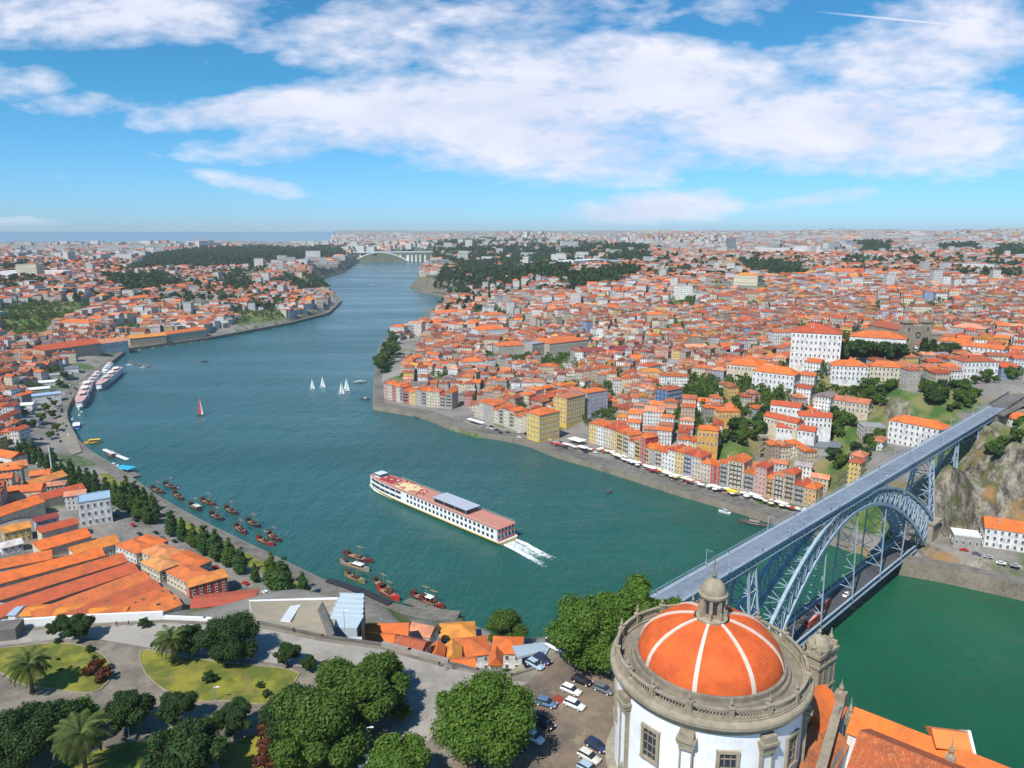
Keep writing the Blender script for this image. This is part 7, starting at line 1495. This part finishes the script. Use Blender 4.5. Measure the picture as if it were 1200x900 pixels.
# ------------------------------------------------------------------ people
def person_mesh(pose=0):
    me = bpy.data.meshes.new('person'); k = .35 if pose else .12
    V = [(0, 0, .92), (0, 0, 1.15), (0, 0, 1.38), (0, 0, 1.50), (0, .01, 1.66), (0, .02, 1.74), (-.19, 0, 1.40), (-.25, .02, 1.14), (-.26, .12 + k * .3, .90), (.19, 0, 1.40), (.25, -.02, 1.14), (.26, .05 - k * .3, .88), (-.10, 0, .86), (-.11, k * .5, .48), (-.11, k * .7, .08), (-.11, k * .7 + .16, .04), (.10, 0, .86), (.11, -k * .3, .48), (.11, -k * .9, .08), (.11, -k * .9 + .16, .04)]
    E_ = [(0, 1), (1, 2), (2, 3), (3, 4), (4, 5), (2, 6), (6, 7), (7, 8), (2, 9), (9, 10), (10, 11), (0, 12), (12, 13), (13, 14), (14, 15), (0, 16), (16, 17), (17, 18), (18, 19)]
    Rr = [.15, .14, .16, .055, .10, .075, .07, .05, .035, .07, .05, .035, .095, .06, .045, .04, .095, .06, .045, .04]
    me.from_pydata(V, E_, []); o = bpy.data.objects.new('tmp', me); COL.objects.link(o); m_ = o.modifiers.new('s', 'SKIN'); sv = me.skin_vertices[0].data
    for i, r_ in enumerate(Rr): sv[i].radius = (r_, r_ * .8)
    sv[0].use_root = True; m2 = o.modifiers.new('b', 'SUBSURF'); m2.levels = 1
    dg = bpy.context.evaluated_depsgraph_get(); out_ = bpy.data.meshes.new_from_object(o.evaluated_get(dg)); bpy.data.objects.remove(o); out_.materials.clear()
    for q in ('oc', 'skin', 'dark'): out_.materials.append(M[q])
    for p_ in out_.polygons:
        z = p_.center.z; p_.material_index = 1 if (z > 1.48 and z < 1.70) or (abs(p_.center.x) > .2 and z < 1.05 and z > .8) else (2 if z >= 1.70 or z < .9 and abs(p_.center.x) < .2 else 0); p_.use_smooth = True
    return out_
M['skin'] = plain('skin', (.48, .28, .19), .6, .05)
PM = [person_mesh(0), person_mesh(1)]
def person(x, y, z, label, col, group=None, rz=None): o = obj('person', random.choice(PM), None, (x, y, z), random.uniform(0, 6) if rz is None else rz, col); tag(o, label, 'person', group); return o
CN = [('white', (.7, .7, .7)), ('black', (.03, .03, .03)), ('red', (.45, .05, .04)), ('blue', (.06, .12, .35)), ('beige', (.5, .42, .3)), ('grey', (.3, .3, .3))]
for x, y, c, l_ in [(515, 782, 1, 'person in black walking on the road by the orange cottages, left one'), (531, 785, 3, 'person in blue walking beside the orange cottages, right one'), (523, 786, 0, 'person in white between the two dark clothed walkers'), (548, 872, 1, 'person in black in the shade under the lone big tree'), (545, 897, 2, 'person in red at the foot of the lone big tree'), (556, 898, 4, 'person in beige at the foot of the lone big tree'), (637, 838, 2, 'person in red standing behind the black parked car'), (137, 735, 2, 'person in red on the park road behind the white wall'), (151, 734, 3, 'person in blue on the park road behind the white wall'), (427, 890, 0, 'person in white at the foot of the lamp post'), (344, 742, 1, 'person in black on the road above the sand ramp')]:
    p = U(x, y, 78); person(p.x, p.y, 78.08, l_, CN[c][1])
cnt = {}
for k in range(26):
    s = 20 + k * 15 + random.uniform(-5, 5); sd = random.choice((-1, 1)); ci = random.randrange(6); key = (ci, sd); cnt[key] = cnt.get(key, 0) + 1
    p = B3(s, sd * 4.0, 62.42); person(p.x, p.y, p.z, f"{ORD[cnt[key] - 1]} person in {CN[ci][0]} from the far end, {'near' if sd > 0 else 'far'} walkway of the upper deck", CN[ci][1], 'people walking on the upper bridge deck')
# crowd and parasols on the riverfront quay
def parasol_mesh():
    b = MB(); b.tube([(0, 0, 0), (0, 0, 2.9)], .05, 5, m=1); b.lathe([(1.9, 2.4), (1.0, 2.75), (.05, 3.05)], 8); return b.mesh('parasol', ['oc', 'dark'])
PAR = parasol_mesh(); QZ = 4.32
def along(poly, t_):
    Ls = [(b - a).length for a, b in zip(poly, poly[1:])]; s = t_ * sum(Ls)
    for (a, b), l in zip(zip(poly, poly[1:]), Ls):
        if s <= l: return a + (b - a) * (s / l), (b - a).normalized()
        s -= l
    return poly[-1], (poly[-1] - poly[-2]).normalized()
g = random.Random(12); QF = [U(*p, 4.4) for p in [(650, 520), (716, 529), (760, 548), (800, 560), (832, 570), (905, 588), (950, 601)]]; cnt = {}
for k in range(190):
    t_ = (k + g.random()) / 190; p, e = along(QF, t_); n = Vector((e.y, -e.x, 0)); q = p + n * g.uniform(1, 13); ci = g.randrange(6); cnt[ci] = cnt.get(ci, 0) + 1; nm = cnt[ci]
    person(q.x, q.y, QZ, f"{ORD[nm - 1]} person in {CN[ci][0]} from the left on the riverfront quay", CN[ci][1], 'people strolling on the riverfront quay')
cnt = {}
for k in range(96):
    t_ = (k + g.random()) / 96; p, e = along(QF, t_); n = Vector((e.y, -e.x, 0)); q = p + n * g.uniform(1, 8); cn = g.choices(['white', 'cream', 'red', 'yellow'], [4, 5, 1.5, .6])[0]; cnt[cn] = cnt.get(cn, 0) + 1
    o = obj('parasol', PAR, None, (q.x, q.y, QZ), 0, {'white': (.78, .78, .76), 'cream': (.66, .6, .48), 'red': (.45, .04, .03), 'yellow': (.75, .55, .04)}[cn]); o.scale = (1.1, 1.1, 1); tag(o, f'{ORD[cnt[cn] - 1]} {cn} parasol from the left on the riverfront quay', 'parasol', 'café parasols on the riverfront quay')
g = random.Random(3)
for i, (x, y, w, d, c, l_) in enumerate([(676, 519, 14, 9, 'white', 'large white tent roof on the riverside square'), (683, 528, 9, 5, 'white', 'small white tent in front of the large white tent roof'), (741, 545, 12, 4, 'white', 'white café awning left of the long pair'), (724, 538, 9, 4, 'cream', 'cream café awning beside the riverside square'), (762, 552, 10, 4, 'white', 'white café awning in the middle of the quay'), (786, 560, 14, 4, 'white', 'long white café awning in the middle of the quay'), (805, 566, 10, 3.5, 'cream', 'cream café awning right of the long white one'), (838, 575, 9, 4, 'white', 'white café awning left of the yellow one'), (858, 580, 8, 4, 'yellow', 'bright yellow awning on the quay'), (884, 585, 9, 3.5, 'white', 'white café awning right of the yellow one'), (915, 594, 9, 3.5, 'white', 'white café awning nearest the bridge'), (558, 497, 22, 4, 'white', 'long narrow white market canopy on the western quay'), (654, 524, 8, 4, 'red', 'small red tent at the left end of the riverside square')]):
    p = U(x, y, 4.4); e_ = U(x + 10, y + 3.0, 4.4); o = empty('awning', (p.x, p.y, QZ), math.atan2(e_.y - p.y, e_.x - p.x)); tag(o, l_, 'awning')
    b = roof_mb(w, d, 3.2, 1.0, 'hip', .1); b.build('cloth', 'oc', o, col={'white': (.8, .8, .79), 'cream': (.68, .6, .46), 'yellow': (.80, .55, .03), 'red': (.45, .05, .04)}[c])
    b = MB(); [b.tube([(sx * w * .45, sy * d * .45, 0), (sx * w * .45, sy * d * .45, 3.2)], .08, 5) for sx in (-1, 0, 1) for sy in (-1, 1)]; b.build('poles', 'dark', o)
cnt = {}
for k in range(70):
    x = g.uniform(455, 640); base = [(440, 466), (504, 480), (560, 492), (600, 502), (660, 524)]; y0 = np.interp(x, [b_[0] for b_ in base], [b_[1] for b_ in base]); p = U(x, y0 + g.uniform(-3, 9), 4.4); ci = g.randrange(6); cnt.setdefault(ci, []).append((x, p, ci))
for ci, ls in cnt.items():
    for i, (x, p, c_) in enumerate(sorted(ls, key=lambda q: q[0])):
        if -poly_sd([p.x], [p.y], RIV)[0] > 2: person(p.x, p.y, QZ, f"{ORD[i]} person in {CN[ci][0]} from the left on the western quay", CN[ci][1], 'people on the western quay')
# park lamps, benches, flagpole, bushes
def lamp(px, py, h, label, zg=78):
    p = U(px, py, zg); o = empty('street_lamp', (p.x, p.y, zg)); tag(o, label, 'street lamp'); b = MB(); b.tube([(0, 0, 0), (0, 0, .6), (0, 0, h)], [.16, .1, .07], 8); b.build('post', 'iron', o); b = MB(); b.beam((0, 0, h), (.9, 0, h + .1), .1); b.box((.9, 0, h + .1), (.7, .3, .14)); b.build('lamp_head', 'white', o)
lamp(432, 892, 7.5, 'tall grey street lamp by the kiosk at the park road'); lamp(252, 822, 3.5, 'short white lamp post on the bright lawn'); lamp(249, 880, 3.5, 'short lamp post on the path between the dark trees'); lamp(152, 868, 4, 'pale lamp post under the grey green tree'); lamp(404, 740, 6, 'lamp post by the blue stepped roof'); lamp(34, 905, 4, 'blue lamp post in the bottom left corner')
b = MB(); p = U(428, 905, 78); b.box((0, 0, 1.3), (2.6, 2, 2.6)); b.box((0, 0, 2.7), (3, 2.4, .2)); b.box((0, -1.03, 1.6), (1.8, .05, 1.0), m=1); tag(b.build('kiosk', ['white', 'glass'], None, (p.x, p.y, 78.03), .4), 'small white kiosk by the tall grey street lamp', 'kiosk')
p = U(62, 560, 6); b = MB(); b.tube([(0, 0, 0), (0, 0, 24)], [.5, .35], 8); tag(b.build('white_mast', 'white', None, (p.x + 0, p.y, 5)), 'tall thin white mast rising between the two groups of poplars', 'mast')
t_ = U(892, 540, 12); b = MB()
for sx in (-2, 2):
    for sy in (-2, 2): b.beam((sx, sy, 0), (sx, sy, 22), .5)
for k in range(5): b.box((0, 0, 2 + k * 4.4), (4.6, 4.6, .4))
b.box((0, 0, 23), (6, 6, 1.4)); tag(b.build('lift_tower', 'stone', None, (t_.x, t_.y, t_.z - 4)), 'open concrete lift tower behind the eastern riverfront row', 'tower')
g = random.Random(6)
def shrub(px, py, sc, label, mat='leaf_dark', z=78):
    key = 'sh_' + mat
    if key not in TREE: tree_proto(key, mat, 1.2, 1.4, .4, 900, .14, 7, 90, name='shrub', tr=.08)
    p = U(px, py, z); tree(key, (p.x, p.y, z), g.uniform(0, 6), sc, label, 'shrub')
M['leaf_red'] = leaf_mat('foliage_russet', (.07, .02, .012), (.16, .05, .02), (.11, .04, .015))
for a in [(68, 754, .9, 'small dark bush at the top of the oval lawn'), (106, 764, 1.1, 'dark bush on the right rim of the oval lawn'), (110, 772, .6, 'tiny bush below the bush on the lawn rim'), (72, 786, .5, 'tiny bush in the middle of the oval lawn'), (68, 774, .5, 'tiny bush above the middle of the oval lawn'), (305, 806, .9, 'dark bush at the right end of the bright lawn'), (312, 816, 1.0, 'low spreading bush by the path at the right end of the bright lawn'), (246, 799, 1.6, 'flat olive bush in the middle of the bright lawn'), (180, 757, .8, 'dark bush at the foot of the corner palm'), (170, 735, 1.6, 'dark shrub behind the white parapet wall')]: shrub(*a)
shrub(112, 790, 2.4, 'dark russet shrub on the lower rim of the oval lawn', 'leaf_red'); shrub(326, 880, 4.2, 'large russet brown shrub right of the dark trees', 'leaf_red'); shrub(320, 900, 3.2, 'second russet brown shrub near the bottom edge', 'leaf_red'); shrub(122, 797, 2.0, 'russet shrub right of the dark russet one on the oval lawn', 'leaf_red')
b = MB(); p = U(654, 820, 78); b.box((0, 0, .09), (2.6, 2.6, .05)); struct(b.build('brick_patch', plain('brick_red', (.24, .05, .03), .9, .3, 1.2), None, (p.x, p.y, 78), .7))
for i, (x, y) in enumerate([(58, 470), (64, 476), (54, 482), (62, 490), (50, 498), (40, 505), (28, 508), (66, 505), (70, 455), (76, 447), (60, 514), (22, 514)]):
    p = U(x, y, 5); tree(['c1', 'c2', 'c3'][i % 3], (p.x, p.y, H1(p.x, p.y) - .3), i, .8 + .06 * (i % 5), f'{ORD[i]} leafy tree among the market sheds and ferry berths', 'tree', 'trees by the market sheds')
g = random.Random(31)
for i in range(8):
    a, c_ = U(*s0[i], 19), U(*s1[i], 19)
    for k in range(3):
        q = a.lerp(c_, g.uniform(.35, .95)); nrm_ = Vector((-(c_ - a).y, (c_ - a).x, 0)).normalized(); q = q - nrm_ * 3.1 if nrm_.y > 0 else q + nrm_ * 3.1
        b = MB(); b.box((0, 0, 0), (1.6, 1.2, .3)); b.box((0, 0, .16), (1.3, .9, .06), m=1); o = b.build('skylight', ['stone', 'glass'], None, (q.x, q.y, 18.9), math.atan2((c_ - a).y, (c_ - a).x)); lodge_ = [r_ for r_ in COL.objects if r_.name.startswith('port_lodge') and not r_.parent][i]; bpy.context.view_layer.update(); mw = o.matrix_world.copy(); o.parent = lodge_; o.matrix_parent_inverse = lodge_.matrix_world.inverted()
# ------------------------------------------------------------------ haze
if HAZE > 0:
    b = MB(); b.box((0, 5200, 115.9), (22000, 16400, 248.2)); hz_ = b.build('haze', [])
    hm = bpy.data.materials.new('haze'); hm.use_nodes = True; hn = hm.node_tree.nodes
    for n in list(hn): hn.remove(n)
    ho = hn.new('ShaderNodeOutputMaterial'); hv = hn.new('ShaderNodeVolumePrincipled'); hv.inputs['Color'].default_value = (.90, .96, 1, 1); hv.inputs['Density'].default_value = HAZE; hv.inputs['Anisotropy'].default_value = 0; hm.node_tree.links.new(hv.outputs[0], ho.inputs['Volume']); hz_.data.materials.append(hm); tag(hz_, 'thin bluish air haze over the whole town', 'haze', None, 'stuff')
